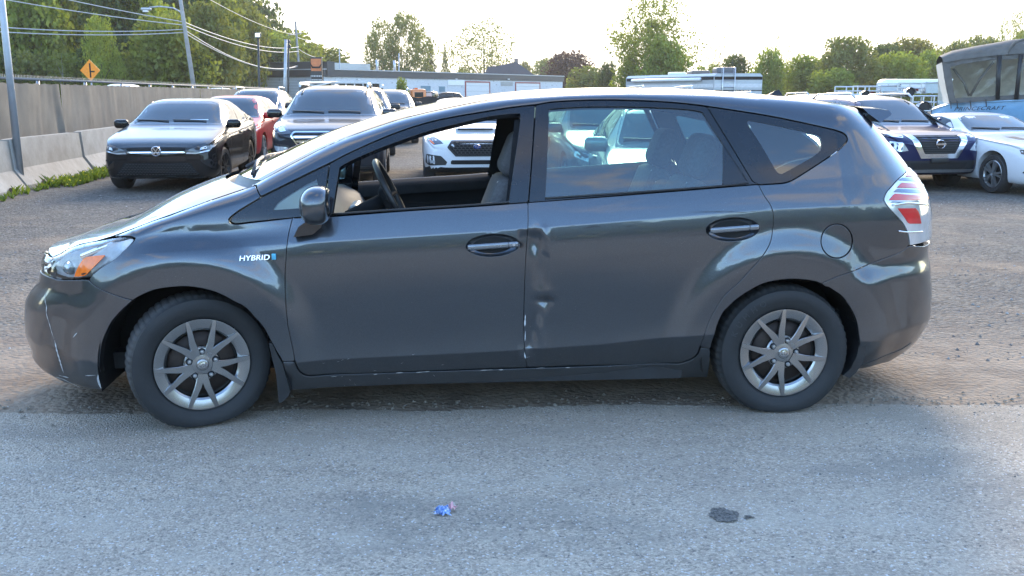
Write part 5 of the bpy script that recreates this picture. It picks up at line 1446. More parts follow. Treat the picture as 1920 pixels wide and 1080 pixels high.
def sheet(name, loops_px, m, dy=0.0, th=.012):
    L = [resample(np.array(p, float), 6, closed=True) for p in loops_px]
    L = [p if area(p) > 0 else p[::-1] for p in L]
    gx, gy = np.meshgrid(np.arange(L[0][:, 0].min(), L[0][:, 0].max(), 8), np.arange(L[0][:, 1].min(), L[0][:, 1].max(), 8))
    W, T = fill(L, np.stack([gx.ravel(), gy.ravel()], 1), 3)
    V = []
    for u, v in W:
        p = np.array(kl(u, v, dy)); p[1] += .03 * noise.noise(Vector((u * .06, v * .08, 3)))
        V.append(p)
    o = mk(name, V, T, m, e, smooth=True); return o
sheet('canvas_side', [outer, W1, W2, W3], M_canvas)
M_vinyl = glass('clear_vinyl', (.86, .83, .76), .45, .12)
for w_ in (W1, W2, W3): sheet('vinyl_window', [w_], M_vinyl, .02)
mm = MB(); mm.grid(np.array([[kl(1766, 117), tuple(np.array(kl(1766, 117)) + kd(2.4))], [kl(1771, 150), tuple(np.array(kl(1771, 150)) + kd(2.4))], [kl(1780, 194), tuple(np.array(kl(1780, 194)) + kd(2.4))]])); mm.build('canvas_front', plain('vinyl_pale', (.56, .53, .47), .6), e, smooth=True)
mm = MB(); mm.grid(np.array([[tuple(np.array(kl(u, v)) + kd(2.42)) for v in (104, 190)] for u in (1770, 1860, 1950, 2060)])); mm.build('canvas_far_side', plain('vinyl_pale', (.56, .53, .47), .6), e)
for P in ([(1788, 128), (1808, 155), (1818, 180)], [(1864, 116), (1838, 148), (1820, 180)]):
    mm = MB(); mm.tube([tuple(np.array(kl(*p)) + kd(.12)) for p in P], .030, 6); mm.build('canopy_strut', plain('strut_grey', (.12, .12, .12), .5), e, smooth=True)
for P in ([(1874, 104), (1870, 186)], [(1914, 102), (1905, 186)]):
    mm = MB(); mm.tube([tuple(np.array(kl(*p)) + kd(-.03)) for p in P], .045, 6); mm.build('zip_band', M_black, e, smooth=True)
for u in (1782, 1794, 1819, 1848): mm = MB(); mm.tube([kl(u, lowv(u) - 2, -.03), kl(u + 1, lowv(u) + 12, -.06)], .012, 5); mm.build('tie_strap', M_black, e)
q = np.array(kl(1834, 203.5, -.14)); Mx = Matrix.Translation(q) @ Matrix.Rotation(R(-20), 4, 'Z') @ Matrix.Rotation(math.pi / 2, 4, 'X') @ Matrix.Rotation(R(2.0), 4, 'Z')
text_obj_later = (Mx, e)
mm = MB(); mm.bar(tuple(np.array(kl(1780, 262)) + np.array([0, 1.2, 0])), tuple(np.array(kl(2150, 262)) + np.array([0, 1.2, 0])), .12); mm.build('trailer_beam', M_galv, e)
for u in (1930, 1990):
    for y in (.2, 2.3): p = np.array(kl(u, 300)); mm = MB(); mm.lathe([(.0001, -.1), (.34, -.1), (.34, .1), (.0001, .1)], 18, 'y', (p[0], y, .34)); mm.build('trailer_wheel', M_rubber, e)
# faint lattice mast far away
e = empty('lattice_mast', tuple(at(1866, 170, 420) * np.array([1, 1, 0]))); tag(e, 'faint pale lattice mast in the white sky above the boat canopy', 'mast')
ht = at(1866, 8, 420)[2]; M_mast = plain('mast_pale', (.62, .62, .62), .6)
for sx, sy in ((-1, -1), (1, -1), (1, 1), (-1, 1)):
    mm = MB(); mm.tube([(sx * 3.2, sy * 3.2, 0), (sx * .35, sy * .35, ht)], .09, 4); mm.build('mast_leg', M_mast, e)
for k, z in enumerate(np.linspace(ht * .2, ht * .97, 14)):
    w = 3.2 + (.35 - 3.2) * z / ht; w2 = 3.2 + (.35 - 3.2) * min(1, (z + ht * .06) / ht); mm = MB(); mm.bar((-w, -w, z), (w2, -w2, z + ht * .055), .09); mm.bar((w, -w, z), (-w2, -w2, z + ht * .055), .09); mm.build('mast_brace', M_mast, e)
for z in (ht * .80, ht * .55): mm = MB(); mm.bar((-4.5, 0, z), (4.5, 0, z), .16); mm.build('mast_arm', M_mast, e)
# ================================================================== the grey wagon in front
# car frame: x to the rear, y away from the camera, z up; y = 0 at the near tyre contact edge
YAW = R(4.53)
CO = np.array([-0.0665, 4.519, 0.0])
EX = np.array([math.cos(YAW), math.sin(YAW), 0]); EY = np.array([-math.sin(YAW), math.cos(YAW), 0])
YC = 0.8525                               # centre line of the car
CAMC = np.array([-(CO @ EX), -(CO @ EY), HEYE])
def cray(u, v):
    d = ray(u, v)
    return np.array([d @ EX, d @ EY, d[2]])
def pc(u, v, y):
    "photo pixel on the car plane y -> (x, z)"
    d = cray(u, v)
    p = CAMC + d * ((y - CAMC[1]) / d[1])
    return p[0], p[2]
def line(pts, y):
    P = np.array([pc(u, v, y) for u, v in pts])
    P = P[np.argsort(P[:, 0])]
    xs = np.linspace(P[0, 0], P[-1, 0], 200)
    zs = np.interp(xs, P[:, 0], P[:, 1])
    k = np.hanning(11); k /= k.sum()
    zs2 = np.convolve(np.pad(zs, 5, 'edge'), k, 'valid')
    return lambda x: np.interp(x, xs, zs2)
zE = line([(93, 488), (125, 466), (150, 455), (190, 447), (208, 442), (250, 427), (300, 407), (350, 390), (390, 375), (430, 361), (480, 346), (507, 328), (550, 306), (600, 279), (650, 256), (700, 239), (750, 222), (800, 210), (850, 199), (900, 189), (950, 182), (1000, 178), (1060, 174), (1160, 171), (1260, 172), (1340, 174.5), (1400, 179), (1480, 185), (1530, 190), (1580, 197), (1612, 202)], .30)
zS = line([(93, 500), (150, 470), (208, 455), (300, 422), (390, 395), (440, 384), (489, 369), (560, 334), (619, 305), (650, 289), (700, 266), (750, 246), (800, 230), (850, 219), (910, 209), (960, 201), (1004, 196), (1035, 191), (1085, 188), (1135, 187), (1185, 188), (1235, 190), (1285, 194), (1326, 199), (1430, 215), (1492, 227), (1555, 241), (1620, 256), (1700, 275)], .20)
zB = line([(93, 506), (208, 478), (300, 446), (380, 428), (430, 420), (549, 409), (607, 404), (757, 394), (880, 387), (990, 380), (1422, 346), (1480, 342), (1600, 335), (1740, 328)], .03)
zC = line([(60, 520), (200, 492), (275, 474), (480, 461), (540, 457), (820, 439), (988, 428), (1445, 392), (1655, 382), (1745, 378)], .0)
zL = line([(45, 672), (190, 690), (560, 676), (880, 661), (983, 655), (1139, 644), (1312, 625), (1450, 618), (1620, 640), (1745, 622)], .0)
def prof(pts, y):
    P = np.array([pc(u, v, y) for u, v in pts]); P = P[np.argsort(P[:, 1])]
    zs = np.linspace(P[0, 1], P[-1, 1], 120); xs = np.interp(zs, P[:, 1], P[:, 0])
    k = np.hanning(9); k /= k.sum()
    xs = np.convolve(np.pad(xs, 4, 'edge'), k, 'valid')
    return lambda z: np.interp(z, zs, xs)
xF_ = prof([(98, 470), (91, 490), (89, 510), (86, 528), (62, 550), (47, 570), (43, 600), (46, 640), (50, 664), (46, 682), (58, 698), (90, 712), (130, 722)], .44)
xF = lambda z: xF_(z) - .062
xR = prof([(1612, 200), (1630, 220), (1640, 232), (1662, 260), (1685, 286), (1706, 310), (1727, 337), (1740, 360), (1747, 395), (1747, 440), (1741, 462), (1744, 500), (1748, 535), (1748, 560), (1745, 590), (1740, 615), (1733, 640), (1715, 660), (1680, 674)], .42)
XCF, XCR, RYF, RYR, RX0 = -1.50, 1.62, 0.62, 0.52, 0.85
SF0, SR0 = XCF - RX0, XCR + RX0
# wheel arches: fitted circles
def circ(pts, y):
    P = np.array([pc(u, v, y) for u, v in pts])
    A = np.c_[2 * P, np.ones(len(P))]; b = (P ** 2).sum(1)
    s = np.linalg.lstsq(A, b, rcond=None)[0]
    return s[0], s[1], math.sqrt(s[2] + s[0] ** 2 + s[1] ** 2)
ARCH_F = [(193, 733), (189, 705), (187, 680), (191, 647), (200, 622), (212, 600), (230, 580), (250, 562), (270, 551), (295, 542), (325, 538), (350, 537), (375, 540), (400, 546), (425, 557), (437, 564), (460, 576), (477, 594), (495, 615), (509, 641)]
ARCH_R = [(1332, 654), (1335, 641), (1344, 612), (1355, 587), (1367, 574), (1380, 562), (1405, 545), (1430, 532), (1455, 526), (1480, 523), (1505, 524), (1530, 528), (1555, 539), (1575, 552), (1590, 570), (1602, 592), (1608, 612), (1612, 650), (1608, 692)]
CF = circ(ARCH_F[2:], -.03); CR = circ(ARCH_R[1:-2], -.03)

def S0(x, z):
    "inward offset of the body side without the end rounding"
    zl, zc, zb, zs, ze = zL(x), zC(x), zB(x), zS(x), zE(x)
    zb = np.maximum(zb, zc + .02); zs = np.maximum(zs, zb + .004); ze = np.maximum(ze, zs + .01)
    yl = -.012
    H = zc - zl
    t = np.clip((z - zl) / H, 0, 1)
    y = yl + H * (.05 * t - .279 * t * t + .216 * t ** 3)
    d = np.maximum(zl - z, 0); y = y + .42 * d + .5 * d * d
    d = np.clip(z - zc, 0, None); d1 = np.minimum(d, np.maximum(zb - zc, 0)); y = y + .33 * d1 + .4 * d1 * d1
    d2 = np.clip(z - zb, 0, None); d2 = np.minimum(d2, np.maximum(zs - zb, 0)); y = y + .34 * d2 + .16 * d2 * d2
    t = np.clip((z - zs) / (ze - zs), 0, .9995)
    y = y + .45 * t * np.minimum(ze - zs, .12) + .085 * (1 - np.sqrt(1 - t * t))
    # barrel in plan
    y = y + .012 * (x / 1.4) ** 2 * (np.abs(x) < 9)
    # wheel-arch flares
    for cx, cz, r in (CF, CR):
        q = np.hypot(x - cx, z - cz) - r
        y = y - .030 * (1 - sstep(.10, .25, q)) * (q > -.3) * sstep(cz - .40, cz + .05, z)
    # scoop above the crease of the front wing
    y = y + .016 * np.exp(-((z - zc - .055) / .045) ** 2) * sstep(-1.75, -1.45, x) * (1 - sstep(-1.25, -.75, x))
    # step of the rear bumper
    y = y - .024 * (1 - sstep(ZSTEP - .015, ZSTEP + .085, z)) * sstep(1.62, 1.80, x) * sstep(.15, .4, z)
    # long fold down the front edge of the rear door
    xl = np.interp(z, [FOLD[2][1], FOLD[1][1], FOLD[0][1]], [FOLD[2][0], FOLD[1][0], FOLD[0][0]])
    on = (x > DSEAM - .03) * (x < xl + .25) * sstep(FOLD[2][1] - .02, FOLD[2][1] + .06, z) * (1 - sstep(FOLD[0][1] - .03, FOLD[0][1] + .01, z))
    y = y + .015 * on / (1 + np.exp(np.clip((x - xl) / .0045, -40, 40)))
    # dents in the rear door behind the seam
    for ux, vz, ax, az, dep in DENTS:
        y = y + dep * np.exp(-((x - ux) / ax) ** 2 - ((z - vz) / az) ** 2)
    return y
DENTS = []
ZSTEP = float(pc(1660, 522, .05)[1]); FOLD = [pc(1016, 432, -.01), pc(1022, 575, -.02), pc(989, 672, -.01)]; DSEAM = pc(986, 560, 0)[0]
def _dent(u, v, ax, az, dep):
    x, z = pc(u, v, -.02); DENTS.append((x, z, ax, az, dep))
_dent(1003, 455, .022, .055, .016); _dent(1022, 440, .018, .030, -.007); _dent(1012, 500, .030, .08, .008)
_dent(1020, 566, .030, .016, .010); _dent(1018, 548, .040, .03, -.006); _dent(1000, 650, .028, .085, .010); _dent(1024, 655, .02, .08, -.004)
_dent(1026, 478, .008, .010, .006); _dent(996, 432, .006, .02, .008); _dent(1030, 446, .007, .014, .006); _dent(1008, 524, .006, .03, .004); _dent(1034, 560, .012, .006, .006)

def P3(s, z):
    "surface parameter (s, z) -> car point"
    s = np.asarray(s, float); z = np.asarray(z, float)
    wF = (s - SF0) / (XCF - SF0) * (math.pi / 2)
    wR = (SR0 - s) / (SR0 - XCR) * (math.pi / 2)
    xf = np.minimum(xF(z), XCF - .1); xr = np.maximum(xR(z), XCR + .02)
    x = np.where(s < XCF, XCF - (XCF - xf) * np.cos(np.clip(wF, 0, math.pi / 2)), s)
    x = np.where(s > XCR, XCR + (xr - XCR) * np.cos(np.clip(wR, 0, math.pi / 2)), x)
    y = S0(x, z)
    aF = np.where(wF >= 0, 1 - np.sin(np.clip(wF, 0, math.pi / 2)), 1 - wF)
    aR = np.where(wR >= 0, 1 - np.sin(np.clip(wR, 0, math.pi / 2)), 1 - wR)
    lowf = np.clip((z - .55) / .5, 0, 1)
    y = y + np.where(s < XCF, aF * RYF * (XCF - xf) / .80, 0) + np.where(s > XCR, aR * RYR * np.minimum(1, .35 + (xr - XCR) / 1.0), 0)
    return np.stack([x, np.minimum(y, YC), z], -1)
def s_mid(z, rear=False):
    "parameter s at which the surface meets the centre line"
    z = np.atleast_1d(z)
    lo, hi = (np.full(len(z), SF0 - 1.6), np.full(len(z), SF0)) if not rear else (np.full(len(z), SR0 + 1.6), np.full(len(z), SR0))
    for _ in range(30):
        m = (lo + hi) / 2
        c = P3(m, z)[:, 1] >= YC - 1e-4
        lo = np.where(c, m, lo); hi = np.where(c, hi, m)
    return hi
def inv(x, z):
    xf, xr = min(xF(z), XCF - .1), max(xR(z), XCR + .02)
    if x < XCF:
        c = np.clip((XCF - x) / (XCF - xf), 0, 1)
        return SF0 + math.acos(c) / (math.pi / 2) * RX0
    if x > XCR:
        c = np.clip((x - XCR) / (xr - XCR), 0, 1)
        return SR0 - math.acos(c) / (math.pi / 2) * RX0
    return x
def sz(u, v, clampE=True):
    "photo pixel -> surface parameter"
    y = 0.0; s = z = 0
    for _ in range(40):
        x, z = pc(u, v, y)
        if clampE: z = min(z, float(zE(x)) - 1e-4)
        s = inv(x, z)
        y = .6 * y + .4 * min(float(P3(s, z)[1]), .75)
    return np.array([s, z])
def N3(s, z):
    e = .0025
    zt = np.minimum(z + e, zEs(s) - 2e-5); zb_ = zt - 2 * e
    a = P3(s + e, z) - P3(s - e, z); b = P3(s, zt) - P3(s, zb_)
    n = np.cross(a, b)
    n = n / (np.linalg.norm(n, axis=-1, keepdims=True) + 1e-12)
    return n                                       # points to -y (outwards)
def zEs(s):
    x = np.clip(s, -2.6, 2.6)
    x = np.where(s < XCF, np.maximum(s, -2.15), np.where(s > XCR, np.minimum(s, 1.75), s))
    return np.maximum(zE(x), 0)
def loc(P):
    P = np.array(P, float).copy(); P[..., 1] -= YC
    return P

def seg(*pts, smooth=True):
    P = np.array([sz(*p) if len(p) == 2 else p[:2] for p in pts])
    return spline(P, n=6) if smooth and len(P) > 2 else P
def loop(*segs):
    P = np.vstack(segs)
    P = resample(P, .013, closed=True)
    return P if area(P) > 0 else P[::-1]
def rows_for(smin, smax, step):
    pts = []
    for s in np.arange(smin, smax, step):
        x = float(np.clip(s, -2.2, 2.2))
        zs_ = [.10, float(zL(x)) - .005, float(zL(x)) + .005, float(zC(x)) - .004, float(zC(x)) + .004, float(zB(x)), float(zS(x)), float(zEs(np.array(s)))]
        zs_ = np.maximum.accumulate(zs_)
        for i in range(7):
            a, b = zs_[i], zs_[i + 1]
            n = max(1, int(round((b - a) / step)))
            if i == 6:
                n = 7; tt = np.sin(np.linspace(0, .985, n) * math.pi / 2)
            else: tt = np.linspace(0, 1, n, endpoint=False)
            pts += [(s, a + (b - a) * t) for t in tt]
    return np.array(pts)
def panel(name, lp, m, parent, holes=(), gap=.0028, step=.024, depth=.02, out=0.0, flange=True, edge=.002, holegap=0.0):
    "a pressed body panel: surface inside the loop, rounded edge and a turned-in flange"
    lp2, _ = offset_loop(lp, gap) if gap else (lp, None)
    hl = []
    for h in holes:
        h = h if area(h) > 0 else h[::-1]
        hl.append(offset_loop(h, -holegap)[0] if holegap else h)
    pts = rows_for(lp2[:, 0].min(), lp2[:, 0].max(), step)
    pts = pts[(pts[:, 1] > lp2[:, 1].min()) & (pts[:, 1] < lp2[:, 1].max())]
    W, T = fill([lp2] + hl, pts, step * .42)
    Pn = P3(W[:, 0], W[:, 1]); Nn = N3(W[:, 0], W[:, 1])
    Pn = Pn + Nn * out
    V = list(Pn); N = list(Nn); F = []
    for t in T:
        a, b, c = t
        F.append((a, b, c))                        # counter-clockwise in (s,z) faces -y
    if flange:
        for k, L in enumerate([lp2] + hl):
            sgn = 1 if k == 0 else -1
            P0 = P3(L[:, 0], L[:, 1]); n0 = N3(L[:, 0], L[:, 1])
            tg = np.roll(P0, -1, 0) - np.roll(P0, 1, 0); tg /= np.linalg.norm(tg, axis=1)[:, None] + 1e-12
            o = np.cross(tg, n0) * sgn             # outwards in the surface
            P0 = P0 + n0 * out
            e = edge
            rings = [(P0, n0), (P0 + o * e * .7 - n0 * e * .3, (n0 + o)), (P0 + o * e - n0 * e, o), (P0 + o * e - n0 * depth, o)]
            base = len(V); n = len(L)
            for q, nn in rings:
                V += list(q); N += list(nn / (np.linalg.norm(nn, axis=1)[:, None] + 1e-12))
            for r_ in range(3):
                for i in range(n):
                    j = (i + 1) % n
                    f = (base + r_ * n + i, base + r_ * n + j, base + (r_ + 1) * n + j, base + (r_ + 1) * n + i)
                    F.append(f[::-1] if sgn > 0 else f)
    return mk(name, loc(V), F, m, parent, N=N)

def text_obj(name, body, size, m, parent, M, ext=.002, shear=0.0, bevel=0.0, sx_=1.0):
    cu = bpy.data.curves.new(name, 'FONT'); cu.body = body; cu.size = size; cu.extrude = ext; cu.shear = shear
    cu.align_x = 'CENTER'; cu.align_y = 'CENTER'; cu.bevel_depth = bevel; cu.space_character = 1.02
    o = bpy.data.objects.new(name + '_src', cu); col.objects.link(o)
    dg = bpy.context.evaluated_depsgraph_get()
    me = bpy.data.meshes.new_from_object(o.evaluated_get(dg))
    bpy.data.objects.remove(o); bpy.data.curves.remove(cu)
    me.transform(Matrix.Scale(sx_, 4, (1, 0, 0)))
    me.materials.clear(); me.materials.append(m)
    ob = bpy.data.objects.new(name, me); col.objects.link(ob); ob.parent = parent; ob.matrix_local = M
    return ob
# ------------------------------------------------------------------ materials of the wagon
def hero_paint(k):
    t = NT(k); p = t.pos()
    fl = t.n('ShaderNodeSeparateColor', {0: t.vor(p, 1400, 'Color')}).outputs[0]
    base = t.mix(fl, (.037, .043, .053), (.078, .090, .108))
    z = t.n('ShaderNodeSeparateXYZ', {0: p}).outputs[2]
    n1 = t.noise(p, 5, 8, .68); n2 = t.noise(t.pos((2, 2, 16)), 9, 6, .6)
    low = t.ramp(z, (.20, 1.0), (.50, .25), (.75, .08))
    d = t.math('MULTIPLY', low, t.math('ADD', t.math('MULTIPLY', n1, .22), t.math('MULTIPLY', n2, .12)))
    base = t.mix(d, base, (.20, .19, .175))
    sp = t.vor(p, 55, 'Distance'); spk = t.math('MULTIPLY', t.math('LESS_THAN', sp, .055), t.math('GREATER_THAN', t.noise(p, 3, 2), .56))
    base = t.mix(t.math('MULTIPLY', spk, .45), base, (.45, .45, .43))
    rough = t.math('ADD', .27, t.math('MULTIPLY', d, .6))
    wob = t.bump(t.noise(p, 2.2, 2, .4), .035, .02)
    return t.done(t.bsdf(base, rough, .85, wob, **{'Coat IOR': 1.65, 'Coat Weight': t.math('SUBTRACT', 1.0, t.math('MULTIPLY', d, 1.5)), 'Coat Roughness': t.math('ADD', .02, t.math('MULTIPLY', n1, .04)), 'Coat Normal': wob}))
H_paint = mat('grey_metallic_paint', hero_paint)
H_frame = plain('window_frame_black', (.012, .013, .017), .10, var=.15)
H_seam = M_dark
H_glass = glass('side_glass', (.44, .68, .66), 2.1)
H_clear = glass('screen_glass', (.75, .85, .82), 1.1)
H_trim = plain('cabin_trim_grey', (.12, .125, .125), .8, var=.1, spec=.2)
H_trimd = plain('cabin_trim_dark', (.022, .023, .026), .85, var=.2, spec=.08)
H_fabric = plain('seat_fabric', (.085, .088, .095), .9, var=.25, scale=60, bump=.2)
H_pipe = plain('seat_piping', (.34, .32, .29), .8)
H_wheel = plain('wheel_cover_silver', (.35, .355, .36), .25, 1.0, var=.06, scale=5)
H_lens = glass('lamp_cover', (.93, .95, .96), 1.1)

hero = empty('station_wagon', tuple(CO + EY * YC), YAW)
tag(hero, 'dark grey hatchback wagon with dented rear door, large in front, side on', 'car')

def far(o):
    "the same panel on the far side of the car"
    c = o.copy(); col.objects.link(c); c.scale = (1, -1, 1)
    for ch in list(o.children):
        d = ch.copy(); col.objects.link(d); d.parent = c
    return c

# ------------------------------------------------------------------ outlines
SEAM_FD = seg((549, 407), (541, 440), (536.5, 480), (534.5, 520), (536, 568), (540, 610), (548, 650), (553, 677))
DOOR_F_LOW = seg((553, 677), (561, 693), (570, 701), (582, 704))
DOOR_F_BOT = seg((582, 704), (700, 699), (880, 692), (988, 688.5))
SEAM_DD = seg((988, 688.5), (984, 655), (982, 600), (985, 500), (990, 427), (990, 380))
BELT_F = seg((990, 380), (880, 388), (757, 396), (622, 406), (549, 409))
front_loop = loop(SEAM_FD, DOOR_F_LOW, DOOR_F_BOT, SEAM_DD, BELT_F)
DOOR_R_BOT = seg((988, 688.5), (1100, 685), (1200, 683), (1275, 680))
DOOR_R_LOW = seg((1275, 680), (1295, 673), (1307, 663), (1312, 650))
DOOR_R_EDGE = seg((1312, 650), (1325, 615), (1340, 583), (1360, 553), (1385, 530), (1410, 503), (1430, 480), (1444, 455), (1449, 430), (1450, 405), (1445, 385), (1433, 367), (1422, 346))
BELT_R = seg((1422, 346), (1300, 356), (1150, 368), (990, 380))
rear_loop = loop(DOOR_R_BOT, DOOR_R_LOW, DOOR_R_EDGE, BELT_R, SEAM_DD[::-1])

def ell(u, v, ru, rv, n=40, rot=0.0):
    out = []
    for a in np.linspace(0, 2 * math.pi, n, endpoint=False):
        x, y = ru * math.cos(a), rv * math.sin(a)
        out.append(sz(u + x * math.cos(rot) - y * math.sin(rot), v + x * math.sin(rot) + y * math.cos(rot)))
    P = np.array(out)
    return P if area(P) > 0 else P[::-1]
HF = ell(924, 460, 51, 22, rot=-.05); HR = ell(1374, 430, 51, 23, rot=-.05)
FUEL = ell(1569, 452, 29.5, 32)

front_door = panel('front_door', front_loop, H_paint, hero, holes=[HF])
rear_door = panel('rear_door', rear_loop, H_paint, hero, holes=[HR])
rear_door['label'] = 'dented rear door with creases and chipped paint along its front edge'

# door handles: scooped cup, pull bar, lock
def handle(h, uv0, uv1, parent, lock):
    c = h.mean(0); n = len(h)
    V, F = [], []
    rings = [(1.0, 0.0), (.93, .008), (.75, .022), (.45, .030), (.15, .032)]
    for k, dd in rings:
        q = c + (h - c) * k; p = P3(q[:, 0], q[:, 1]); nn = N3(q[:, 0], q[:, 1]); V += list(p - nn * dd)
    for r_ in range(len(rings) - 1):
        for i in range(n):
            j = (i + 1) % n
            F.append((r_ * n + i, r_ * n + j, (r_ + 1) * n + j, (r_ + 1) * n + i))
    F.append(tuple((len(rings) - 1) * n + i for i in range(n)))
    mk('handle_cup', loc(V), F, H_paint, parent, angle=60)
    a, b = sz(*uv0), sz(*uv1)
    pa = P3(*a) + N3(*a) * .019; pb = P3(*b) + N3(*b) * .019
    d = Vector(pb - pa); L = d.length
    M = d.to_track_quat('X', 'Z').to_matrix()
    m = MB(); m.rbox(tuple(loc((pa + pb) / 2)), (L, .022, .027), .0105, 3, M)
    hb = m.build('door_handle', plain('handle_grey_sky_lit', (.22, .235, .255), .25, .7, var=.06, coat=.6), parent, smooth=True)  # grey lightened to imitate sky light on the upturned bar
    for q, sgn in ((pa, 1), (pb, -1)):
        m = MB(); m.rbox(tuple(loc(q + np.array(d) * .08 * sgn + np.array([0, .018, 0]))), (.025, .03, .02), .008, 2)
        m.build('handle_mount', H_paint, parent, smooth=True)
    if lock:
        m = MB(); q = loc(pa + (pb - pa) * .90 + np.array([0, -.0115, 0]))
        m.lathe([(0.0001, -.003), (.006, -.003), (.0068, -.0018), (.0068, .002)], 16, 'y', tuple(q))
        m.build('door_lock', M_silver, parent, smooth=True, angle=40)
    q = loc(pa + (pb - pa) * .80 + np.array([0, -.0003, 0]))
    MB().box(tuple(q), (.0025, .0235, .0285)).build('handle_joint', M_dark, parent)
handle(HF, (876, 463.5), (972, 457), front_door, True)
handle(HR, (1329, 432), (1421, 425), rear_door, False)

# window frames and glass
FR_F = loop(seg((607, 405), (612, 370), (619, 307)), seg((619, 307), (650, 290.5), (700, 267.5), (750, 247.5), (800, 231.5), (850, 220.5), (910, 210.5), (960, 202.5), (1003, 197.5)), seg((1003, 197.5), (997, 290), (990, 379)), seg((990, 379), (880, 387), (757, 395), (607, 405)))
OP_F = loop(seg((622, 401), (629, 355), (636, 313)), seg((636, 313), (655, 302), (700, 282), (750, 263), (800, 246), (850, 233), (910, 219), (950, 213.5), (970, 212)), seg((970, 212), (976, 213), (977, 219)), seg((977, 219), (966, 300), (955, 377)), seg((955, 377), (880, 383.5), (757, 391), (622, 401)))
FR_R = loop(seg((1005, 197.5), (1035, 192.5), (1085, 189.5), (1135, 188.5), (1185, 189.5), (1235, 191.5), (1285, 195.5), (1325, 200.5)), seg((1325, 200.5), (1368, 270), (1411, 341)), seg((1411, 341), (1422, 345)), seg((1422, 345), (1200, 363), (992, 379.5)), seg((992, 379.5), (999, 290), (1005, 197.5)))
OP_R = loop(seg((1022, 371), (1026, 280), (1028, 206)), seg((1028, 206), (1032, 203.5), (1085, 200), (1135, 199), (1210, 200), (1285, 204), (1317, 209)), seg((1317, 209), (1360, 275), (1403, 341)), seg((1403, 341), (1354, 347), (1200, 358.5), (1022, 371)))
frame_f = panel('window_frame', FR_F, H_frame, front_door, holes=[OP_F], depth=.045, gap=.002)
frame_r = panel('window_frame', FR_R, H_frame, rear_door, holes=[OP_R], depth=.035, gap=.002)
GL_R = loop(seg((1022, 371), (1026, 280), (1028, 206)), seg((1028, 206), (1032, 203.5), (1085, 200), (1135, 199), (1210, 200), (1285, 204), (1317, 209)), seg((1317, 209), (1355, 266)), seg((1355, 266), (1354, 347)), seg((1354, 347), (1200, 358.5), (1022, 371)))
panel('window_glass', GL_R, H_glass, rear_door, gap=-.003, out=-.008, flange=False, step=.06)
TRI = loop(seg((1356, 267), (1403, 341)), seg((1403, 341), (1356, 346)), seg((1356, 346), (1356, 267)))
panel('corner_pane', TRI, H_frame, rear_door, gap=.001, out=-.005, step=.05)
# bright edge of the wound-down pane and its felt
for o_, L_, w_ in ((front_door, [(622, 402), (757, 392.5), (880, 385), (955, 379)], .012), (rear_door, [(1022, 372), (1200, 360), (1354, 348.5), (1403, 342.5)], .012)):
    q = spline(np.array([sz(*p) for p in L_]), n=8)
    p = P3(q[:, 0], q[:, 1]) + N3(q[:, 0], q[:, 1]) * .003
    m = MB(); m.tube([tuple(v) for v in loc(p)], .0052, 6)
    m.build('belt_moulding', M_black, o_, smooth=True)

# body side: one pressing with A-pillar, roof rail and quarter
LAMP_IN = seg((1702, 314), (1685, 335), (1665, 357), (1658, 370), (1658, 377), (1666, 390), (1690, 415), (1700, 432), (1704, 446), (1705, 460))
EDGE_TG = seg((1612, 208), (1624, 219), (1639, 234), (1661, 261), (1684, 287), (1702, 312))
top_us = [480, 507, 550, 600, 650, 700, 750, 800, 850, 900, 950, 1000, 1060, 1160, 1260, 1340, 1400, 1480, 1530, 1580, 1606]
def e_pt(u):
    x, _ = pc(u, 300, .30); x = float(x)
    for _ in range(12):
        z = float(zE(x)); v0, v1 = 60, 500
        for _ in range(40):
            vm = (v0 + v1) / 2
            if pc(u, vm, .30)[1] > z: v0 = vm
            else: v1 = vm
        x = pc(u, v0, .30)[0]
    return np.array([inv(x, z - 1e-4), z - 1e-4])
TOPE = np.array([e_pt(u) for u in top_us])
SEAM_T = [(489, 368), (560, 333), (619, 304.5), (650, 288.5), (700, 265.5), (750, 245.5), (800, 229.5), (850, 218.5), (910, 208.5), (960, 200.5), (1004, 195.5), (1035, 190.5), (1085, 187.5), (1135, 186.5), (1185, 187.5), (1235, 189.5), (1285, 193.5), (1326, 198.5), (1430, 214.5), (1492, 226.5), (1555, 240.5), (1580, 248), (1589, 256), (1589, 265), (1580, 275), (1530, 311), (1492, 335), (1480, 341), (1465, 344.5), (1424, 347)]
body_loop = loop(seg((481, 347), (489, 368), smooth=False), seg(*SEAM_T), DOOR_R_EDGE[::-1], seg((1312, 650), (1332, 654), smooth=False), seg(*ARCH_R[:13]), seg((1541, 531), (1580, 515), (1630, 495), (1680, 476), (1695, 469), (1703, 461)), LAMP_IN[::-1], EDGE_TG[::-1], TOPE[::-1])
body_side = panel('body_side', body_loop, H_paint, hero, holes=[FUEL], holegap=.004)
panel('fuel_door', FUEL, H_paint, body_side, gap=.004)
far(body_side)

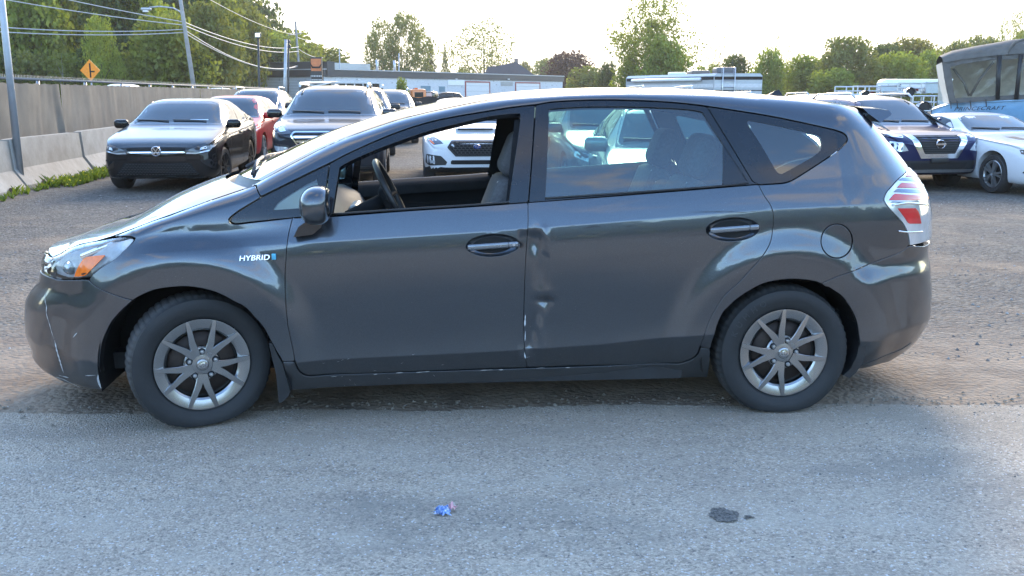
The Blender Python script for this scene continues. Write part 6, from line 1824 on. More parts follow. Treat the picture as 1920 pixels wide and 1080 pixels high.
# quarter panes: painted rim with a clear middle
def frit(name, outer, inner, parent):
    o = panel(name, outer, H_frame, parent, holes=[inner], gap=.002, out=-.002)
    panel('window_glass', inner, H_glass, o, gap=-.002, out=-.004, flange=False, step=.05)
    return o
Q_OUT = loop(seg((1327, 200), (1430, 216), (1492, 228), (1555, 242), (1579, 249.5), (1587.5, 257), (1587.5, 264), (1579, 274), (1530, 309.5), (1492, 333.5), (1480, 339.5), (1464, 343), (1423, 345.5)), seg((1423, 345.5), (1412, 340), smooth=False), seg((1412, 340), (1370, 270), (1327, 200)))
Q_IN = loop(seg((1405, 225.5), (1450, 234), (1497, 244), (1530, 251), (1539, 256), (1542, 268), (1540, 281), (1525, 294), (1472, 324), (1463, 326), (1455, 320), (1430, 277), (1402, 233), (1401, 227), (1405, 225.5)))
T_OUT = loop(seg((491, 370), (560, 336), (617, 308)), seg((617, 308), (611, 350), (606, 404)), seg((606, 404), (549, 408), (470, 416), (442, 419), (434, 416), (433, 411), (440, 402), (460, 389), (491, 370)))
T_IN = loop(seg((594, 335), (560, 353), (525, 376), (516, 386), (512, 393), (517, 394), (560, 391), (590, 388)), seg((590, 388), (596, 345), (594, 335)))
quarter = frit('quarter_window', Q_OUT, Q_IN, hero); far(quarter)
corner_w = frit('corner_window', T_OUT, T_IN, hero); far(corner_w)

# front wing
HOODL = seg((214, 443), (250, 428), (300, 408), (350, 391), (390, 376), (430, 362), (479, 347.5))
LAMP_BACK = seg((214, 443), (235, 442.5), (250, 444), (253, 448), (247, 456), (230, 472), (213, 487), (190, 502), (174, 515), (167, 524))
SEAM_BF = seg((167, 526), (180, 537), (200, 547), (230, 558), (249, 563))
wing_loop = loop(HOODL[::-1], LAMP_BACK, SEAM_BF, seg(*ARCH_F[7:]), seg((509, 641), (520, 660), (531, 678)), seg((531, 678), (552, 677), smooth=False), SEAM_FD[::-1], seg((549, 409), (470, 418), (442, 421), (430, 417), (429, 410), (440, 400), (455, 390), (489, 369.5)))
wing = panel('front_wing', wing_loop, H_paint, hero); far(wing)

# rocker panel
ROCK = loop(seg((531, 679), (551, 678.5), smooth=False), seg((551, 678.5), (558, 694), (568, 704), (582, 707)), seg((582, 707), (880, 695), (1100, 688), (1275, 683)), seg((1275, 683), (1298, 675), (1310, 664), (1314, 653)), seg((1314, 653), (1331, 655), smooth=False), seg((1331, 655), (1330, 680), (1326, 707)), seg((1326, 707), (1100, 711), (880, 716), (700, 723), (545, 731)), seg((545, 731), (538, 705), (531, 679)))
rocker = panel('rocker_panel', ROCK, H_paint, hero, gap=.001, depth=.05); far(rocker)

# front bumper with the nose, up to the centre line
zt, zbm = .70, .20
bl = np.array([sz(100, 711)])
zz0 = float(bl[0, 1])
mid_b = np.array([[float(s_mid(zz0)[0]), zz0]]); zz1 = float(sz(96, 520)[1])
mid_t = np.array([[float(s_mid(zz1 + .0)[0]), zz1]])
bump_loop = loop(np.array([[SF0 + .03, float(sz(100, 520)[1])]]), seg((101, 522), (110, 525), (140, 525), (166, 524.5)), SEAM_BF, seg(*ARCH_F[:8][::-1]), seg((192, 732), (160, 726), (130, 719), (100, 711)), np.vstack([bl, mid_b]), np.vstack([mid_b, mid_t]))
fb = panel('front_bumper', bump_loop, H_paint, hero, depth=.03); far(fb)
# lower lip of the bumper
def bar_on(name, pts, r, m, parent, out=.003, n=8):
    q = spline(np.array([sz(*p) for p in pts]), n=n)
    p = P3(q[:, 0], q[:, 1]) + N3(q[:, 0], q[:, 1]) * out
    mm = MB(); mm.tube([tuple(v) for v in loc(p)], r, 6)
    return mm.build(name, m, parent, smooth=True)

# headlamp
_zf = lambda v: float(sz(100, v)[1])
LAMPFR = np.array([[SF0 + .06, _zf(482)], [SF0 + .03, _zf(492)], [SF0 + .02, _zf(505)], [SF0 + .03, _zf(518)]])
HL = loop(np.vstack([LAMPFR[-1:], seg((100, 520), (110, 523))]), seg((110, 523), (125, 523.5), (140, 523), (166, 521)), seg((166, 521), (174, 513), (190, 500), (213, 485), (230, 470), (246, 455), (251, 447), (249, 445.5), (235, 444.5), (214, 445)), seg((214, 445), (190, 448), (150, 457), (120, 470), (103, 480)), LAMPFR)
fil = panel('nose_filler', loop(np.array([[SF0 - .25, .64], [SF0 + .40, .64], [SF0 + .40, float(sz(170, 470)[1])], [SF0 - .25, float(sz(100, 478)[1])]])), M_black, hero, gap=0, out=-.075, flange=False, step=.06); far(fil)
lens = panel('headlamp', HL, H_lens, hero, gap=.003, step=.04, depth=.02)
W, T = fill([offset_loop(HL, .006)[0]], rows_for(HL[:, 0].min(), HL[:, 0].max(), .04), .02)
dep = .018 + .035 * np.clip(1 - np.abs(W[:, 1] - .70) / .10, 0, 1)
pp = P3(W[:, 0], W[:, 1]) - N3(W[:, 0], W[:, 1]) * dep[:, None]
mk('lamp_reflector', loc(pp), T, plain('reflector', (.70, .72, .74), .2, .35, var=.2, scale=18), lens)
AMB = loop(seg((139, 519), (144, 506), (151, 493), (160, 483), (178, 479.5), (199, 478)), seg((199, 478), (185, 492), (170, 507), (161, 517)), seg((161, 517), (150, 518.5), (139, 519)))
amb = panel('side_marker', AMB, plain('amber_marker', (.85, .17, .012), .22, var=.15, scale=40, coat=.6), lens, gap=.001, out=.0015, step=.04, depth=.004, edge=.001)
BARL = loop(seg((153, 513), (163, 511), smooth=False), seg((162, 514), (152, 516), smooth=False))
panel('marker_plate', BARL, M_dark, amb, gap=0, out=.0028, flange=False)
c = sz(120, 500); q = loc(P3(*c) - N3(*c) * .03)
m = MB(); m.lathe([(.0001, -.02), (.02, -.016), (.032, 0), (.034, .03)], 20, 'y', tuple(q)); m.build('lamp_projector', M_lampw, lens, smooth=True)
c = sz(175, 468); q = loc(P3(*c) - N3(*c) * .028)
m = MB(); m.rbox(tuple(q), (.17, .02, .03), .01, 2, Matrix.Rotation(R(-22), 3, 'Y')); m.build('lamp_bowl', M_chrome, lens, smooth=True)
far(lens)

# rear bumper
zr0 = float(sz(1640, 684)[1]); sr0 = sz(1700, 664)
mid_rb = np.array([[float(s_mid(sr0[1], True)[0]), sr0[1]]]); zrt = float(sz(1700, 462)[1])
mid_rt = np.array([[float(s_mid(zrt, True)[0]), zrt]])
SEAM_RB = seg((1541, 531), (1580, 515), (1630, 495), (1680, 476), (1695, 469), (1704, 462), (1720, 461.5), (1733, 462))
rb_loop = loop(SEAM_RB, np.vstack([SEAM_RB[-1:], mid_rt]), np.vstack([mid_rt, mid_rb]), np.vstack([mid_rb, sr0[None]]), seg((1700, 664), (1660, 680), (1608, 692)), seg(*ARCH_R[12:][::-1]))
rbp = panel('rear_bumper', rb_loop, H_paint, hero, depth=.03); far(rbp)
bar_on('bumper_lip', [(1612, 685), (1650, 671), (1685, 657), (1708, 643)], .004, M_black, rbp, -.001)

# tail lamp
s_o = lambda v, w=.18: np.array([SR0 - w / (math.pi / 2) * RX0, float(sz(1722, v)[1])])
TL_OUT = np.array([s_o(v) for v in (316, 335, 360, 390, 425, 455)])
tl_loop = loop(LAMP_IN, np.vstack([LAMP_IN[-1:], TL_OUT[-1:]]), TL_OUT[::-1], np.vstack([TL_OUT[:1], LAMP_IN[:1]]))
tail = panel('tail_lamp', tl_loop, plain('tail_lens_clear', (.62, .64, .66), .10, .45, var=.12, scale=20, coat=1.0), hero, gap=.003, out=.004, depth=.03)
rim_in, _ = offset_loop(tl_loop, .016)
for nm, pl, m_ in (('lamp_bar', [(1697, 332), (1703, 322), (1717, 326), (1716, 332.5)], M_red), ('lamp_bar', [(1681, 352), (1688, 343.5), (1730, 347), (1727, 353.5)], M_red), ('lamp_bar', [(1666, 375.5), (1675, 364), (1739, 368.5), (1738, 374)], M_red), ('reflector_block', [(1682, 391), (1714, 390.5), (1720, 397), (1725, 419), (1702, 419)], M_red)):
    panel(nm, loop(np.array([sz(*p) for p in pl])), m_, tail, gap=.0, out=.0075, depth=.004, step=.05, edge=.001)
pk = plain('tail_lens_smoked', (.10, .13, .20), .15, .5, coat=1.0)
for pl in ([(1683, 338.5), (1690, 334), (1722, 335), (1725, 342)], [(1674, 360.5), (1680, 355), (1729, 356), (1733, 363)], [(1668, 380), (1672, 378), (1737, 377), (1737, 380)]):
    panel('lens_band', loop(np.array([sz(*p) for p in pl])), pk, tail, gap=.0, out=.006, depth=.003, step=.05, edge=.001)
bar_on('lamp_ridge', [(1683, 433), (1700, 435), (1727, 434)], .004, M_chrome, tail, .006)
bar_on('lamp_ridge', [(1672, 385), (1700, 381), (1737, 384)], .006, M_chrome, tail, .006)
far(tail)

# tailgate across the back
zg0, zg1 = zrt + .004, float(zE(1.7)) - .02
za = np.linspace(zg0, zg1, 22)
rows_ = []
for z in za:
    w0 = .15 if z < .95 else .20
    s0 = SR0 - w0 / (math.pi / 2) * RX0
    rows_.append([P3(s, z) for s in np.linspace(s0, float(s_mid(z, True)[0]), 9)])
A = np.array(rows_); B_ = A[:, ::-1].copy(); B_[..., 1] = 2 * YC - B_[..., 1]
A = np.concatenate([A, B_[:, 1:]], 1)
m = MB(); m.grid(loc(A)); tg = m.build('tailgate', H_paint, hero, smooth=True)
m = MB(); C_ = A[12:20, 3:-3].copy(); C_[..., 0] += .006; m.grid(loc(C_)); m.build('rear_window', M_glass, tg, smooth=True)

# ------------------------------------------------------------------ bonnet, screen and roof
def e_xyz(u):
    s, z = e_pt(u) if u > 479 else sz(u, np.interp(u, [93, 98, 110, 125, 150, 190, 208, 250, 300, 350, 390, 430, 480], [484, 480, 472, 463, 453, 445, 441, 425, 405, 388, 374, 360, 346]))
    return P3(s, z)
def across(edge, mid, n=15, power=2.4):
    "curve from the near edge over the middle to the far edge"
    edge, mid = np.array(edge), np.array(mid)
    t = np.linspace(0, 1, n)
    half = []
    for k in t:
        y = edge[1] + (mid[1] - edge[1]) * k
        c = 1 - (1 - k) ** power
        half.append([edge[0] + (mid[0] - edge[0]) * c, y, edge[2] + (mid[2] - edge[2]) * c])
    half = np.array(half); o = half[::-1][1:].copy(); o[:, 1] = 2 * YC - o[:, 1]
    return np.vstack([half, o])
hood_u = [98, 110, 125, 150, 180, 210, 250, 300, 350, 390, 430, 462]
E0 = [e_xyz(u) for u in hood_u]
nose_x = float(xF(.78)) - .02
rows_ = []
for k, e in enumerate(E0):
    t = k / (len(E0) - 1)
    mx_ = nose_x + (E0[-1][0] - .20 - nose_x) * t
    mz_ = e[2] + .030 - .01 * t if k else e[2] + .012
    e = e + np.array([0, .004, .001])
    rows_.append(across(e, (mx_, YC, mz_)))
A = np.array(rows_)
# press two ridges into the bonnet
bonnet_m = MB(); bonnet_m.grid(loc(A))
lo = A[:, :, :].copy(); lo[..., 2] -= .02
bonnet = bonnet_m.build('bonnet', H_paint, hero, smooth=True)
m = MB(); tip = np.array([A[0], A[0] + np.array([.01, 0, -.04]), A[0] + np.array([.0, 0, -.16])]); m.grid(loc(tip)); m.build('grille_panel', M_black, hero, smooth=True)
# cowl with its louvred plastic and the wipers
e1 = e_xyz(462) + np.array([.005, .01, -.012]); e2 = e_xyz(498) + np.array([0, .012, -.004])
base_mid = np.array([e2[0] - .20, YC, e2[2] + .005])
cowl0 = across(e1, (A[-1][14][0] + .004, YC, A[-1][14][2] - .02)); cowl1 = across(e2, base_mid)
m = MB(); mid_c = (cowl0 + cowl1) / 2; mid_c[:, 2] -= .035
m.grid(loc(np.array([cowl0, mid_c, cowl1]))); m.build('cowl', M_black, hero, smooth=True)
top_x = e_xyz(772)
n_r = 9
rows_ = []
us = np.linspace(498, 772, n_r)
for k, u in enumerate(us):
    e = e_xyz(u); t = k / (n_r - 1)
    rows_.append(across(e, (e[0] - .20 * (1 - t) - .06 * t, YC, e[2] + .0 + .022 * t), power=2.2))
A = np.array(rows_); WS = A
m = MB(); m.grid(loc(A[:, 1:-1])); m.build('windscreen', H_clear, hero, smooth=True)
for B_ in (A[:, 0:2], A[:, -2:]):
    m = MB(); m.grid(loc(B_)); m.build('screen_surround', H_frame, hero, smooth=True)
ru = [772, 800, 850, 900, 950, 1000, 1060, 1110, 1160, 1210, 1260, 1340, 1400, 1480, 1530, 1580, 1604]
rows_ = []
for k, u in enumerate(ru):
    e = e_xyz(u)
    t = k / (len(ru) - 1)
    rows_.append(across(e, (e[0] - .06 * (1 - sstep(0, .3, t)), YC, e[2] + .022), power=2.2))
A = np.array(rows_); ROOF = A
m = MB(); m.grid(loc(A)); m.build('roof', H_paint, hero, smooth=True)
# headlining
H = np.concatenate([WS[-1:] , A[1:-1]]).copy()[:, 1:-1]; H[..., 2] -= .045
m = MB(); m.grid(loc(H)); m.build('headlining', H_trim, hero, smooth=True)
# wipers
for k, (a, b) in enumerate(((.12, .46), (.45, .80))):
    n = cowl1.shape[0]
    p0 = cowl1[int(a * n)] + np.array([.02, 0, .02]); p1 = WS[1][int(b * n)] + np.array([0, 0, .02])
    m = MB(); m.tube([tuple(loc(p0)), tuple(loc((p0 + p1) / 2 + np.array([0, 0, .02]))), tuple(loc(p1))], .009, 6); m.build('wiper', M_black, hero, smooth=True)
# aerial fin
q = loc(ROOF[13][14]) + np.array([.12, 0, -.004])
m = MB(); m.add([(q[0] - .06, q[1] - .015, q[2] - .01), (q[0] - .06, q[1] + .015, q[2] - .01), (q[0] + .04, q[1] - .02, q[2] - .01), (q[0] + .04, q[1] + .02, q[2] - .01), (q[0] + .02, q[1], q[2] + .028), (q[0] + .0, q[1], q[2] + .022)],
      [(0, 1, 3, 2), (0, 2, 4, 5), (1, 5, 4, 3), (2, 3, 4), (0, 5, 1)])
m.build('roof_aerial', M_black, hero, smooth=False)
# roof spoiler
y0 = float(P3(*sz(1612, 212))[1]) + .01
sp = []
for yy in np.linspace(y0, 2 * YC - y0, 13):
    k = abs(yy - YC) / (YC - y0); up = .010 * (1 - k ** 3)
    a = np.array(pc(1613, 202, .34)); b = np.array(pc(1663, 207, .34)); c_ = np.array(pc(1664, 214, .34)); d_ = np.array(pc(1638, 229, .34)); e_ = np.array(pc(1620, 214, .34))
    bx = .02 * (1 - k ** 2)
    sg_ = (1 if yy > YC else -1) if k > .99 else 0
    sp.append([(q[0] + bx * f, yy + sg_ * o, q[1] + up) for q, f, o in ((a, 0, -.03), ((a + b) / 2 + np.array([0, .004]), .5, -.03), (b, 1, -.03), (c_, 1, -.005), (d_, .3, .025), (e_, 0, .01))])
sp = np.array(sp); m = MB(); m.grid(loc(sp), wrap=True)
n6 = 6; base = 0
m.F.append(tuple(range(n6))); m.M.append(0); m.F.append(tuple(len(m.V) - 1 - i for i in range(n6))); m.M.append(0)
m.build('roof_spoiler', H_paint, hero, smooth=True, angle=35)

# ------------------------------------------------------------------ shell, arches, floor, cabin
def shell_loop():
    return loop(seg((130, 560), (200, 500), (300, 440), (430, 425), (549, 415), (757, 402), (990, 388), (1422, 353), (1480, 350), (1640, 350)), seg((1640, 350), (1690, 460), smooth=False), seg((1690, 460), (1570, 520), smooth=False), seg(*[(u, v - 8) for u, v in ARCH_R[:13]][::-1]), seg((1325, 640), (1322, 700), smooth=False), seg((1322, 700), (880, 708), (550, 722)), seg((550, 722), (515, 641), smooth=False), seg(*[(u, v - 8) for u, v in ARCH_F[6:]][::-1]), seg((215, 575), (130, 560), smooth=False))
shell = panel('inner_shell', shell_loop(), M_dark, hero, gap=0, out=-.022, flange=False, step=.07)
far(shell)
m = MB()
m.box((0.03, 0, .205), (1.75, 1.56, .07)); m.box((1.0, .35, .20), (1.6, .12, .10)); m.box((-1.2, 0, .22), (.5, .7, .12)); m.box((1.45, 0, .24), (.5, .8, .12)); m.box((0, 0, .30), (1.6, 1.45, .05)); m.box((1.72, 0, .42), (.30, 1.2, .08)); m.box((-1.85, 0, .27), (.5, 1.2, .08)); m.box((1.39, 0, .42), (.9, .9, .1)); m.box((-1.39, 0, .42), (.9, .9, .1))
m.build('underbody', M_black, hero)
for cx, cz, r in (CF, CR):
    for sg in (-1, 1):
        V, F = [], []
        n = 28; ang = np.linspace(R(-14), R(194), n)
        ya, yb = .025, .36
        for a in ang:
            for y in (ya, yb):
                V.append((cx + (r + .022) * math.cos(a), sg * (YC - y), cz + (r + .022) * math.sin(a)))
        for i in range(n - 1): F.append((2 * i, 2 * i + 1, 2 * i + 3, 2 * i + 2))
        F.append(tuple(2 * i + 1 for i in range(n)))
        mk('arch_liner', V, F, plain('liner_black', (.013, .012, .012), .85, var=.5, scale=12), hero)
# mud flaps
def flap(pts, y0, y1, name):
    q = [pc(u, v, 0.0) for u, v in pts]
    m = MB(); m.prism([(x, z) for x, z in q], -YC + y0, -YC + y1); o = m.build(name, M_black, hero)
    f = far(o)
flap([(505, 641), (512, 642), (520, 660), (531, 680), (545, 732), (541, 742), (528, 753), (524, 752), (519, 700), (510, 662)], -.022, .20, 'mud_flap')
flap([(1611, 609), (1619, 610), (1621, 655), (1615, 678), (1602, 697), (1590, 707), (1578, 702), (1592, 690), (1604, 665), (1609, 640)], -.018, .20, 'mud_flap')

# wheels
def wheel_meshes():
    Rt, Rr = .326, .217
    prof = [(Rr - .012, .045), (Rr, .018), (Rr + .006, .010), (Rr + .012, .006), (Rr + .04, -.008), (Rr + .07, -.011), (Rr + .092, -.002), (Rt - .012, .012), (Rt - .004, .024), (Rt, .045)]
    half = len(prof)
    full = prof + [(Rt, .10)] + [(r, .2 - y) for r, y in prof[::-1]]
    n = 174
    tyre = MB(); V, F = [], []
    for k in range(n):
        a = 2 * math.pi * k / n
        for i, (r, y) in enumerate(full):
            rr = r
            if half - 4 < i < len(full) - half + 3 and r > Rt - .02:
                rr = r - (.0055 if k % 3 == 0 else 0) * (1 if i != half - 1 else .8)
            V.append((rr * math.cos(a), y, rr * math.sin(a)))
    m_ = len(full)
    for k in range(n):
        k2 = (k + 1) % n
        for i in range(m_ - 1): F.append((k * m_ + i, k * m_ + i + 1, k2 * m_ + i + 1, k2 * m_ + i))
    # trim: wheel cover; ring, ten pinwheel spokes, hub
    cov = MB()
    cov.lathe([(.217, .022), (.2195, .010), (.216, .004), (.209, .004), (.172, .015), (.163, .022), (.160, .045)], 72)
    cov.lathe([(.0001, .006), (.030, .007), (.052, .010), (.078, .015), (.084, .022), (.084, .05)], 40)
    for k, a in enumerate([-4, 32, 63, 101, 135, 180, 211, 250, 280, 322]):
        a0 = R(90 - a); lean = R(7) if k % 2 else R(-7)
        w0, w1 = .0195, .0090
        ri, ro = .045, .215
        def pt(r, w, y, ang): return (r * math.cos(ang) - w * math.sin(ang), y, r * math.sin(ang) + w * math.cos(ang))
        L = [(ri, w0, .006, a0 - lean * 1.6), (.11, w0 * .84, .002, a0 - lean * .6), (.165, w0 * .66, .000, a0), (ro, w1, .002, a0 + lean * .2)]
        V2, F2 = [], []
        for r, w, y, an in L:
            V2 += [pt(r, -w, y + .030, an), pt(r, -w * .97, y + .0022, an), pt(r, -w * .84, y, an), pt(r, w * .84, y, an), pt(r, w * .97, y + .0022, an), pt(r, w, y + .030, an)]
        for i in range(3):
            for j in range(5): F2.append((i * 6 + j, i * 6 + j + 1, (i + 1) * 6 + j + 1, (i + 1) * 6 + j))
        F2.append((18, 19, 20, 21, 22, 23))
        F2 = [f[::-1] for f in F2]
        cov.add(V2, F2)
    lugs = []
    for k in range(5):
        a = R(90 - 14 - 72 * k); c = (.062 * math.cos(a), 0, .062 * math.sin(a))
        holes = MB(); nuts = MB()
        holes.lathe([(.0001, .0065), (.0145, .0062), (.016, .012)], 18, 'y', c)
        nuts.lathe([(.0001, -.004), (.007, -.003), (.0095, .001), (.0100, .0065)], 12, 'y', c)
        lugs += [('nut_recess', holes, M_dark, None), ('wheel_nut', nuts, M_silver, 30)]
    back = MB(); back.lathe([(.0001, .055), (.205, .05), (.212, .02)], 40)
    disc = MB(); disc.lathe([(.085, .040), (.148, .040), (.150, .046)], 40)
    cap = MB(); cap.lathe([(.0001, -.001), (.022, .0), (.0275, .002), (.029, .008)], 30)
    lug = []
    emb = MB()
    def ellring(cx, cz, a, b, w):
        V, F = [], []
        for k in range(24):
            t = 2 * math.pi * k / 24
            for s_ in (1, 0):
                V.append((cx + (a - w * (1 - s_)) * math.cos(t), -.0025 + .0005 * s_, cz + (b - w * (1 - s_)) * math.sin(t)))
        for k in range(24):
            k2 = (k + 1) % 24; F.append((2 * k, 2 * k + 1, 2 * k2 + 1, 2 * k2))
        emb.add(V, F)
    ellring(0, 0, .021, .0145, .0028); ellring(0, .0035, .0135, .0065, .0025); ellring(0, -.001, .0058, .0125, .0024)
    return [('tyre', (V, F), M_rubber_h, 30), ('wheel_cover', cov, H_wheel, 17), *lugs, ('rim_barrel', back, plain('rim_dark', (.03, .028, .026), .6, .3), None), ('brake_disc', disc, plain('rusty_disc', (.045, .032, .026), .6, .5, var=.4), None), ('centre_cap', cap, H_wheel, None), ('cap_emblem', emb, M_chrome, None)]
def tyre_mat(k):
    t = NT(k); p = t.pos()
    n = t.noise(p, 7, 7, .65); n2 = t.noise(p, 60, 3)
    x, y, z = (t.n('ShaderNodeSeparateXYZ', {0: p}).outputs[i] for i in range(3))
    r = t.math('SQRT', t.math('ADD', t.math('MULTIPLY', x, x), t.math('MULTIPLY', z, z)))
    tread = t.ramp(r, (.309, 0), (.322, 1))
    dust = t.math('MULTIPLY', t.math('ADD', t.math('MULTIPLY', tread, .7), .18), t.ramp(n, (.35, .25), (.7, 1)))
    c = t.mix(dust, (.011, .012, .0135), (.075, .073, .070))
    ring = t.math('SINE', t.math('MULTIPLY', r, 900))
    b = t.bump(t.math('ADD', t.math('MULTIPLY', ring, .15), n2), .25, .004)
    return t.done(t.bsdf(c, .68, 0, b))
M_rubber_h = mat('dusty_tyre', tyre_mat)
WM = None
def put_wheel(cx, cz, side, steer, spin, parent):
    global WM
    e = empty('wheel', (cx, side * (YC - .092), cz), 0, parent)
    if WM is None:
        WM = []
        for nm, g, m_, ang in wheel_meshes():
            V, F = (g if isinstance(g, tuple) else (g.V, g.F))
            V = np.array(V, float); V[:, 1] -= .10
            if nm == 'tyre':
                pass
            o = mk(nm, V, F, m_, e, angle=ang); WM.append(o)
    else:
        for o in WM:
            c = o.copy(); col.objects.link(c); c.parent = e
    Ms = Matrix.Rotation(steer, 4, 'Z') @ (Matrix.Rotation(math.pi, 4, 'Z') if side > 0 else Matrix.Identity(4)) @ Matrix.Rotation(spin, 4, 'Y')
    if side < 0:                                       # the near tyres sag where they carry the car
        o = next(q for q in e.children if q.name.startswith('tyre')); o.data = o.data.copy()
        cs, sn = math.cos(spin), math.sin(spin)
        for v in o.data.vertices:
            x, z = v.co.x * cs + v.co.z * sn, -v.co.x * sn + v.co.z * cs
            d = max(0.0, -.275 - z)
            if d > 0:
                z = -.275 - d * (HUBZ - .002 - .275) / (.326 - .275); y = v.co.y; v.co.y += math.copysign(.16 * d, y)
                v.co.x, v.co.z = x * cs - z * sn, x * sn + z * cs
    e.matrix_local = Matrix.Translation(e.location) @ Ms
    return e
HUBZ = .307
WHX_F = pc(381, 690, 0.0)[0] - .036; WHX_R = pc(1469, 667, 0.0)[0]
put_wheel(WHX_R, HUBZ, -1, 0, 0, hero)
put_wheel(WHX_F, HUBZ, -1, R(21), R(-13), hero)
put_wheel(WHX_R, HUBZ, 1, 0, .4, hero); put_wheel(WHX_F, HUBZ, 1, R(21), .9, hero)

# raised lettering on the rear tyre
def tyre_text(wx, word, a0):
    for k, ch in enumerate(word):
        a = R(a0 - k * 10.5); rr = .272
        M = Matrix.Translation((wx + rr * math.cos(a), -YC + .092 - .10 - .0115, HUBZ + rr * math.sin(a))) @ Matrix.Rotation(math.pi / 2 - a, 4, 'Y') @ Matrix.Rotation(math.pi / 2, 4, 'X')
        text_obj('tyre_letter', ch, .040, plain('letter_rubber', (.032, .034, .037), .6, var=.4, scale=40), hero, M, .001)
tyre_text(WHX_R, 'KUMHO', 158)
# wing mirror
def mirror_part():
    cu, cv = 592, 386
    x, z = pc(cu, cv, -.11)
    m = MB()
    V, F = [], []
    nu, nv = 24, 16
    hx, hz, hy = .071, .087, .115
    for i in range(nv + 1):
        ph = -math.pi / 2 + math.pi * i / nv
        for j in range(nu):
            th = 2 * math.pi * j / nu
            cx_, sx_ = math.cos(th), math.sin(th)
            f = lambda c: math.copysign(abs(c) ** .82, c)
            px = hx * f(math.cos(ph)) * f(cx_); py = hy * f(math.cos(ph)) * f(sx_); pz = hz * f(math.sin(ph))
            if px > 0: px = min(px * 1.0, hx * .72)              # flat glass side faces the rear
            else: px *= 1.05 - .35 * max(0, -pz / hz) * 0 
            px += .10 * pz * 0.25 - .18 * max(0, pz) ** 2 / hz * -.6
            V.append((x + px, -.06 - YC + py - .02, z + pz))
    for i in range(nv):
        for j in range(nu):
            j2 = (j + 1) % nu; F.append((i * nu + j, i * nu + j2, (i + 1) * nu + j2, (i + 1) * nu + j))
    o = mk('side_mirror', V, F, H_paint, front_door, angle=50)
    a = sz(575, 430)
    q = [pc(u, v, -.02) for u, v in ((552, 443), (561, 424), (578, 412), (606, 414), (604, 424), (588, 438))]
    m = MB(); m.prism([(xx, zz) for xx, zz in q], -YC - .055, -YC + .02); m.build('mirror_foot', M_gloss, front_door)
    return o
mir = mirror_part()
fd_far = far(front_door); rd_far = far(rear_door)
for o in list(fd_far.children):
    pass
for srcd, dst in ((front_door, fd_far), (rear_door, rd_far)):
    for ch in dst.children:
        if ch.name.startswith('window_frame'): ch.name = 'window_frame'

# cabin
def inner_panel(name, lp, out, m, parent=hero, holes=()):
    o = panel(name, lp, m, parent, holes=holes, gap=.01, out=out, flange=False, step=.06); f = far(o); return o
DT_F = loop(seg((560, 660), (700, 650), (975, 650), smooth=False), seg((975, 650), (980, 384), smooth=False), seg((980, 384), (880, 389), (757, 397), (625, 405)), seg((625, 405), (560, 660), smooth=False))
DT_R = loop(seg((995, 650), (1290, 600), smooth=False), seg((1290, 600), (1400, 347), smooth=False), seg((1400, 347), (1200, 364), (1000, 378)), seg((1000, 378), (995, 650), smooth=False))
inner_panel('door_trim', DT_F, -.10, H_trimd); inner_panel('door_trim', DT_R, -.10, H_trimd)
QT = loop(seg((1400, 360), (1650, 350), smooth=False), seg((1650, 350), (1640, 480), (1580, 510), (1480, 515), (1400, 540)), seg((1400, 540), (1400, 360), smooth=False))
inner_panel('quarter_trim', QT, -.07, H_trimd)
RAIL = loop(seg((492, 366), (560, 331), (619, 302), (700, 263), (800, 227), (910, 206), (1004, 193), (1135, 184), (1285, 191), (1430, 212), (1555, 238)), seg((1555, 238), (1570, 205), smooth=False), TOPE[2:-1][::-1] - np.array([0, .01]), )
inner_panel('pillar_trim', RAIL, -.035, H_trim)
CPI = loop(seg((1330, 204), (1430, 219), smooth=False), seg((1400, 228), (1455, 322), (1463, 327)), seg((1463, 327), (1425, 344), smooth=False), seg((1410, 338), (1330, 204), smooth=False))
inner_panel('pillar_trim', CPI, -.04, H_trim)
BPI = loop(seg((962, 213), (1036, 206), smooth=False), seg((1036, 206), (1026, 375), smooth=False), seg((1026, 375), (945, 380), smooth=False), seg((945, 380), (962, 213), smooth=False))
inner_panel('pillar_trim', BPI, -.05, H_trimd)
# dark sill strips closing the doors towards the panes
def sill(name, pts, o0=-.006, o1=-.115):
    q = spline(np.array([sz(*p) for p in pts]), n=6)
    P = P3(q[:, 0], q[:, 1]); n_ = N3(q[:, 0], q[:, 1])
    mm = MB(); mm.grid(np.stack([loc(P + n_ * o0), loc(P + n_ * (o0 + o1) / 2 + np.array([0, 0, .004])), loc(P + n_ * o1), loc(P + n_ * o1 + np.array([0, 0, -.05]))], 1))
    o = mm.build(name, H_trimd, hero, smooth=True); far(o)
sill('window_sill', [(623, 399.3), (757, 389.3), (880, 382), (956, 375.3)], -.012); sill('window_sill', [(1022, 369.5), (1200, 357), (1402, 340)], -.014)
sill('window_sill', [(1418, 342), (1464, 341), (1492, 331), (1530, 307), (1579, 271)]); sill('window_sill', [(440, 418), (500, 413), (606, 404)])
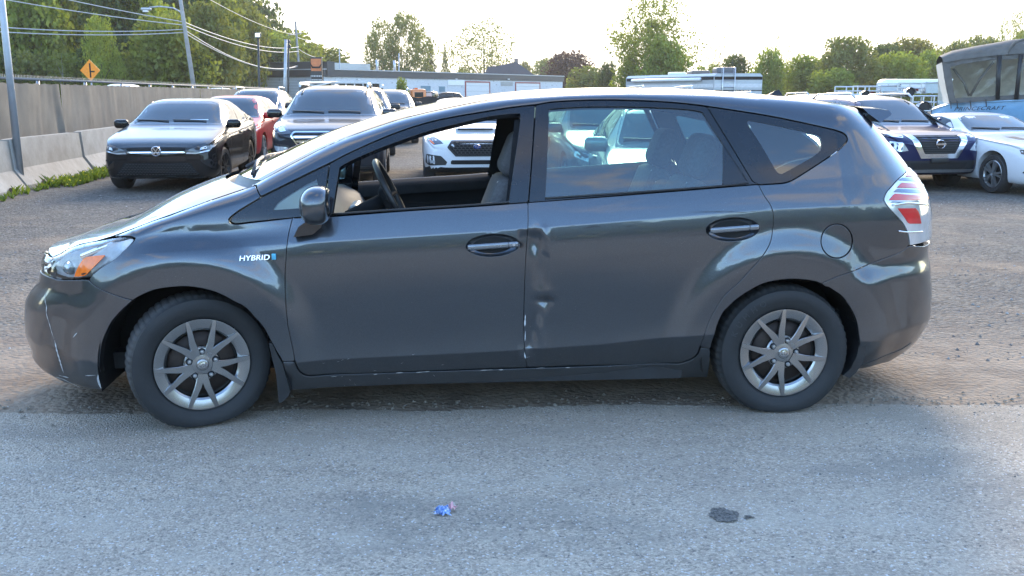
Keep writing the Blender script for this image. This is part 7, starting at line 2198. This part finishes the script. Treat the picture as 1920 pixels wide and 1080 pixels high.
# dashboard
xd = pc(655, 370, .55)[0]
sect = [(-.55, .95), (-.30, 1.0), (-.12, .995), (-.02, .94), (.04, .84), (.05, .70), (.0, .55), (-.1, .45)]
D = np.array([[(xd + a + .05 * (1 - abs(y) / .75) * 0, y, z_ + .02 * math.cos(y * 2)) for a, z_ in sect] for y in np.linspace(-.74, .74, 15)])
m = MB(); m.grid(D); dash = m.build('dashboard', plain('dash_grey', (.085, .088, .09), .75, spec=.2), hero, smooth=True)
m = MB(); m.rbox((xd + .03, -.06, .87), (.05, .28, .20), .02, 3, Matrix.Rotation(R(-14), 3, 'Y')); m.build('centre_stack', plain('stack_silver', (.26, .265, .27), .45, .5), dash, smooth=True)
for yy in (-.09, .05):
    m = MB(); m.rbox((xd + .058, yy - .06, .92), (.03, .09, .055), .01, 2, Matrix.Rotation(R(-14), 3, 'Y')); m.build('air_vent', M_dark, dash, smooth=True)
m = MB(); m.rbox((xd + .09, -.02, .70), (.16, .22, .10), .04, 3, Matrix.Rotation(R(30), 3, 'Y')); m.build('gear_console', M_dark, dash, smooth=True)
# steering wheel
sx, szz = pc(736, 366, .47)
M = Matrix.Translation((sx, -YC + .47, szz)) @ Matrix.Rotation(R(-26), 4, 'Y')
m = MB(); ringp = [tuple(M @ Vector((0, .185 * math.cos(a), .185 * math.sin(a)))) for a in np.linspace(0, 2 * math.pi, 37)]
m.tube(ringp, .0165, 8, cap=False); stw = m.build('steering_wheel', M_black, hero, smooth=True)
m = MB()
for a in (0, math.pi, -math.pi / 2): m.bar(M @ Vector((-.03, 0, 0)), M @ Vector((0, .175 * math.cos(a), .175 * math.sin(a))), .035, .012)
m.rbox(tuple(M @ Vector((-.03, 0, 0))), (.05, .16, .13), .025, 3, M.to_3x3()); m.build('steering_hub', H_trimd, stw, smooth=True, angle=40)
m = MB(); m.tube([tuple(M @ Vector((-.05, 0, 0))), tuple(M @ Vector((-.25, 0, .0)))], .035, 10); m.build('steering_column', H_trimd, stw, smooth=True)
# seats
def seat(x, y, name='seat', w=.50, hr=True, rake=22, top=.62, base=.42):
    e = empty(name, (x, y, 0), 0, hero)
    m = MB(); m.rbox((-.02, 0, base), (.52, w, .16), .06, 3, Matrix.Rotation(R(6), 3, 'Y')); m.build('cushion', H_fabric, e, smooth=True)
    Mb = Matrix.Rotation(R(rake), 3, 'Y')
    c = Vector((.24, 0, base + .04)) + Mb @ Vector((0, 0, top / 2))
    m = MB(); m.rbox(tuple(c), (.13, w, top), .055, 4, Mb); m.build('backrest', H_fabric, e, smooth=True)
    for s_ in (-1, 1):
        pts = [tuple(Vector((.24, 0, base + .04)) + Mb @ Vector((-.058, s_ * (w / 2 - .05), h_))) for h_ in np.linspace(.05, top - .03, 6)]
        m = MB(); m.tube(pts, .005, 5); m.build('piping', H_pipe, e, smooth=True)
    if hr:
        c = Vector((.24, 0, base + .04)) + Mb @ Vector((-.015, 0, top + .115))
        m = MB(); m.rbox(tuple(c), (.12, .27, .23), .056, 4, Mb); m.build('headrest', H_fabric, e, smooth=True)
        a = np.linspace(0, 2 * math.pi, 25)
        ring_ = [tuple(c + Mb @ Vector((-.038, .112 * math.copysign(abs(math.cos(t)) ** .6, math.cos(t)), .078 * math.copysign(abs(math.sin(t)) ** .6, math.sin(t))))) for t in a]
        m = MB(); m.tube(ring_, .006, 5, cap=False); m.build('piping', H_pipe, e, smooth=True)
        for s_ in (-.06, .06):
            p0 = Vector((.24, 0, base + .04)) + Mb @ Vector((-.01, s_, top - .02)); p1 = p0 + Mb @ Vector((0, 0, .07))
            m = MB(); m.tube([tuple(p0), tuple(p1)], .007, 6); m.build('headrest_post', M_silver, e, smooth=True)
    return e
xs_ = pc(985, 330, .45)[0] - .24
seat(xs_ - .34, -.42, 'front_seat', top=.68, base=.46); seat(xs_ - .15, .37, 'front_seat', top=.66, base=.45)
xr_ = pc(1310, 320, .45)[0]
seat(xr_ - .50, -.40, 'rear_seat', w=.44, top=.60, base=.52); seat(xr_ - .50, .40, 'rear_seat', w=.44, top=.60, base=.52); seat(xr_ - .48, 0.0, 'rear_seat', w=.36, top=.56, base=.50, hr=False)
m = MB(); m.box((.1, 0, .30), (2.4, 1.42, .04)); m.box((1.75, 0, .62), (.9, 1.2, .03)); m.build('cabin_floor', H_trimd, hero)
m = MB(); xm, zm = pc(650, 330, .8); m.rbox((xm, 0, 1.27), (.04, .22, .07), .015, 2); m.build('rear_view_mirror', M_black, hero, smooth=True)

# badge
def side_M(s, z, out=.003):
    p = Vector(loc(P3(s, z) + N3(s, z) * out)); n = Vector(N3(s, z))
    t = Vector(P3(s + .02, z) - P3(s - .02, z)).normalized(); b = n.cross(t).normalized()
    Mx = Matrix((t, b, n)).transposed().to_4x4(); Mx.translation = p
    return Mx
b0 = sz(477, 484.5)
text_obj('badge', 'HYBRID', .034, M_chrome, hero, side_M(*b0, .009) @ Matrix.Rotation(R(1), 4, 'Z'), .003, .15, .0006, 1.12)
b1 = sz(514, 481); p = loc(P3(*b1) + N3(*b1) * .007)
m = MB(); m.rbox(tuple(p), (.020, .006, .028), .0025, 2); m.build('badge_mark', plain('badge_blue', (.10, .42, .62), .3, .3), hero, smooth=True)
# scrapes, chips and one painted edge light: thin paint marks
def marks(name, segs, m, parent, out=.0015):
    mm = MB()
    for pts, w in segs:
        q = resample(np.array([sz(*p) for p in pts]), .012)
        P = P3(q[:, 0], q[:, 1]) + N3(q[:, 0], q[:, 1]) * out; n_ = N3(q[:, 0], q[:, 1])
        tg = np.gradient(P, axis=0); tg /= np.linalg.norm(tg, axis=1)[:, None] + 1e-9
        sd = np.cross(n_, tg)
        k = np.linspace(0, 1, len(P)); wv = w * np.clip(np.minimum(k, 1 - k) * 5, .15, 1) * (1 + .5 * np.sin(k * 40 + w * 9e3))
        mm.grid(np.stack([loc(P - sd * wv[:, None]), loc(P + sd * wv[:, None])], 1))
    o = mm.build(name, m, parent, smooth=True)
    return o
M_scr = plain('scratch_and_edge_light', (.50, .52, .54), .5, var=.3, scale=60)
M_dscr = plain('dark_scratch', (.02, .021, .024), .6)
marks('scratch', [([(103, 638), (108, 660), (115, 685), (120, 699)], .0045), ([(86, 545), (88, 575), (94, 610), (102, 636)], .0018), ([(104, 706), (120, 711), (150, 726)], .004), ([(137, 633), (145, 624)], .002), ([(184, 702), (187, 718), (190, 728)], .006), ([(110, 703), (130, 708)], .003), ([(160, 704), (180, 703)], .002)], M_scr, fb)  # second stroke paints the light line of the bumper's corner crease
marks('scratch', [([(985, 590), (984, 612)], .003), ([(983, 660), (985, 672)], .004), ([(987, 670), (993, 668)], .003), ([(985, 620), (984, 640)], .0016)], M_scr, rear_door)
marks('scratch', [([(1290, 398), (1340, 397), (1400, 398), (1432, 394)], .0012), ([(1004, 421), (1006, 426)], .003), ([(1068, 424), (1079, 422)], .0018), ([(1098, 427), (1118, 424), (1128, 426)], .0022), ([(1158, 427), (1163, 424)], .003), ([(1172, 425), (1186, 423)], .0015)], M_dscr, rear_door)
chips = [([(u, v), (u + du, v + dv)], w) for u, v, du, dv, w in [(620, 706, 12, -1, .0018), (640, 706, 3, -1, .0022), (655, 711, 3, 2, .003), (664, 719, 4, 3, .002), (700, 702, 8, -1, .0015), (727, 708, 4, 2, .0025), (742, 699, 14, -1, .0015), (780, 698, 26, -2, .0014), (812, 702, 3, 3, .002), (900, 694, 24, -1, .0013), (935, 693, 9, 0, .0022), (1005, 690, 16, -1, .0012), (1060, 689, 9, 0, .002), (1140, 687, 6, -1, .002), (1190, 686, 5, 0, .0016), (645, 722, 2, 1, .002)]]
marks('stone_chip', chips, plain('chip_white', (.6, .6, .6), .6), rocker)
marks('stone_chip', [([(u, v), (u + 4, v - 1)], .0022) for u, v in ((640, 675), (632, 678), (651, 673), (605, 681), (752, 681), (773, 665), (828, 684), (701, 695))], plain('chip_white', (.6, .6, .6), .6), front_door)
text_obj('hull_lettering', 'PRINCECRAFT', .115, M_dark, text_obj_later[1], text_obj_later[0], .004, .35, .0, 1.35)

# the thin bright air of a low sun
m = MB(); m.box((0, 350, 31), (1900, 2240, 65))
hz_m = bpy.data.materials.new('air'); hz_m.use_nodes = True; ht = hz_m.node_tree; ht.nodes.clear()
ho = ht.nodes.new('ShaderNodeOutputMaterial'); hv = ht.nodes.new('ShaderNodeVolumePrincipled')
hv.inputs['Color'].default_value = (.93, .93, .90, 1); hv.inputs['Density'].default_value = 0.00032; hv.inputs['Anisotropy'].default_value = .35
ht.links.new(hv.outputs[0], ho.inputs['Volume'])
hz = m.build('haze', hz_m); hz['kind'] = 'stuff'
